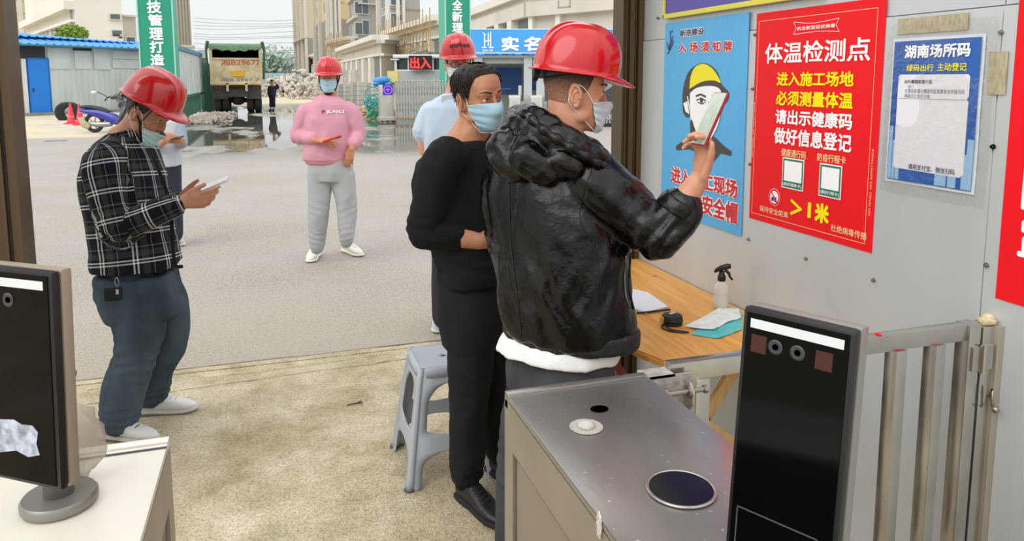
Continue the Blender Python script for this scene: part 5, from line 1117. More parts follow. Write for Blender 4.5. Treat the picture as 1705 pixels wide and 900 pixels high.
for i in range(n_+1):
    p = a_.lerp(b2, i/n_*1.2-.1); h_ = 8+5*noise.noise(V((i*.15, 1, 0)))+1.0*noise.noise(V((i*.8, 2, 0))); dd = (p-V((0,0,0))).normalized()
    vv += [p, p+V((0, 0, h_))+dd*6, p+V((0, 0, h_*1.05))+dd*20, p+dd*60]
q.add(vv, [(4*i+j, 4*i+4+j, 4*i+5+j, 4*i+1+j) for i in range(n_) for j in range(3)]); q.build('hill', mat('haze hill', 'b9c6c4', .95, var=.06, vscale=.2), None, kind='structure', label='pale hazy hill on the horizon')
t = thing('shrub', gnd(120, 44), 'yellow-green bush showing above the blue roof', 'tree')
crown(W(120, 56, 46), (.95, .7, .55), 900, mat('bush leaf', '7d9a3c', .8, var=.4, vscale=5), t, leaf=.12, seed=9); q = MB(); q.tube([gnd(120, 46), W(120, 58, 46)], .08, 6); q.build('trunk', mat('trunk brown', '5c4a38', .9), t)
t = thing('camera_pole', gnd(197, 42), 'small camera on a thin pole above the shed roof', 'camera'); p = W(197, 60, 42); q = MB(); q.tube([gnd(197, 42), p], .035, 6); q.build('pole', M_lg, t); q = MB(); q.box(p+V((-.1, 0, .05)), (.35, .12, .12), bev=.02); q.box(p+V((.12, 0, -.08)), (.15, .1, .1)); q.build('camera_head', M_dgrey, t)
# overhead wires
for k, (ya, yb_, sag) in enumerate(((30, 33, 3), (36, 38, 3), (42, 42, 2), (47, 44, 3), (56, 52, 3), (60, 59, 3), (64, 62, 2), (72, 70, 3), (80, 83, 3), (84, 87, 2))):
    za, zb2 = 90+k*4, 96+k*4
    q = MB(); q.tube([W(322.5, ya, 169), W(350, ya+sag*.7, 167), W(400, (ya+yb_)/2+sag, 168), W(450, yb_+sag*.7, 169), W(499, yb_, 180)], .04, 4)
    q.build('power_line', mat('wire grey', 'a9aeb0', .7), None, label='thin overhead wire crossing the sky, '+('topmost', 'second from the top', 'third from the top', 'fourth from the top', 'fifth from the top', 'fifth from the bottom', 'fourth from the bottom', 'third from the bottom', 'second from the bottom', 'lowest')[k], cat='wire', group='overhead wires in the sky')
# long dirty strip and blue paint line on the road
q = MB(); a, b_ = atH(76, 235, 0), atH(112, 234, 0); q.bx((a.x, a.y-.12, .001), (b_.x, a.y+.12, .006)); q.build('trim_3', mat('road blue', '56688f', .8, var=.3, vscale=5), kind='structure', label='worn blue paint bar on the road at the left')
# ================================================================ PEOPLE: builders
AW = V((fw.x, fw.y, 0)).normalized(); UP = V((0, 0, 1)); RT = V(rt)
def D(a, b_=0, c_=0): return (RT*a + AW*b_ + UP*c_).normalized()
def remeshed(mb, vox, smooth=4, disp=None, factor=.5):
    bmesh.ops.recalc_face_normals(mb.bm, faces=mb.bm.faces)
    me = bpy.data.meshes.new('r'); mb.bm.to_mesh(me); mb.bm.free()
    o = bpy.data.objects.new('r', me); C.objects.link(o)
    m = o.modifiers.new('r', 'REMESH'); m.mode = 'VOXEL'; m.voxel_size = vox; m.adaptivity = 0
    if smooth: s_ = o.modifiers.new('s', 'SMOOTH'); s_.iterations = smooth; s_.factor = factor
    out = bpy.data.meshes.new_from_object(o.evaluated_get(bpy.context.evaluated_depsgraph_get()))
    bpy.data.objects.remove(o); bpy.data.meshes.remove(me)
    if disp:
        n = len(out.vertices); co = np.empty(n*3); no = np.empty(n*3); out.vertices.foreach_get('co', co); out.vertices.foreach_get('normal', no)
        co = co.reshape(-1, 3); no = no.reshape(-1, 3); d = disp(co, no); co = co+no*d[:, None] if d.ndim == 1 else co+d
        out.vertices.foreach_set('co', co.ravel()); out.update()
    return out
def nz3(p, seed=0):
    """vectorised value noise, -1..1"""
    p = np.asarray(p)+seed*17.3; i = np.floor(p).astype(np.int64); f = p-i; f = f*f*(3-2*f); r = 0
    def h(a, b_, c_):
        x = (a*73856093) ^ (b_*19349663) ^ (c_*83492791); x = (x ^ (x >> 13))*1274126177 & 0x7fffffff; return ((x ^ (x >> 16)) & 0xffff)/32767.5-1
    for dx in (0, 1):
        for dy in (0, 1):
            for dz in (0, 1): r = r+h(i[:, 0]+dx, i[:, 1]+dy, i[:, 2]+dz)*(f[:, 0] if dx else 1-f[:, 0])*(f[:, 1] if dy else 1-f[:, 1])*(f[:, 2] if dz else 1-f[:, 2])
    return r
def folds(amp, scale, dirs, seed=0, amp2=0, sharp=1.0, spots=()):
    """cloth creases: ridged noise stretched along a set of directions, plus ring creases round given joints"""
    def fn(co, no):
        d = np.zeros(len(co))
        for k, dr in enumerate(dirs):
            dr = np.array(V(dr).normalized()); al = co@dr; q = co-np.outer(al, dr)
            p = q*scale+np.outer(al, dr)*scale*.22
            warp = nz3(co*scale*.45, seed+k+9)[:, None]*.6
            v = 1-np.abs(nz3(p+warp, seed+k))*2
            d += np.sign(v)*np.abs(v)**sharp*amp/len(dirs)
        if amp2: d += nz3(co*scale*2.4, seed+5)*amp2
        for c_, ax, rad, per, am in spots:
            c_ = np.array(c_); ax = np.array(V(ax).normalized()); rel = co-c_; r_ = np.linalg.norm(rel, axis=1); w_ = np.exp(-(r_/rad)**2)
            ph = rel@ax/per*6.283+nz3(co*22, seed+3)*1.6; d += w_*np.sin(ph)*am
        return d
    return fn
def limb(q, pts, rs, ry=None, upv=None, n=14, k=5):
    P = crv(pts, k); x = np.linspace(0, len(rs)-1, len(P)); ri = list(np.interp(x, range(len(rs)), rs))
    ryi = None if ry is None else list(np.interp(x, range(len(ry)), ry))
    q.tube(P, ri, n=n, ry=ryi, upv=upv)
    q.ball(P[0], ri[0]*.98 if ryi is None else min(ri[0], ryi[0])*.98, 10); q.ball(P[-1], ri[-1]*.98 if ryi is None else min(ri[-1], ryi[-1])*.98, 10)
def slab(q, rows, n=28, e=2.4):
    """torso: rows of (centre, half-width vector, half-depth vector)"""
    rings = []
    for c_, a, b_ in rows:
        c_, a, b_ = V(c_), V(a), V(b_)
        rings.append([c_+a*math.copysign(abs(math.cos(t))**(2/e), math.cos(t))+b_*math.copysign(abs(math.sin(t))**(2/e), math.sin(t)) for t in [2*math.pi*i/n for i in range(n)]])
    q.ring_loft(rings)
HEADT = np.array([(-.117, .020, .080, .040), (-.110, .034, .086, .022), (-.095, .046, .088, -.005), (-.075, .055, .087, -.035), (-.055, .062, .086, -.058), (-.030, .068, .085, -.078), (0, .071, .080, -.090), (.02, .074, .085, -.096), (.045, .077, .086, -.100), (.07, .074, .076, -.096), (.09, .064, .057, -.080), (.105, .046, .033, -.056), (.115, .022, .006, -.032)])
def hring(z, phi, off=0.0):
    """point on the head surface; phi 0 = straight ahead, +90deg = subject's right (+x)"""
    w_ = np.interp(z, HEADT[:, 0], HEADT[:, 1])+off; yf = np.interp(z, HEADT[:, 0], HEADT[:, 2])+off; yb = np.interp(z, HEADT[:, 0], HEADT[:, 3])-off
    cy, ly = (yf+yb)/2, (yf-yb)/2; e = 2.25
    s_, c_ = math.sin(phi), math.cos(phi)
    return V((w_*math.copysign(abs(s_)**(2/e), s_), cy+ly*math.copysign(abs(c_)**(2/e), c_), z))
def headM(pos, f, upv=UP): 
    f = V(f).normalized(); x = f.cross(V(upv)).normalized(); u = x.cross(f)
    M = Matrix((x, f, u)).transposed().to_4x4(); M.translation = V(pos); return M
def add_head(q, M, neck, rn=.058, ears=True, lips=True):
    n = 28; q.ring_loft([[M @ hring(z, 2*math.pi*k/n) for k in range(n)] for z in HEADT[:, 0]])
    b = lambda c_, r_: q.ball(c_, r_, 10, M=M)
    q.tube([M @ V(p) for p in ((0, .082, .016), (0, .094, -.006), (0, .100, -.028), (0, .097, -.038))], [.007, .0075, .0095, .009], n=10)
    for s_ in (-1, 1):
        b((s_*.011, .093, -.036), (.0085, .010, .007)); q.tube([M @ V(p) for p in ((s_*.052, .062, .020), (s_*.034, .080, .026), (s_*.012, .086, .020))], [.007, .009, .007], n=8)
        b((s_*.043, .056, -.026), (.018, .016, .015)); b((s_*.055, .015, -.070), (.012, .028, .022))
        q.tube([M @ V(p) for p in ((s_*.047, .069, .005), (s_*.032, .0815, .0105), (s_*.018, .079, .004))], [.0045, .0055, .004], n=8)
        q.tube([M @ V(p) for p in ((s_*.046, .068, -.004), (s_*.032, .0785, -.0085), (s_*.019, .077, -.003))], [.004, .0045, .004], n=8)
        if ears:
            pts = [(s_*(.071+.010*abs(math.sin(a/2+.4))), -.010+.017*math.cos(a)-.006*math.sin(a), -.014+.031*math.sin(a)) for a in [2*math.pi*k/16 for k in range(16)]]
            q.tube([M @ V(p) for p in pts], .0048, n=8, closed=True); b((s_*.073, -.008, -.014), (.007, .016, .028)); b((s_*.075, -.001, -.040), (.006, .009, .010))
    if lips:
        q.tube([M @ V(p) for p in ((-.022, .083, -.064), (0, .0915, -.060), (.022, .083, -.064))], [.004, .006, .004], n=8); q.tube([M @ V(p) for p in ((-.020, .082, -.070), (0, .0905, -.072), (.020, .082, -.070))], [.004, .0065, .004], n=8)
    b((0, .080, -.102), (.018, .014, .014))
    nk = V(neck); limb(q, [M @ V((0, -.018, -.035)), M @ V((0, -.020, -.100)), M @ V((0, -.022, -.100))*.45+nk*.55, nk], [rn, rn*1.0, rn*1.03, rn*1.25], n=18)
def add_hand(q, wrist, fdir, back, side, curl=(.5, .5, .5, .5), thumb=(.6, .4), sc=1.0, spread=.06, rwrist=.026, tflex=.3):
    """side=-1 right hand, +1 left hand. fdir: towards the knuckles; back: out of the back of the hand"""
    y = V(fdir).normalized(); z = V(back); z = (z-y*z.dot(y)).normalized(); x = y.cross(z)*side
    Mh = Matrix((x*sc, y*sc, z*sc)).transposed().to_4x4(); Mh.translation = V(wrist); T_ = lambda p: Mh @ V(p)
    rings = []
    for yy, wx, tz, cx in ((-.012, .027, .020, 0), (.012, .031, .019, .002), (.04, .038, .0175, .003), (.07, .041, .0155, .001), (.088, .040, .013, 0), (.096, .034, .010, 0)):
        rings.append([T_((cx+wx*math.cos(t), yy, tz*math.sin(t)*.9)) for t in [2*math.pi*k/16 for k in range(16)]])
    q.ring_loft(rings)
    for i, (bx_, by, L_, r_) in enumerate(((.029, .084, (.042, .025, .020), .0092), (.0095, .089, (.046, .029, .021), .0094), (-.010, .085, (.043, .027, .020), .0088), (-.028, .076, (.034, .020, .018), .0078))):
        a = 0.0; p = V((bx_, by-.012, .001)); d = V((spread*(1.2-i*.8), 1, 0)).normalized(); pts = [p, V((bx_, by, .001))]; p = pts[-1]
        for j, l_ in enumerate(L_):
            a += curl[i]*(1.0, 1.15, .7)[j]; dd = V((d.x*math.cos(a), d.y*math.cos(a), -math.sin(a))); p = p+dd*l_; pts.append(p)
        q.tube([T_(k) for k in pts], [r_*sc*k for k in (1.05, 1.08, 1.0, .93, .80)], n=10)
        for k, f_ in zip(pts[1:], (1.08, 1.03, .96, .82)): q.ball(T_(k), r_*f_*sc, 10)
    a1, a2 = thumb   # opening away from the palm edge, bending under the palm
    p0 = V((.020, .012, -.006)); d0 = V((math.sin(a1), math.cos(a1), -math.sin(a2))).normalized(); p1 = p0+d0*.045
    d1 = V((math.sin(a1-tflex), math.cos(a1-tflex), -math.sin(a2+tflex*.5))).normalized(); p2 = p1+d1*.033; d2 = V((math.sin(a1-2*tflex), math.cos(a1-2*tflex), -math.sin(a2+tflex))).normalized(); p3 = p2+d2*.024
    q.tube([T_(k) for k in (p0, p1, p2, p3)], [.0155*sc, .0125*sc, .0105*sc, .0085*sc], n=10)
    for k, f_ in ((p0, .015), (p1, .0127), (p2, .0106), (p3, .0086)): q.ball(T_(k), f_*sc, 10)
    return T_
def skinmat(nm, c1, c2, r=.5):
    m = mat(nm, c1, r, var=.1, vscale=22, col2=c2, bump=.12, bscale=260, spec=.35)
    p = m.node_tree.nodes['Principled BSDF']; p.inputs['Subsurface Weight'].default_value = .12; p.inputs['Subsurface Radius'].default_value = (.012, .005, .003); p.inputs['Subsurface Scale'].default_value = .5
    return m
M_eye = mat('eye white', 'd8d2cb', .25); M_iris = mat('iris dark', '1a100b', .2); M_hair = mat('hair black', '15120f', .45, var=.5, vscale=40, stretch=(3, 3, .6), bump=.6, bscale=160, col2='2b241f')
def eyes(M, t, look=(0, 0)):
    for s_ in (-1, 1):
        q = MB(M); q.ball((s_*.032, .0685, .001), .0128, 14); e_ = q.build('eye', M_eye, t, smooth=True)
        q = MB(M); q.ball((s_*.032+look[0]*.006, .0765, .001+look[1]*.005), (.0058, .005, .0058), 12); q.build('iris', M_iris, e_, smooth=True)
        q = MB(M); q.tube([V(p) for p in ((s_*.047, .071, .0065), (s_*.032, .0845, .0085), (s_*.018, .081, .0035))], [.0012, .0018, .001], n=6); q.build('eyelash', M_hair, e_, smooth=True)
        q = MB(M); q.tube([V(p) for p in ((s_*.053, .066, .026), (s_*.036, .0865, .032), (s_*.015, .0925, .026))], [.002, .0046, .0045], n=8, ry=[.0012, .0024, .0024]); q.build('eyebrow', M_hair, t, smooth=True)
def ear(M, t, m):
    for s_ in (-1, 1):
        T_ = M @ Matrix.Translation((s_*.0745, -.010, -.014)) @ Matrix.Rotation(s_*R(-14), 4, 'Z'); q = MB(T_)
        hl = [(s_*(.006+.004*math.sin(a)), .0155*math.cos(a)*(1 if math.sin(a) > -.2 else .8)-.003*math.sin(a), .030*math.sin(a)+.002) for a in [R(-110)+R(270)*k/16 for k in range(17)]]
        q.tube(hl[::-1], [.0030]*3+[.0042]*11+[.0034]*3, n=8); q.tube(crv([V((s_*.0085, .006, .018)), V((s_*.0095, -.006, .006)), V((s_*.0085, -.007, -.010)), V((s_*.007, .001, -.020))], 4), .0032, n=8)
        q.ball((s_*.004, 0, -.002), (.0045, .013, .026), 12); q.ball((s_*.006, .004, -.027), (.0048, .008, .0085), 10); q.ball((s_*.007, .012, -.004), (.0045, .0045, .006), 8)
        q.build('ear', m, t, smooth=True)
def hairline(phi):
    a = abs(math.degrees(phi)); a = a if a <= 180 else 360-a
    return float(np.interp(a, [0, 25, 45, 60, 72, 84, 96, 112, 140, 180], [.090, .088, .080, .056, .006, -.010, .018, -.026, -.062, -.068]))
def hair(M, t, th=.012, seed=0, strands=0, m=None, nA=56, nT=14, lift=0, low=0, fade=None, name='hair'):
    q = MB(M); vv = []; ff = []; fa = []
    for k in range(nA):
        phi = 2*math.pi*k/nA; z0 = hairline(phi)+low*(abs(math.sin(phi/2)) > .75)
        for j in range(nT+1):
            s_ = j/nT; z = z0+(.1149-z0)*s_**.85; edge = min(1, s_*5)
            o = .0015+(th-.0015)*edge*(.85+.5*noise.noise(V((phi*3, s_*5, seed)))) + lift*max(0, math.cos(phi))*math.sin(s_*math.pi)
            p = hring(z, phi, o); p.z += o*.8*s_; vv.append(p); fa.append(min(1, max(0, (z+.07)/.11)))
    for k in range(nA):
        for j in range(nT): a, b_ = k*(nT+1)+j, ((k+1) % nA)*(nT+1)+j; ff.append((a, b_, b_+1, a+1))
    q.add(vv, ff); o_ = q.build(name, m or M_hair, t, smooth=True)
    if fade is not None:
        at = o_.data.attributes.new('fade', 'FLOAT', 'POINT')
        vals = [0.0]*len(o_.data.vertices)
        Mi = M.inverted()
        for v in o_.data.vertices: vals[v.index] = min(1, max(0, ((Mi @ v.co).z-fade[0])/(fade[1]-fade[0])))
        at.data.foreach_set('value', vals)
    if strands:
        random.seed(seed+5); q = MB(M)
        for k in range(strands):
            phi = random.uniform(0, 2*math.pi); z0 = hairline(phi)+.012*(math.cos(phi) > .3); z = z0+(.114-z0)*random.random()**.7; p = hring(z, phi, th*.75)
            out = (p-V((0, -.005, .02))).normalized(); whirl = V((0, -.05, .11)); d = (p-whirl); d = (d-out*d.dot(out)).normalized() if d.length > 1e-4 else V((0, 1, 0))
            d = (d+V((random.gauss(0, .3), random.gauss(0, .3), random.gauss(0, .2)))).normalized(); L_ = random.uniform(.012, .024)*(.6 if math.cos(phi) > .2 else 1); r_ = random.uniform(.0009, .0019)
            q.tube([p, p+d*L_*.5+out*.002, p+d*L_-out*random.uniform(.001, .006)], [r_, r_*.9, r_*.2], n=4)
        q.build('hair_strands', m or M_hair, t, smooth=True, kind='stuff')
    return o_
M_mask = mat('mask blue', 'a9cfe0', .75, var=.04, vscale=30, bump=.15, bscale=220); M_mask2 = mat('mask edge', 'd3e6ee', .75)
def mask(M, t, top=-.004, bot=-.118, wide=72, m=None, puff=.0, seed=0, loops=True, drop=0):
    nU, nV = 30, 22; q = MB(M); vv = []; ff = []; W_ = R(wide)
    def pt(u, v, off=0):
        phi = u*W_; z = top+(bot-top)*v - drop*abs(u)**2*(1-v)
        zz = max(-.1165, z); z_in = zz*(1-abs(u)**2*.25)+(-.052)*(abs(u)**2*.25)
        p = hring(z_in, phi, .007+off)
        nose_ = .031*math.exp(-(u/.24)**2)*math.exp(-((z+.034)/.032)**2); chin = .006*math.exp(-(u/.5)**2)*math.exp(-((z+.09)/.03)**2)
        pl = .0022*math.sin(v*math.pi*2*3.5+u*2)*(.3+.7*abs(u))*(1-.2*abs(u)); rad = V((math.sin(phi), math.cos(phi), 0))
        w_ = .0016*noise.noise(V((u*6, v*8, seed)))
        p = p+rad*(nose_+chin+pl*1.0+w_+puff*math.cos(u*1.4)*math.sin(v*math.pi)); 
        if z < zz: p.z = z; p += V((0, -(zz-z)*1.2, 0))
        return p
    for i in range(nU+1):
        for j in range(nV+1): vv.append(pt(-1+2*i/nU, j/nV))
    for i in range(nU):
        for j in range(nV): a = i*(nV+1)+j; ff.append((a, a+nV+1, a+nV+2, a+1))
    q.add(vv, ff); o = q.build('face_mask', m or M_mask, t, smooth=True); s_ = o.modifiers.new('t', 'SOLIDIFY'); s_.thickness = .0012; s_.offset = 1
    for v, nm in ((0, 'top'), (1, 'bottom')):
        q = MB(M); q.tube([pt(-1+2*i/nU, v, .0008) for i in range(nU+1)], .0016, n=6); q.build('mask_binding', M_mask2, o, smooth=True)
    for s_ in (-1, 1):
        q = MB(M); q.tube([pt(s_, j/nV, .0008) for j in range(nV+1)], .0018, n=6); q.build('mask_binding', M_mask2, o, smooth=True)
        if loops:
            a, b_ = pt(s_, .03), pt(s_, .97); q = MB(M)
            q.tube(crv([a, V((s_*.077, .018, .008)), V((s_*.080, -.006, .020)), V((s_*.080, -.026, .008)), V((s_*.078, -.030, -.018)), V((s_*.074, -.018, -.044)), b_], 6), .0015, n=6); q.build('ear_loop', mat('elastic white', 'e9ebea', .7), o, smooth=True)
    return o
M_helm = mat('helmet red', 'c20d17', .17, var=.05, vscale=6, spec=.55, coat=.35); M_strap = mat('strap black', '17181a', .6)
def helmet(M, lab, knob=True, writing=None, sticker=True, strap=False, dz=0.0, vents=True):
    t = thing('hard_hat', M @ V((0, 0, .06)), lab, 'hard hat', None)
    A_, B2, Hh, z0 = .113, .134, .148, .040+dz; n, mT = 72, 26; q = MB(M); vv = []; ff = []
    def dome(phi, s_, off=0):
        th = s_*math.pi/2; c_ = math.cos(th)**.72 if s_ < 1 else 0; z = math.sin(th)**.92*Hh
        x, y = A_*math.sin(phi)*c_, B2*math.cos(phi)*c_-.004
        e_ = math.exp(-(x/.017)**2)*.0065*min(1, s_*3.2)*(1 if True else 0) + (math.exp(-((abs(x)-.046)/.008)**2)*.004*max(0, math.sin(min(1, max(0, (s_-.15)/.75))*math.pi)))
        nrm = V((x/A_**2, y/B2**2, max(.001, z)/Hh**2)).normalized()
        zr = z0+.012*max(0, math.cos(phi))*(1-s_)-.010*max(0, -math.cos(phi))*(1-s_)
        return V((x, y, z+zr))+nrm*(e_+off)
    for j in range(mT+1):
        for k in range(n): vv.append(dome(2*math.pi*k/n, j/mT*.985))
    for j in range(mT):
        for k in range(n): a, b_ = j*n+k, j*n+(k+1) % n; ff.append((a, b_, b_+n, a+n))
    ff.append(tuple(range(mT*n, mT*n+n)))
    # drip edge and brim grown from the first ring outward
    L1 = []; 
    for k in range(n):
        phi = 2*math.pi*k/n; p = dome(phi, 0); c_ = math.cos(phi); rad = V((math.sin(phi), math.cos(phi), 0))
        ext = .006+.050*max(0, (c_-.35)/.65)**1.1+.006*max(0, (-c_-.6)/.4)
        drop = -.004-.016*max(0, (c_-.35)/.65); L1.append((p+rad*ext*.5+V((0, 0, drop*.4)), p+rad*ext+V((0, 0, drop)), p+rad*(ext-.001)+V((0, 0, drop-.004)), p-rad*.002+V((0, 0, -.003))))
    base = len(vv)
    for r_ in range(4): vv += [a[r_] for a in L1]
    for r_ in range(4):
        for k in range(n):
            k2 = (k+1) % n; a, b_ = (k, k2) if r_ == 0 else (base+(r_-1)*n+k, base+(r_-1)*n+k2); ff.append((base+r_*n+k, base+r_*n+k2, b_, a))
    q.add(vv, ff); sh = q.build('shell', M_helm, t, smooth=True)
    q = MB(M)          # inner liner so that the shell is closed from below
    q.ring_loft([[dome(2*math.pi*k/48, s_, -.006) for k in range(48)] for s_ in (0, .3, .6, .8, .95)]); q.build('liner', mat('liner grey', '3a3535', .8), t, smooth=True)
    q = MB(M); pts = [hring(.048+.010*math.cos(a), a, .010) for a in [2*math.pi*k/40 for k in range(40)]]; q.tube(pts, .0022, n=8, ry=.011, upv=(0, 0, 1), closed=True); q.build('headband', M_strap, t, smooth=True)
    if knob:
        q = MB(M @ Matrix.Translation((0, -.116, .018))); q.cyl((0, 0, 0), .021, .016, 20, axis=(0, -1, 0)); q.box((0, .006, .002), (.10, .012, .030), bev=.004); kb = q.build('ratchet', M_strap, t, angle=35)
        for k in range(12): a = 2*math.pi*k/12; q = MB(M @ Matrix.Translation((0, -.124, .018))); q.cyl((.0205*math.cos(a), -.006, .0205*math.sin(a)), .003, .014, 6, axis=(0, 1, 0)); q.build('knob_rib', M_strap, kb)
        for s_ in (-1, 1):
            q = MB(M); q.tube(crv([V((s_*.012, -.112, .022)), V((s_*.055, -.098, .026)), V((s_*.082, -.060, .040)), V((s_*.086, -.02, .052))], 5), .003, n=8, ry=.014, upv=(0, 0, 1)); q.build('side_strap', M_strap, kb, smooth=True)
    if sticker: q = MB(M); q.add([dome(math.pi+a, s_, .0012) for a, s_ in ((-.13, .04), (.13, .04), (.12, .20), (-.12, .20))], [(0, 1, 2, 3)]); q.build('sticker', mat('sticker cream', 'eadfc0', .5), t)
    if vents:
        for s_ in (-1, 1):
            for j in range(3): q = MB(M); q.add([dome(s_*(1.15+.12*j)+a*.03, .62+.05*b_-.03*j, .0012) for a, b_ in ((-1, -.4), (1, -.4), (1, .4), (-1, .4))], [(0, 1, 2, 3)]); q.build('vent', M_hole, t)
    if writing:
        s2, w_ = writing; me_o = text(s2, 1, Matrix(), mat('hat lettering', '2a1414', .5), t, bold=.03, w=w_, h=.021)
        Mi = M; co = me_o.data.vertices
        for v in co:
            phi = (v.co.x-w_/2)/.118; s_ = .20+v.co.y/.19; p = dome(-phi, s_, .0018); v.co = Mi @ p
    if strap:
        for s_ in (-1, 1):
            j_ = V((s_*.070, .030, -.050)); q = MB(M); q.tube(crv([V((s_*.088, -.035, .045)), V((s_*.083, .005, -.015)), j_], 4), .0015, n=6, ry=.007, upv=(s_, 0, 0)); q.tube(crv([V((s_*.078, .060, .045)), V((s_*.076, .045, -.01)), j_], 4), .0015, n=6, ry=.006, upv=(s_, 0, 0)); q.tube(crv([j_, V((s_*.058, .045, -.090)), V((s_*.025, .055, -.128)), V((0, .055, -.135))], 5), .002, n=6, ry=.009, upv=(s_, 0, 0)); q.build('chin_strap', M_strap, t, smooth=True)
            q = MB(M); q.ball(j_, (.005, .011, .006), 8); q.build('strap_buckle', M_strap, t)
    return t
def shoe(t, heel, toe, mu, ms, lace=None, L_=.285, sc=1.0, roll=0, name='shoe', stripe=None):
    """heel, toe: ground points"""
    h_, e_ = V(heel), V(toe); y = (e_-h_); y.z = 0; y.normalize(); M = frame(h_, y.cross(UP), yd=y); T_ = M @ Matrix.Diagonal((sc, sc*L_/.285, sc, 1))
    def rg(y_, w_, z0, z1, e=2.6, n=20): return [V((w_*math.copysign(abs(math.cos(a))**(2/e), math.cos(a)), y_, (z0+z1)/2+(z1-z0)/2*math.copysign(abs(math.sin(a))**(2/e), math.sin(a)))) for a in [2*math.pi*k/n for k in range(n)]]
    q = MB(T_); q.ring_loft([rg(.002, .018, .012, .03), rg(.008, .031, .002, .034), rg(.05, .037, 0, .034), rg(.11, .035, 0, .030), rg(.17, .044, 0, .028), rg(.22, .046, 0, .028), rg(.262, .035, .004, .028), rg(.282, .012, .012, .024)]); so_ = q.build('sole', ms, None, smooth=True)
    q = MB(T_); q.ring_loft([rg(.008, .022, .02, .085), rg(.02, .031, .02, .105), rg(.06, .034, .02, .108), rg(.10, .034, .02, .098), rg(.14, .038, .018, .082), rg(.18, .042, .018, .066), rg(.22, .041, .016, .055), rg(.255, .030, .016, .044), rg(.274, .012, .018, .034)])
    up_ = remeshed(q, .006, 2); o = link(name, up_, mu, t, True)
    so_.parent = o; 
    q = MB(T_); 
    for k in range(5): yy = .105+.019*k; zz = float(np.interp(yy, [.10, .14, .18, .22], [.098, .083, .067, .056])); q.tube(crv([V((-.019, yy-.004, zz-.004)), V((0, yy+.002, zz+.003)), V((.019, yy-.004, zz-.004))], 3), .0024, n=6)
    q.build('laces', lace or ms, o, smooth=True, kind='stuff')
    q = MB(T_); q.tube([V((.033*math.cos(a), .048+.040*math.sin(a), .108)) for a in [2*math.pi*k/20 for k in range(20)]], .006, n=8, closed=True); q.build('collar', mu, o, smooth=True)
    if stripe is not None: q = MB(T_); q.ring_loft([rg(.0, .02, .008, .018), rg(.01, .0335, .006, .018), rg(.06, .0385, .006, .020), rg(.11, .0365, .006, .012), rg(.12, .03, .008, .010)]); q.build('sole_insert', stripe, o, smooth=True)
    return o
def phone(lab, c_, upd, nrm, m_case, w_=.075, h_=.158, th=.009, mscreen=None, lens=False):
    """nrm points out of the screen"""
    u = V(upd).normalized(); n_ = V(nrm); n_ = (n_-u*n_.dot(u)).normalized(); x = u.cross(n_); M = Matrix((x, u, n_)).transposed().to_4x4(); M.translation = V(c_)
    t = thing('phone', c_, lab, 'phone'); q = MB(M); q.box((0, 0, -th*.1), (w_, h_, th), bev=.0035); q.build('case', m_case, t, angle=40)
    q = MB(M); q.box((0, 0, th*.42), (w_*.93, h_*.955, .001), bev=.0004); q.build('screen', mscreen or M_blk, t)
    if lens:
        q = MB(M); q.box((w_*.2, h_*.34, -th*.68), (.026, .034, .003), bev=.001); cm = q.build('camera_bump', M_bp, t)
        for dy in (-.008, .008): q = MB(M); q.cyl((w_*.2, h_*.34+dy, -th*.68-.0035), .006, .002, 14); q.build('lens', M_blk, cm)
    return t
def person(loc, lab): return thing('person', V((loc[0], loc[1], 0)), lab, 'person')
def bone_uv(me, bones):
    """per-vertex cloth coordinates from the nearest bone: u round it, v along it"""
    n = len(me.vertices); co = np.empty(n*3); me.vertices.foreach_get('co', co); co = co.reshape(-1, 3); best = np.full(n, 1e9); uv = np.zeros((n, 2))
    for a, b_, r_, ref, v0 in bones:
        a, b_ = np.array(a), np.array(b_); d = b_-a; L_ = np.linalg.norm(d); d = d/L_; rel = co-a; al = np.clip(rel@d, 0, L_); ds = np.linalg.norm(rel-np.outer(al, d), axis=1)-r_
        ref = np.array(V(ref)); e1 = ref-d*(ref@d); e1 /= np.linalg.norm(e1); e2 = np.cross(d, e1); ang = np.arctan2(rel@e2, rel@e1); k = ds < best
        best[k] = ds[k]; uv[k, 0] = ang[k]*max(r_, .06); uv[k, 1] = (rel@d)[k]+v0
    at = me.attributes.new('cloth', 'FLOAT_VECTOR', 'POINT'); out = np.zeros((n, 3)); out[:, :2] = uv; at.data.foreach_set('vector', out.ravel())
# ================================================================ PEOPLE
# ---------------- man in the black leather jacket holding up a phone
SK1 = skinmat('skin warm', 'c98e70', 'd9a184'); SK2 = skinmat('skin tan', 'b97f60', 'cb9473'); SK3 = skinmat('skin brown', 'b07a5e', 'c48f72')
def leather():
    m = mat('black leather', '050506', .21, var=.3, vscale=20, bump=.22, bscale=60, spec=.40, rvar=.08, detail=5); return m
zL = 2.27
pL = person(W(925, 700, zL), 'person in a hooded black leather jacket raising a phone to the wall poster')
HL = headM(W(957, 152, 2.28), D(1, .10, -.10), UP+RT*.05)
neckL = W(918, 250, 2.32)
q = MB(); add_head(q, HL, neckL, rn=.062)
slab(q, [(W(915, 255, 2.32), RT*.07, AW*.08), (W(912, 300, 2.33), RT*.10, AW*.12), (W(930, 450, 2.3), RT*.10, AW*.12), (W(935, 600, 2.3), RT*.11, AW*.11)])
ShR, ElR, WrR = W(985, 305, 2.19), W(1098, 388, 2.12), W(1163, 300, 2.08)
limb(q, [ShR, ElR], [.045, .040]); limb(q, [ElR, ElR.lerp(WrR, .45), WrR], [.040, .041, .028])
hb = D(.95, .1, .15)
add_hand(q, WrR, D(.19, 0, 1), D(.75, .35, .1), -1, curl=(.62, .70, .80, .85), thumb=(.35, .10), rwrist=.027, tflex=.12)
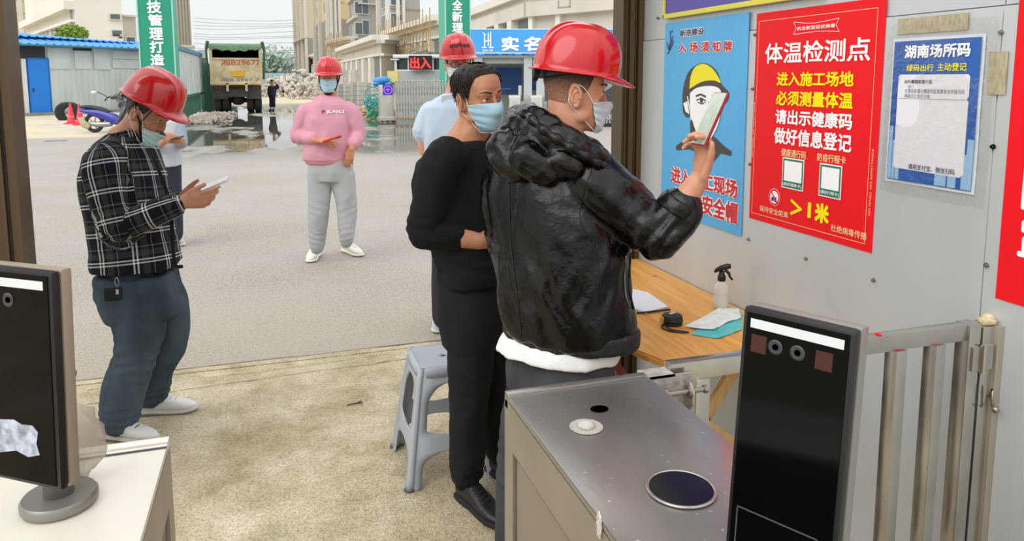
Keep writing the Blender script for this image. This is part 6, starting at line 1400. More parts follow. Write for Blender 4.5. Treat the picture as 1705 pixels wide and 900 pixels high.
ShL, ElL, WrL = W(852, 300, 2.40), W(856, 420, 2.42), W(935, 470, 2.50)
limb(q, [ShL, ElL, WrL], [.045, .04, .03]); add_hand(q, WrL, D(.8, .2, -.2), D(0, .2, 1), 1)
hipL = W(935, 585, 2.30)
for (k, a) in (((875, 720, 2.35), (868, 935, 2.36)), ((965, 760, 2.28), (985, 950, 2.25))): limb(q, [hipL, W(*k), W(*a)], [.09, .055, .04])
link('body', remeshed(q, .0048, 3), SK1, pL, True)
eyes(HL, pL, (0, .3)); ear(HL, pL, SK1)
def fademat():
    m = bpy.data.materials.new('buzzed hair'); m.use_nodes = True; t = m.node_tree; p = t.nodes['Principled BSDF']; at = t.nodes.new('ShaderNodeAttribute'); at.attribute_name = 'fade'
    n = t.nodes.new('ShaderNodeTexNoise'); n.inputs['Scale'].default_value = 420; co = t.nodes.new('ShaderNodeTexCoord'); t.links.new(co.outputs['Object'], n.inputs['Vector'])
    r = t.nodes.new('ShaderNodeMath'); r.operation = 'MULTIPLY_ADD'; r.inputs[1].default_value = 1.5; r.inputs[2].default_value = -.72; t.links.new(n.outputs['Fac'], r.inputs[0])
    a = t.nodes.new('ShaderNodeMath'); a.operation = 'ADD'; a.use_clamp = True; t.links.new(r.outputs[0], a.inputs[0]); t.links.new(at.outputs['Fac'], a.inputs[1])
    mx = t.nodes.new('ShaderNodeMix'); mx.data_type = 'RGBA'; mx.inputs[6].default_value = lin('c0876a'); mx.inputs[7].default_value = lin('2a211c'); t.links.new(a.outputs[0], mx.inputs[0]); t.links.new(mx.outputs[2], p.inputs['Base Color']); p.inputs['Roughness'].default_value = .7; return m
hair(HL, pL, th=.0035, m=fademat(), fade=(-.055, .045), name='buzzed_hair')
mask(HL, pL, top=-.022, bot=-.120, wide=62, m=mat('mask pale', 'c9dbe6', .75, bump=.15, bscale=220), drop=.0)
helmet(headM(HL @ V((0, -.004, .012)), D(1, .10, -.21), UP+RT*.05), 'glossy red hard hat on the man in the leather jacket', dz=.006, vents=False)
# jacket
q = MB()
a1 = (RT*.70-AW*.58)     # across the shoulders
a2 = (RT*.76+AW*.46)     # front-back
rows = [((918, 246), .085, .080), ((914, 262), .135, .100), ((915, 285), .195, .130), ((922, 325), .222, .150), ((928, 380), .228, .160), ((934, 440), .225, .165), ((940, 490), .222, .165), ((944, 525), .220, .165), ((946, 548), .214, .158), ((946, 558), .205, .150)]
slab(q, [(W(x, y, zL), a1*w_, a2*d_) for (x, y), w_, d_ in rows], n=36, e=2.2)
limb(q, [W(955, 285, 2.24), ShR, ShR.lerp(ElR, .5)+V((0, 0, -.004)), ElR], [.085, .092, .078, .074]); 
Cf = ElR.lerp(WrR, .50)
limb(q, [ElR, ElR.lerp(WrR, .25), Cf], [.072, .068, .058])
limb(q, [W(890, 285, 2.36), ShL, W(845, 365, 2.42), ElL], [.080, .080, .072, .066]); limb(q, [ElL, WrL], [.07, .06])
jd = folds(.018, 9.5, [(.2, .1, 1), RT*.35+UP*.9, RT*.5-UP*.8], 3, amp2=.0016, sharp=.8, spots=[(ElR, ElR-ShR, .10, .045, .007), (ShR.lerp(ElR, .55), ElR-ShR, .07, .05, .005), (W(990, 350, 2.2), RT*.5+UP, .09, .06, .006), (ElL, UP, .10, .05, .006), (W(900, 500, 2.2), RT+UP*.5, .14, .07, .004), (W(1010, 470, 2.2), RT-UP*.4, .12, .06, .004)])
M_lea = leather()
jk = link('jacket', remeshed(q, .0068, 5, jd), M_lea, pL, True)
# cuff, waistband
q = MB(); dC = (WrR-ElR).normalized(); q.tube([Cf-dC*.02, Cf+dC*.008, Cf+dC*.022], [.0615, .060, .056], n=28); link('cuff', remeshed(q, .005, 2, folds(.002, 26, [dC], 8)), M_lea, jk, True)
q = MB(); slab(q, [(W(950, y, zL), a1*w_, a2*d_) for y, w_, d_ in ((537, .220, .163), (542, .224, .167), (562, .222, .165), (567, .216, .160))], n=40, e=2.2); link('waistband', remeshed(q, .006, 2, folds(.0035, 20, [UP], 5)), mat('waistband black', '111112', .5, var=.2, vscale=50, bump=.3, bscale=120), jk, True)
# hood bunched behind the neck, with gathered edge
q = MB()
hc = [W(*p) for p in ((1003, 270, 2.16), (960, 246, 2.13), (905, 222, 2.16), (866, 205, 2.25), (872, 205, 2.42), (920, 222, 2.50), (975, 250, 2.45), (1003, 266, 2.34))]
limb(q, hc, [.022, .030, .036, .040, .042, .040, .032, .024], ry=[.026, .042, .058, .064, .064, .05, .04, .026], n=14)
for p0, p1, p2, r_ in (((868, 222, 2.30), (846, 248, 2.22), (862, 280, 2.17), (.045, .062, .040)), ((890, 238, 2.2), (880, 262, 2.15), (912, 284, 2.13), (.045, .055, .038)), ((930, 250, 2.17), (932, 270, 2.13), (962, 282, 2.13), (.038, .042, .028)), ((862, 230, 2.38), (842, 258, 2.36), (862, 286, 2.3), (.045, .060, .040))): limb(q, [W(*p0), W(*p1), W(*p2)], list(r_))
link('hood', remeshed(q, .006, 4, folds(.012, 19, [RT*.7-UP*.7, RT*.9-UP*.3, RT], 11, amp2=.0035, sharp=.6)), M_lea, jk, True)
q = MB(); rim = crv([W(*p) for p in ((1012, 284, 2.13), (985, 266, 2.10), (945, 243, 2.09), (905, 216, 2.10), (876, 190, 2.16), (862, 192, 2.26), (868, 196, 2.38), (900, 210, 2.47))], 10)
q.tube(rim, [.013+.0035*math.sin(i*1.1) for i in range(len(rim))], n=10); q.build('hood_drawcord_hem', M_lea, jk, smooth=True)
# seams and pocket zip on the visible side
bvh = BVHTree.FromPolygons([v.co for v in jk.data.vertices], [tuple(p.vertices) for p in jk.data.polygons])
def on(px, py, off=.002):
    h_ = bvh.ray_cast(EYEP, ray(px, py).normalized()); return (h_[0]-ray(px, py).normalized()*off) if h_[0] else W(px, py, 2.15)
def seam(nm, pts, r, m, off=.001):
    P = [on(p.x, p.y, off) for p in crv([V((a, b_, 0)) for a, b_ in pts], 6)]; q = MB(); q.tube(P, r, n=6); return q.build(nm, m, jk, smooth=True)
M_seam = mat('seam black', '050506', .5)
seam('arm_seam', ((985, 283), (972, 320), (966, 365), (985, 402)), .0022, M_seam); seam('back_seam', ((848, 300), (850, 400), (862, 500), (868, 560)), .002, M_seam); seam('side_seam', ((994, 405), (1000, 480), (1004, 560)), .002, M_seam)
zp = seam('pocket_zip', ((1043, 425), (1040, 455), (1042, 490), (1048, 512)), .0035, mat('zip metal', '6f6d68', .3, .9), .002); seam('pocket_edge', ((1050, 422), (1048, 455), (1050, 492), (1055, 514)), .004, M_lea)
# white shirt hem and jeans
q = MB(); slab(q, [(W(x, y, zL), a1*w_, a2*d_) for x, y, w_, d_ in ((942, 550, .195, .14), (932, 572, .200, .147), (925, 590, .198, .147))], n=36, e=2.2)
q2 = remeshed(q, .0065, 3, folds(.006, 15, [UP, UP+RT*.3], 6, amp2=.001)); link('shirt_hem', q2, mat('white cotton', 'e9e9ea', .85, bump=.2, bscale=120), pL, True)
q = MB(); slab(q, [(W(932, y, zL), a1*w_, a2*d_) for y, w_, d_ in ((590, .178, .122), (625, .180, .130), (680, .178, .135), (715, .165, .125))], n=30, e=2.2)
kA, aA = W(872, 770, 2.36), W(862, 925, 2.38); kB, aB = W(968, 770, 2.26), W(985, 945, 2.24)
limb(q, [W(895, 660, 2.34), kA, aA], [.105, .082, .07]); limb(q, [W(975, 660, 2.25), kB, aB], [.105, .08, .07])
M_jb = mat('charcoal denim', '2b2d30', .85, var=.35, vscale=9, bump=.25, bscale=300, col2='43464a')
jn = link('jeans', remeshed(q, .008, 4, folds(.007, 10, [UP, RT+UP], 7, amp2=.001, spots=[(kA, UP, .12, .05, .004)])), M_jb, pL, True)
for y in (648,):
    bv2 = BVHTree.FromPolygons([v.co for v in jn.data.vertices], [tuple(p.vertices) for p in jn.data.polygons]); P = []
    for x, y in ((842, 640), (850, 660), (866, 668), (880, 650)):
        h_ = bv2.ray_cast(EYEP, ray(x, y).normalized()); P.append((h_[0] if h_[0] else W(x, y, 2.2))-fw*.002)
    q = MB(); q.tube(P, .0015, n=5); q.build('pocket_stitch', M_seam, jn)
for a, s_ in ((aA, 0), (aB, 1)): f_ = V((a.x, a.y, 0)); shoe(pL, f_-RT*.06, f_+RT*.2, mat('shoe black', '1c1b1b', .45), mat('sole dark', '2a2826', .8))
PhC = W(1182, 198, 2.045)
phone('red-cased phone held upright against the drawn helmet poster', PhC, V(W(1199, 158, 2.045))-V(W(1163, 238, 2.045)), D(-.97, -.24, .1), mat('phone red', '9c1524', .3, coat=.5), h_=.160, w_=.076, mscreen=mat('phone screen lit', 'a9b5a8', .15, var=.2, vscale=30, emit=.25))
# ---------------- man in the black long-sleeved shirt
zB = 2.74
pB = person(W(780, 700, zB), 'person in plain black sweater and mask, bareheaded, arms folded, behind the leather jacket')
HB = headM(W(797, 160, zB), D(.66, -.72, -.12), UP-RT*.17)
q = MB(); add_head(q, HB, W(768, 248, zB+.03), rn=.066)
slab(q, [(W(770, 250, zB), RT*.08, AW*.08), (W(772, 300, zB), RT*.12, AW*.10), (W(788, 470, zB), RT*.085, AW*.08)])
sR, eR, wR = W(737, 268, zB-.17), W(706, 385, zB-.16), W(800, 402, zB-.12)
limb(q, [sR, eR], [.045, .042]); limb(q, [eR, eR.lerp(wR, .5), wR], [.040, .040, .029]); add_hand(q, wR, D(1, .3, .1), D(.1, -1, .4), -1, curl=(.3, .3, .35, .4))
sL, eL, wL = W(822, 262, zB+.12), W(852, 370, zB+.12), W(792, 408, zB+.02)
limb(q, [sL, eL, wL], [.045, .04, .03]); add_hand(q, wL, D(-1, -.1, 0), D(0, -1, .5), 1)
hR, kR, aR = W(790, 505, zB), W(786, 640, zB-.01), W(785, 795, zB+.02); kL2, aL2 = W(826, 630, zB+.13), W(832, 745, zB+.2)
limb(q, [hR, kR, aR], [.065, .045, .03]); limb(q, [hR, kL2, aL2], [.065, .045, .03])
link('body', remeshed(q, .0046, 3), SK2, pB, True)
eyes(HB, pB, (-.4, -.2)); ear(HB, pB, SK2); hair(HB, pB, th=.0095, seed=3, strands=2200, nT=18)
mask(HB, pB, top=-.010, bot=-.120, wide=76, seed=4, puff=.004)
M_bs = mat('black jersey', '0f0f11', .85, var=.25, vscale=8, bump=.25, bscale=380, spec=.3)
f1 = (RT*.42+AW*.0-AW*.0); bA = RT*.62-AW*.78*1.0; bA = (RT*.60+AW*.10).normalized()
q = MB(); b1 = (RT*.75+AW*.66); b2 = (RT*.66-AW*.75)
slab(q, [(W(x, y, zB), b1*w_, b2*d_) for x, y, w_, d_ in ((772, 236, .075, .070), (770, 250, .125, .085), (766, 268, .175, .105), (768, 300, .195, .118), (772, 350, .190, .122), (782, 400, .155, .118), (789, 440, .140, .115), (790, 466, .143, .117))], n=32, e=2.25)
limb(q, [W(752, 258, zB-.10), sR, sR.lerp(eR, .5)-RT*.008, eR], [.065, .072, .066, .060]); limb(q, [eR, eR.lerp(wR, .28), eR.lerp(wR, .52)], [.060, .056, .046])
limb(q, [W(800, 255, zB+.06), sL, eL], [.065, .068, .058]); limb(q, [eL, eL.lerp(wL, .6)], [.056, .047])
sw = link('sweater', remeshed(q, .0065, 5, folds(.012, 9, [UP, RT+UP*.6, RT-UP], 21, amp2=.0008, spots=[(eR, eR-sR, .09, .04, .004), (W(775, 440, zB-.1), UP+RT*.3, .12, .05, .004), (sR, RT+UP, .07, .05, .003)])), M_bs, pB, True)
nb = [HB @ V((0, -.022, -.10))]
c_ = W(772, 240, zB+.0); q = MB(); q.tube([c_+b1*.078*math.cos(a)+b2*.078*math.sin(a)+UP*(-.012*math.sin(a)) for a in [2*math.pi*k/32 for k in range(32)]], .0065, n=8, closed=True); q.build('neck_rib', M_bs, sw, smooth=True)
q = MB(); slab(q, [(W(789, y, zB), b1*w_, b2*d_) for y, w_, d_ in ((460, .130, .104), (490, .138, .11), (535, .136, .11), (570, .12, .10))], n=28, e=2.2)
limb(q, [W(782, 520, zB-.03), W(783, 640, zB-.02), W(781, 700, zB), W(777, 785, zB+.02)], [.090, .074, .066, .060]); limb(q, [W(805, 530, zB+.06), kL2, aL2], [.098, .075, .062])
link('trousers', remeshed(q, .0075, 4, folds(.011, 9, [UP, UP+RT*.5], 23, amp2=.0007, spots=[(kR, UP, .10, .05, .003), (aR, UP, .07, .035, .005)])), mat('black trousers', '111214', .8, var=.2, vscale=8, bump=.2, bscale=350, spec=.3), pB, True)
M_bshoe = mat('scuffed black leather', '1b1b1c', .42, var=.4, vscale=14, bump=.2, bscale=90); M_bsole = mat('sole black', '171717', .8)
hp = atH(764, 826, 0); tp_ = atH(826, 872, 0); shoe(pB, hp, hp+(tp_-hp).normalized()*.285, M_bshoe, M_bsole, name='leather_shoe', L_=.285)
f_ = V((aL2.x, aL2.y, 0)); shoe(pB, f_-b2*.07, f_+b2*.2, M_bshoe, M_bsole, name='leather_shoe')
# ---------------- man in glasses and pale blue shirt
zW = 4.62
pW = person(W(750, 450, zW), 'person in glasses, red hard hat and pale blue short-sleeved shirt')
HWm = headM(W(763, 106, zW), D(.22, -.97, -.12), UP)
q = MB(); add_head(q, HWm, W(758, 160, zW+.04)); 
slab(q, [(W(757, 165, zW), RT*.08, AW*.08), (W(757, 300, zW), RT*.12, AW*.08), (W(757, 350, zW), RT*.11, AW*.08)])
s1, e1, w1 = W(717, 186, zW), W(707, 245, zW-.0), W(752, 290, zW-.02); s2, e2, w2 = W(799, 186, zW+.05), W(810, 240, zW+.1), W(806, 310, zW)
for s_, e_, w_, sd in ((s1, e1, w1, -1), (s2, e2, w2, 1)): limb(q, [s_, e_, e_.lerp(w_, .5), w_], [.05, .042, .040, .028]); add_hand(q, w_, D(.1, -.3, -1), D(-sd*-1, -.2, 0), sd, curl=(.2, .25, .3, .3))
for x, k in ((740, 1), (775, 2)): limb(q, [W(x+3, 370, zW), W(x, 450, zW), W(x-2, 530, zW)], [.07, .05, .035])
link('body', remeshed(q, .006, 2), skinmat('skin ruddy', 'cf8f73', 'dda287'), pW, True)
eyes(HWm, pW); hair(HWm, pW, th=.010); mask(HWm, pW, top=-.012, m=mat('mask white', 'e3e6ea', .75), wide=74)
q = MB(HWm)
for s_ in (-1, 1):
    q.tube([V((s_*.033+.025*math.copysign(abs(math.cos(a))**.7, math.cos(a)), .098-.004*abs(math.cos(a)), .002+.017*math.copysign(abs(math.sin(a))**.7, math.sin(a)))) for a in [2*math.pi*k/24 for k in range(24)]], .0022, n=6, closed=True); q.tube([V((s_*.058, .094, .006)), V((s_*.078, .04, .006)), V((s_*.080, -.01, .0))], .002, n=6)
q.tube([V((-.010, .100, .006)), V((0, .102, .008)), V((.010, .100, .006))], .002, n=6)
gl = q.build('spectacles', M_bp, None, smooth=True, label='dark-framed spectacles on the man in the pale blue shirt', cat='glasses')
helmet(headM(HWm @ V((0, 0, .0)), D(.22, -.97, -.05), UP-RT*.05), 'red hard hat with dark lettering above the spectacles', writing=('新浩中建设', .15), strap=False, knob=False, sticker=False, dz=.0)
M_ls = mat('pale blue shirt', 'c3d3e4', .85, var=.05, vscale=12, bump=.15, bscale=260)
q = MB(); slab(q, [(W(758, y, zW), RT*w_, AW*d_) for y, w_, d_ in ((158, .075, .075), (165, .125, .10), (178, .185, .125), (220, .200, .14), (290, .185, .14), (335, .19, .14), (350, .19, .14))], e=2.3)
limb(q, [W(729, 180, zW), s1, W(710, 204, zW), W(706, 222, zW)], [.045, .062, .068, .070]); limb(q, [W(788, 180, zW), s2, W(808, 200, zW+.05), W(810, 222, zW+.08)], [.055, .062, .068, .070])
sh_ = link('shirt', remeshed(q, .009, 4, folds(.014, 9, [UP, UP+RT, RT-UP], 31, amp2=.001)), M_ls, pW, True)
for s_ in (-1, 1): q = MB(); c0 = W(758, 156, zW-.02); q.poly([(0, .0), (.075, -.012), (.080, -.06), (.018, -.045)], .005, frame(c0-AW*.085, RT*s_*1.0, yd=UP) if s_ > 0 else frame(c0-AW*.085, -RT, yd=UP)); q.build('collar', M_ls, sh_)
q = MB(); slab(q, [(W(757, y, zW), RT*w_, AW*d_) for y, w_, d_ in ((330, .165, .115), (355, .175, .122), (385, .165, .115))])
limb(q, [W(741, 375, zW), W(738, 450, zW), W(737, 530, zW)], [.095, .072, .060]); limb(q, [W(775, 375, zW), W(778, 450, zW), W(776, 530, zW)], [.095, .072, .060])
link('trousers', remeshed(q, .010, 4, folds(.006, 9, [UP], 33)), mat('dark violet trousers', '2c2832', .85), pW, True)
for x in (735, 780): h_ = atH(x, 532, 0); shoe(pW, h_, h_-AW*.28, mat('shoe grey', 'b9bcc0', .6), mat('sole white', 'd6d4ce', .6), name='sneaker')
# ---------------- man in the checked shirt
zP = 3.33
pP = person(W(225, 700, zP), 'person in a black and white checked shirt and jeans looking down at a phone')
fP = D(.84, -.10, -.55); HP = headM(W(247, 186, zP), fP, UP+RT*.6)
q = MB(); nk = W(205, 232, zP+.02); add_head(q, HP, nk, rn=.058)
cR, cE, cW_ = W(172, 280, zP-.20), W(196, 378, zP-.22), W(303, 337, zP-.16)
slab(q, [(W(207, 235, zP), RT*.07, AW*.08), (W(205, 280, zP), RT*.09, AW*.13), (W(215, 450, zP), RT*.09, AW*.12)])
limb(q, [cR, cE, cE.lerp(cW_, .5), cW_], [.045, .042, .038, .027]); add_hand(q, cW_, D(1, .25, .12), D(.1, -1, -.15), -1, curl=(.35, .55, .65, .7), thumb=(.55, -.05), tflex=.15)
dL, dE, dW = W(215, 278, zP+.20), W(250, 372, zP+.20), W(302, 332, zP+.04)
limb(q, [dL, dE, dW], [.045, .04, .027]); add_hand(q, dW, D(1, -.15, .25), D(.1, .9, -.3), 1, curl=(.35, .5, .6, .7), thumb=(.6, .0), tflex=.15)
nh, nkn, nan = W(212, 480, zP-.06), W(226, 590, zP-.06), W(197, 700, zP-.07); fh, fk, fa_ = W(262, 478, zP+.10), W(282, 560, zP+.12), W(252, 655, zP+.16)
limb(q, [nh, nkn, nan], [.08, .055, .04]); limb(q, [fh, fk, fa_], [.08, .055, .04])
link('body', remeshed(q, .0050, 3), SK3, pP, True)
eyes(HP, pP, (0, -.6)); ear(HP, pP, SK3); hair(HP, pP, th=.010, seed=9, strands=500, m=mat('hair dark grey', '241f1e', .5, var=.4, vscale=60, bump=.5, bscale=200, col2='3b3533'))
mask(headM(HP @ V((0, .004, -.012)), fP, UP+RT*.6), pP, top=-.038, bot=-.124, wide=66, seed=8, m=mat('mask teal pale', 'b9d9de', .75, bump=.15, bscale=220))
helmet(headM(HP @ V((0, -.004, .008)), D(.86, -.10, -.50), UP+RT*.6), 'red hard hat bent forward over the checked shirt', dz=.004, strap=True, vents=False)
def plaid():
    m = bpy.data.materials.new('checked flannel'); m.use_nodes = True; t = m.node_tree; p = t.nodes['Principled BSDF']; L = t.links.new
    at = t.nodes.new('ShaderNodeAttribute'); at.attribute_name = 'cloth'; sx = t.nodes.new('ShaderNodeSeparateXYZ'); L(at.outputs['Vector'], sx.inputs[0])
    def mt(op, a, b_=None, c_=None):
        n = t.nodes.new('ShaderNodeMath'); n.operation = op
        for i, v in enumerate((a, b_, c_)):
            if v is None: continue
            if isinstance(v, (int, float)): n.inputs[i].default_value = v
            else: L(v, n.inputs[i])
        return n.outputs[0]
    def lines(o, per):
        f = mt('FRACT', mt('ADD', mt('DIVIDE', o, per), 20.0)); r = None
        for c_, w_, a in ((.42, .024, .9), (.53, .024, .9), (.97, .012, .25), (.20, .10, .05)):
            k = mt('MULTIPLY', mt('LESS_THAN', mt('ABSOLUTE', mt('SUBTRACT', f, c_)), w_), a); r = k if r is None else mt('ADD', r, k)
        return r
    tot = mt('MULTIPLY', mt('ADD', lines(sx.outputs[0], .118), lines(sx.outputs[1], .125)), .58)
    mx = t.nodes.new('ShaderNodeMix'); mx.data_type = 'RGBA'; mx.clamp_factor = True; mx.inputs[6].default_value = lin('11141c'); mx.inputs[7].default_value = lin('e0e0dd'); L(tot, mx.inputs[0]); L(mx.outputs[2], p.inputs['Base Color'])
    p.inputs['Roughness'].default_value = .9; p.inputs['Specular IOR Level'].default_value = .2
    return m
q = MB()
slab(q, [(W(x, y, zP), RT*w_, AW*d_) for x, y, w_, d_ in ((208, 222, .062, .075), (205, 235, .095, .14), (203, 255, .130, .185), (206, 290, .158, .205), (212, 340, .168, .200), (220, 390, .168, .195), (226, 415, .170, .195), (229, 440, .176, .198))], n=34, e=2.25)
limb(q, [W(190, 258, zP-.13), cR, cR.lerp(cE, .5)-RT*.01, cE], [.075, .078, .070, .066]); limb(q, [cE, cE.lerp(cW_, .4), cE.lerp(cW_, .86)], [.066, .060, .050])
limb(q, [W(212, 258, zP+.12), dL, dE], [.072, .075, .062]); limb(q, [dE, dE.lerp(dW, .85)], [.06, .048])
me_ = remeshed(q, .0068, 4, folds(.011, 9, [UP, RT+UP*.5, UP-RT*.6], 41, amp2=.0008, spots=[(cE, cE-cR, .09, .045, .005), (W(220, 420, zP-.15), UP, .1, .06, .003)]))
bone_uv(me_, [(W(203, 225, zP), W(226, 465, zP), .165, RT, 0), (cR+UP*.05, cE, .072, RT+AW*.55, .03), (cE, cW_, .058, UP, .30), (dL, dE, .07, RT, .02), (dE, dW, .058, UP, .3)])
M_pld = plaid(); so_ = link('shirt', me_, M_pld, pP, True)
def band_loop(nm, c_, ax, u, ru, rv, r, m, par, ry=None):
    ax = V(ax).normalized(); u = (V(u)-ax*V(u).dot(ax)).normalized(); v_ = ax.cross(u); q = MB(); q.tube([c_+u*ru*math.cos(a)+v_*rv*math.sin(a) for a in [2*math.pi*k/32 for k in range(32)]], r, n=8, ry=ry, upv=ax, closed=True); me = q.mesh(); bone_uv(me, [(c_-ax*.1, c_+ax*.1, ru, u, 0)]); return link(nm, me, m, par, True)
q = MB(); c_ = W(208, 226, zP); ax = D(-.25, 0, 1); u_ = D(1, 0, .25)
q.tube([c_+u_*.072*math.cos(a)+AW*.078*math.sin(a) for a in [2*math.pi*k/32 for k in range(33)]], .004, n=8, ry=.019, upv=ax); me2 = q.mesh(); bone_uv(me2, [(c_-ax*.1, c_+ax*.1, .08, u_, .02)]); link('collar', me2, M_pld, so_, True)
dc = (cW_-cE).normalized(); cc = cE.lerp(cW_, .88); q = MB(); q.tube([cc-dc*.03, cc-dc*.026, cc+dc*.02, cc+dc*.024], [.046, .050, .048, .044], n=26); me2 = q.mesh(); bone_uv(me2, [(cc-dc*.1, cc+dc*.1, .048, UP, .0)]); link('cuff', me2, M_pld, so_, True)
dc = (dW-dE).normalized(); cc = dE.lerp(dW, .86); q = MB(); q.tube([cc-dc*.03, cc-dc*.026, cc+dc*.02, cc+dc*.024], [.044, .048, .046, .042], n=26); me2 = q.mesh(); bone_uv(me2, [(cc-dc*.1, cc+dc*.1, .048, UP, .0)]); link('cuff', me2, M_pld, so_, True)
q = MB(); q.tube(crv([W(255, 262, zP-.12), W(271, 300, zP-.13), W(284, 345, zP-.10), W(287, 400, zP-.08), W(292, 440, zP-.08), W(304, 443, zP-.1)], 5), .008, n=6, ry=.003, upv=AW); q.build('placket_edge', mat('placket dark', '0d0f14', .9), so_, smooth=True)
def denim():
    m = mat('washed blue denim', '2a3540', .9, var=.5, vscale=5.5, bump=.25, bscale=420, col2='566570', detail=5, stretch=(1, 1, .45), spec=.2); return m
q = MB(); slab(q, [(W(x, y, zP), RT*w_, AW*d_) for x, y, w_, d_ in ((228, 455, .150, .165), (232, 480, .155, .17), (236, 505, .15, .165), (238, 525, .13, .15))], n=30)
limb(q, [nh+RT*.02, W(232, 540, zP-.06), nkn, W(206, 650, zP-.06), W(196, 698, zP-.07)], [.108, .100, .080, .080, .070]); limb(q, [fh, W(280, 525, zP+.10), W(284, 560, zP+.12), W(258, 620, zP+.15), W(252, 654, zP+.16)], [.10, .092, .080, .076, .068])
link('jeans', remeshed(q, .0075, 4, folds(.020, 9, [UP+RT*.3, UP-RT*.5, UP], 43, amp2=.001, spots=[(nkn, nkn-nh, .10, .05, .005), (nan, UP, .08, .035, .006), (fa_, UP, .08, .035, .006), (nh, UP+RT*.8, .1, .05, .004)])), denim(), pP, True)
M_wh = mat('white sneaker', 'dedddb', .5, bump=.1, bscale=120); M_ws = mat('sneaker sole', 'c9c5bf', .6); M_gi = mat('sole insert grey', '77736f', .7)
h1, t1_ = atH(168, 728, 0), atH(262, 735, 0); d_ = (t1_-h1).normalized(); shoe(pP, h1, h1+d_*.29, M_wh, M_ws, lace=mat('lace grey', '55565c', .8), name='sneaker', stripe=M_gi)
h1, t1_ = atH(226, 690, 0), atH(330, 682, 0); d_ = (t1_-h1).normalized(); shoe(pP, h1, h1+d_*.30, M_wh, M_ws, name='sneaker', stripe=M_gi)
kc = thing('key_fob', W(196, 490, zP-.22), 'black key fob hanging from the belt of the checked-shirt man', 'keys')
q = MB(); c_ = W(196, 487, zP-.245); q.box(c_, (.018, .012, .05), bev=.004); q.build('fob', M_bp, kc, angle=40); q = MB(); q.box(c_+V((0, -.008, .006)), (.010, .003, .02)); q.build('fob_badge', mat('badge pale', 'b6bec2', .4), kc); q = MB(); q.tube(crv([c_+UP*.022, c_+UP*.045+RT*.008, c_+UP*.065, c_+UP*.045-RT*.01, c_+UP*.022], 5), .0018, n=6); q.build('ring', M_screw, kc, smooth=True)
q = MB(); c_ = W(188, 490, zP-.20); q.box(c_, (.07, .02, .055), bev=.006); q.build('belt_pouch', M_bp, None, smooth=False, label='small black pouch on the hip of the checked-shirt man', cat='pouch')
phone('white phone held level by the man in the checked shirt', W(352, 308, zP-.06), D(.9, .1, .38), D(-.38, -.25, .9), mat('phone silver', 'c9c9c8', .3), mscreen=mat('screen pale', 'c9ccd0', .2, emit=.15))
# ---------------- man in the pink sweatshirt
zK = 6.35
pK = person(W(550, 400, zK), 'person in pink sweatshirt and grey joggers standing on the asphalt')
HK = headM(W(548, 129, zK), D(.05, -1, -.08), UP)
q = MB(); add_head(q, HK, W(547, 172, zK+.03))
kR_, kE, kW = W(509, 187, zK), W(497, 226, zK+.02), W(530, 234, zK-.20); jR, jE, jW = W(585, 187, zK), W(597, 222, zK+.02), W(585, 248, zK-.12)
slab(q, [(W(547, 170, zK), RT*.08, AW*.08), (W(547, 260, zK), RT*.12, AW*.08)])
limb(q, [kR_, kE, kW], [.045, .04, .027]); add_hand(q, kW, D(1, -.25, .05), D(0, -.5, 1), -1, curl=(.5, .6, .6, .6), thumb=(.5, -.1))
limb(q, [jR, jE, jW], [.045, .04, .027]); add_hand(q, jW, D(-.2, -.2, -1), D(.1, -1, .1), 1, curl=(.3, .4, .5, .5))
l1 = [W(532, 280, zK), W(531, 345, zK-.03), W(529, 415, zK-.02)]; l2 = [W(572, 280, zK), W(579, 345, zK), W(577, 405, zK+.03)]
limb(q, l1, [.08, .04, .020]); limb(q, l2, [.08, .04, .020])
link('body', remeshed(q, .0062, 2), skinmat('skin sunned', 'b97858', 'c98c6b'), pK, True)
eyes(HK, pK, (0, -.3)); hair(HK, pK, th=.008); mask(HK, pK, top=-.008, wide=74, puff=.006)
helmet(headM(HK @ V((0, 0, -.006)), D(.05, -1, -.02), UP), 'red hard hat on the man in pink', knob=False, sticker=False, strap=True, dz=-.004)
M_pk = mat('pink jersey', 'cd93a2', .9, var=.06, vscale=10, bump=.2, bscale=300, spec=.2)
q = MB(); slab(q, [(W(546, y, zK), RT*w_, AW*d_) for y, w_, d_ in ((160, .07, .075), (166, .115, .10), (175, .165, .12), (200, .188, .14), (230, .198, .145), (255, .20, .15), (266, .195, .145))], e=2.3)
limb(q, [W(524, 180, zK), kR_, kE], [.050, .068, .064]); limb(q, [kE, kE.lerp(kW, .7)], [.063, .046]); limb(q, [W(570, 180, zK), jR, jE], [.050, .068, .064]); limb(q, [jE, jE.lerp(jW, .65)], [.063, .046])
sk = link('sweatshirt', remeshed(q, .010, 4, folds(.017, 8, [UP, UP+RT, UP-RT], 51, amp2=.001, spots=[(kE, RT, .1, .06, .005), (W(546, 255, zK-.1), UP+RT*.3, .10, .05, .003)])), M_pk, pK, True)
q = MB(); slab(q, [(W(546, y, zK), RT*w_, AW*d_) for y, w_, d_ in ((262, .192, .142), (264, .196, .146), (271, .185, .138), (272, .178, .13))], n=32); q.build('waist_rib', mat('pink rib', 'c9808f', .9), sk, smooth=True)
c_ = W(547, 163, zK); q = MB(); q.tube([c_+RT*.078*math.cos(a)+AW*.078*math.sin(a)+UP*.014*math.sin(a) for a in [2*math.pi*k/28 for k in range(28)]], .008, n=8, closed=True); q.build('neck_rib', mat('pink rib', 'c9808f'), sk, smooth=True)
bk = BVHTree.FromPolygons([v.co for v in sk.data.vertices], [tuple(p.vertices) for p in sk.data.polygons])
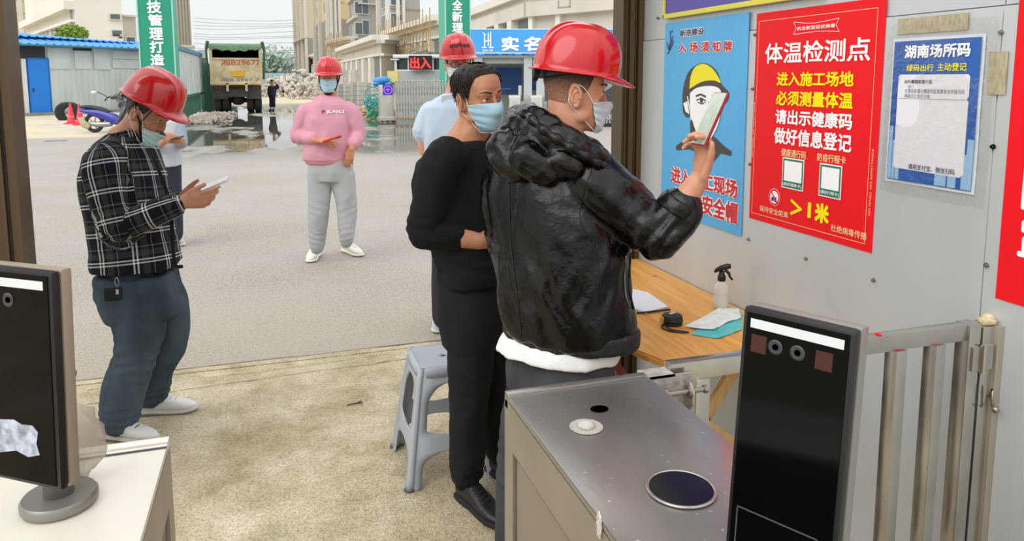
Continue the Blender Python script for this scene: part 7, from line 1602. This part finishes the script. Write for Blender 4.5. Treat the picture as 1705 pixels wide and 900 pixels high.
def decal(s, px0, px1, py0, py1, m, z=zK, bv=bk, par=sk, bold=.04):
    o = text(s, 1, Matrix(), m, par, bold=bold, w=1, h=1)
    for v in o.data.vertices:
        r_ = ray(px0+(px1-px0)*v.co.x, py1+(py0-py1)*v.co.y).normalized(); h_ = bv.ray_cast(EYEP, r_); v.co = (h_[0] if h_[0] else EYEP+r_*z)-r_*.006
decal('F', 536, 541, 183, 188.5, mat('print maroon', '8c2b3c', .7)); decal('JLAICI', 543, 573, 183, 189.5, mat('print off white', 'efe4e6', .7))
M_jog = mat('grey joggers', 'a9a9aa', .9, var=.06, vscale=8, bump=.15, bscale=300, spec=.2)
q = MB(); slab(q, [(W(551, y, zK), RT*w_, AW*d_) for y, w_, d_ in ((264, .178, .125), (285, .185, .13), (300, .17, .12))])
limb(q, [W(534, 292, zK), W(531, 345, zK-.02), W(528, 395, zK), W(528, 412, zK)], [.105, .080, .066, .052]); limb(q, [W(570, 292, zK), W(578, 345, zK), W(577, 388, zK), W(576, 402, zK+.02)], [.105, .078, .064, .052])
link('joggers', remeshed(q, .010, 4, folds(.016, 8, [UP, UP+RT*.5], 53, amp2=.001, spots=[(l1[1], UP+RT*.4, .1, .06, .003), (l2[1], UP-RT*.4, .1, .06, .003), (W(528, 395, zK), UP+RT*.3, .08, .045, .006), (W(577, 388, zK), UP-RT*.3, .08, .045, .006)])), M_jog, pK, True)
M_cs = mat('cream sneaker', 'dcd8cb', .6); M_cs2 = mat('cream sole', 'e6e0cf', .6)
h_ = atH(529, 424, 0); shoe(pK, h_, h_-AW*.285+RT*.01, M_cs, M_cs2, name='sneaker', sc=1.12); h_ = atH(572, 418, 0); shoe(pK, h_, h_-AW*.2+RT*.19, M_cs, M_cs2, name='sneaker', sc=1.12)
phone('bright red phone held by the man in pink', W(553, 231, zK-.265), D(1, .3, .3), D(-.3, .2, 1), mat('phone scarlet', 'e0402c', .35), lens=True)
# ---------------- person half hidden behind the checked shirt
zQ = 6.95
pQ = person(W(272, 380, zQ), 'person in grey-white shirt and mask half hidden behind the checked-shirt man')
HQ = headM(W(262, 172, zQ), D(.5, -.75, -.45), UP)
q = MB(); add_head(q, HQ, W(268, 205, zQ)); 
qR, qE, qW = W(247, 212, zQ-.1), W(248, 245, zQ-.12), W(277, 234, zQ-.28); rR, rE, rW = W(297, 212, zQ), W(302, 238, zQ-.05), W(294, 229, zQ-.3)
limb(q, [qR, qE, qW], [.045, .04, .027]); add_hand(q, qW, D(1, -.2, .1), D(0, -.8, .5), -1, curl=(.5, .6, .6, .6)); limb(q, [rR, rE, rW], [.045, .04, .027]); add_hand(q, rW, D(-.3, -.5, .1), D(.8, -.5, .4), 1, curl=(.5, .6, .6, .6))
limb(q, [W(268, 205, zQ), W(270, 290, zQ)], [.08, .09]); limb(q, [W(262, 290, zQ), W(260, 340, zQ), W(262, 395, zQ)], [.08, .055, .04]); limb(q, [W(282, 290, zQ), W(286, 340, zQ), W(292, 392, zQ)], [.08, .055, .04])
link('body', remeshed(q, .007, 2), SK3, pQ, True); mask(HQ, pQ, m=mat('mask teal pale', 'b9d9de')); eyes(HQ, pQ); hair(HQ, pQ, th=.01)
q = MB(); slab(q, [(W(271, y, zQ), RT*w_, AW*d_) for y, w_, d_ in ((194, .10, .09), (203, .17, .11), (225, .175, .13), (255, .16, .13), (276, .165, .13))])
link('shirt', remeshed(q, .010, 4, folds(.008, 8, [UP, UP+RT], 61)), mat('grey white cotton', 'bcc0c6', .9), pQ, True)
q = MB(); limb(q, [qR, qE], [.065, .058]); limb(q, [qE, qE.lerp(qW, .6)], [.055, .045]); limb(q, [rR, rE], [.065, .058]); limb(q, [rE, rE.lerp(rW, .4)], [.055, .045]); link('sleeves', remeshed(q, .010, 3, folds(.004, 12, [UP], 62)), mat('blue grey sleeve', '8f9cab', .9), pQ, True)
q = MB(); limb(q, [W(264, 276, zQ), W(261, 340, zQ), W(262, 392, zQ)], [.10, .08, .068]); limb(q, [W(282, 276, zQ), W(288, 340, zQ), W(292, 390, zQ)], [.10, .08, .068]); link('trousers', remeshed(q, .011, 4, folds(.007, 8, [UP], 63)), mat('navy trousers', '262a38', .85), pQ, True)
for x, y in ((258, 404), (288, 402)): h_ = atH(x, y, 0); shoe(pQ, h_, h_-AW*.2+RT*.18, mat('shoe grey', 'b9bcc0', .6), M_cs2, name='sneaker')
phone('dark phone held by the half-hidden person', W(290, 230, zQ-.335), D(1, -.1, .15), D(-.1, -.2, 1), M_bp)
# ---------------- distant person in dark clothes beyond the truck
zF = 36.5
pF = person(atH(454, 179, 0), 'distant person in dark clothes with a raised arm, right of the truck')
def F(x, y, dz=0): p = W(x, y, zF+dz); return p
q = MB(); hF = headM(F(453, 136), AW*-1+RT*.2)
q.ring_loft([[hF @ hring(z, 2*math.pi*k/16) for k in range(16)] for z in HEADT[:, 0]]); limb(q, [F(453, 138), F(453.5, 144)], [.06, .08]); limb(q, [F(458, 145), F(463, 145.5), F(460, 139)], [.05, .045, .035]); add_hand(q, F(460, 139), D(-.6, -.2, .6), D(.2, .9, 0), -1)
limb(q, [F(448, 146), F(447.5, 156), F(448, 160)], [.05, .045, .035]); add_hand(q, F(448, 160), D(0, 0, -1), D(-1, 0, 0), 1); limb(q, [F(453, 145), F(453, 158)], [.1, .1]); limb(q, [F(452, 158), F(451.5, 177)], [.08, .05]); limb(q, [F(455, 158), F(456, 177)], [.08, .05])
link('body', remeshed(q, .018, 2), SK3, pF, True)
M_fk = mat('distant dark cloth', '2c2e38', .9)
q = MB(); slab(q, [(F(453, y), RT*w_, AW*.13) for y, w_ in ((143, .11), (145, .20), (150, .21), (157, .19), (160, .19))]); limb(q, [F(457, 145), F(463, 145.5), F(461, 141)], [.08, .075, .06]); limb(q, [F(449, 145), F(447.5, 153), F(448, 158)], [.085, .075, .06]); link('jacket', remeshed(q, .022, 3), M_fk, pF, True)
q = MB(); limb(q, [F(452, 158), F(451.5, 168), F(451, 176.5)], [.12, .09, .08]); limb(q, [F(455, 158), F(455.5, 168), F(456, 176.5)], [.12, .09, .08]); link('trousers', remeshed(q, .022, 3), mat('distant trousers', '24262e', .9), pF, True)
q = MB(hF); q.ring_loft([[hring(z, 2*math.pi*k/16, .012) for k in range(16)] for z in (.03, .05, .07, .09, .105, .115)]); q.build('hair', M_hair, pF, smooth=True)
for x in (451, 456): h_ = V((F(x, 178).x, F(x, 178).y, 0)); shoe(pF, h_, h_-AW*.27, mat('shoe black', '1c1b1b'), mat('sole dark', '2a2826', .8), name='shoe')
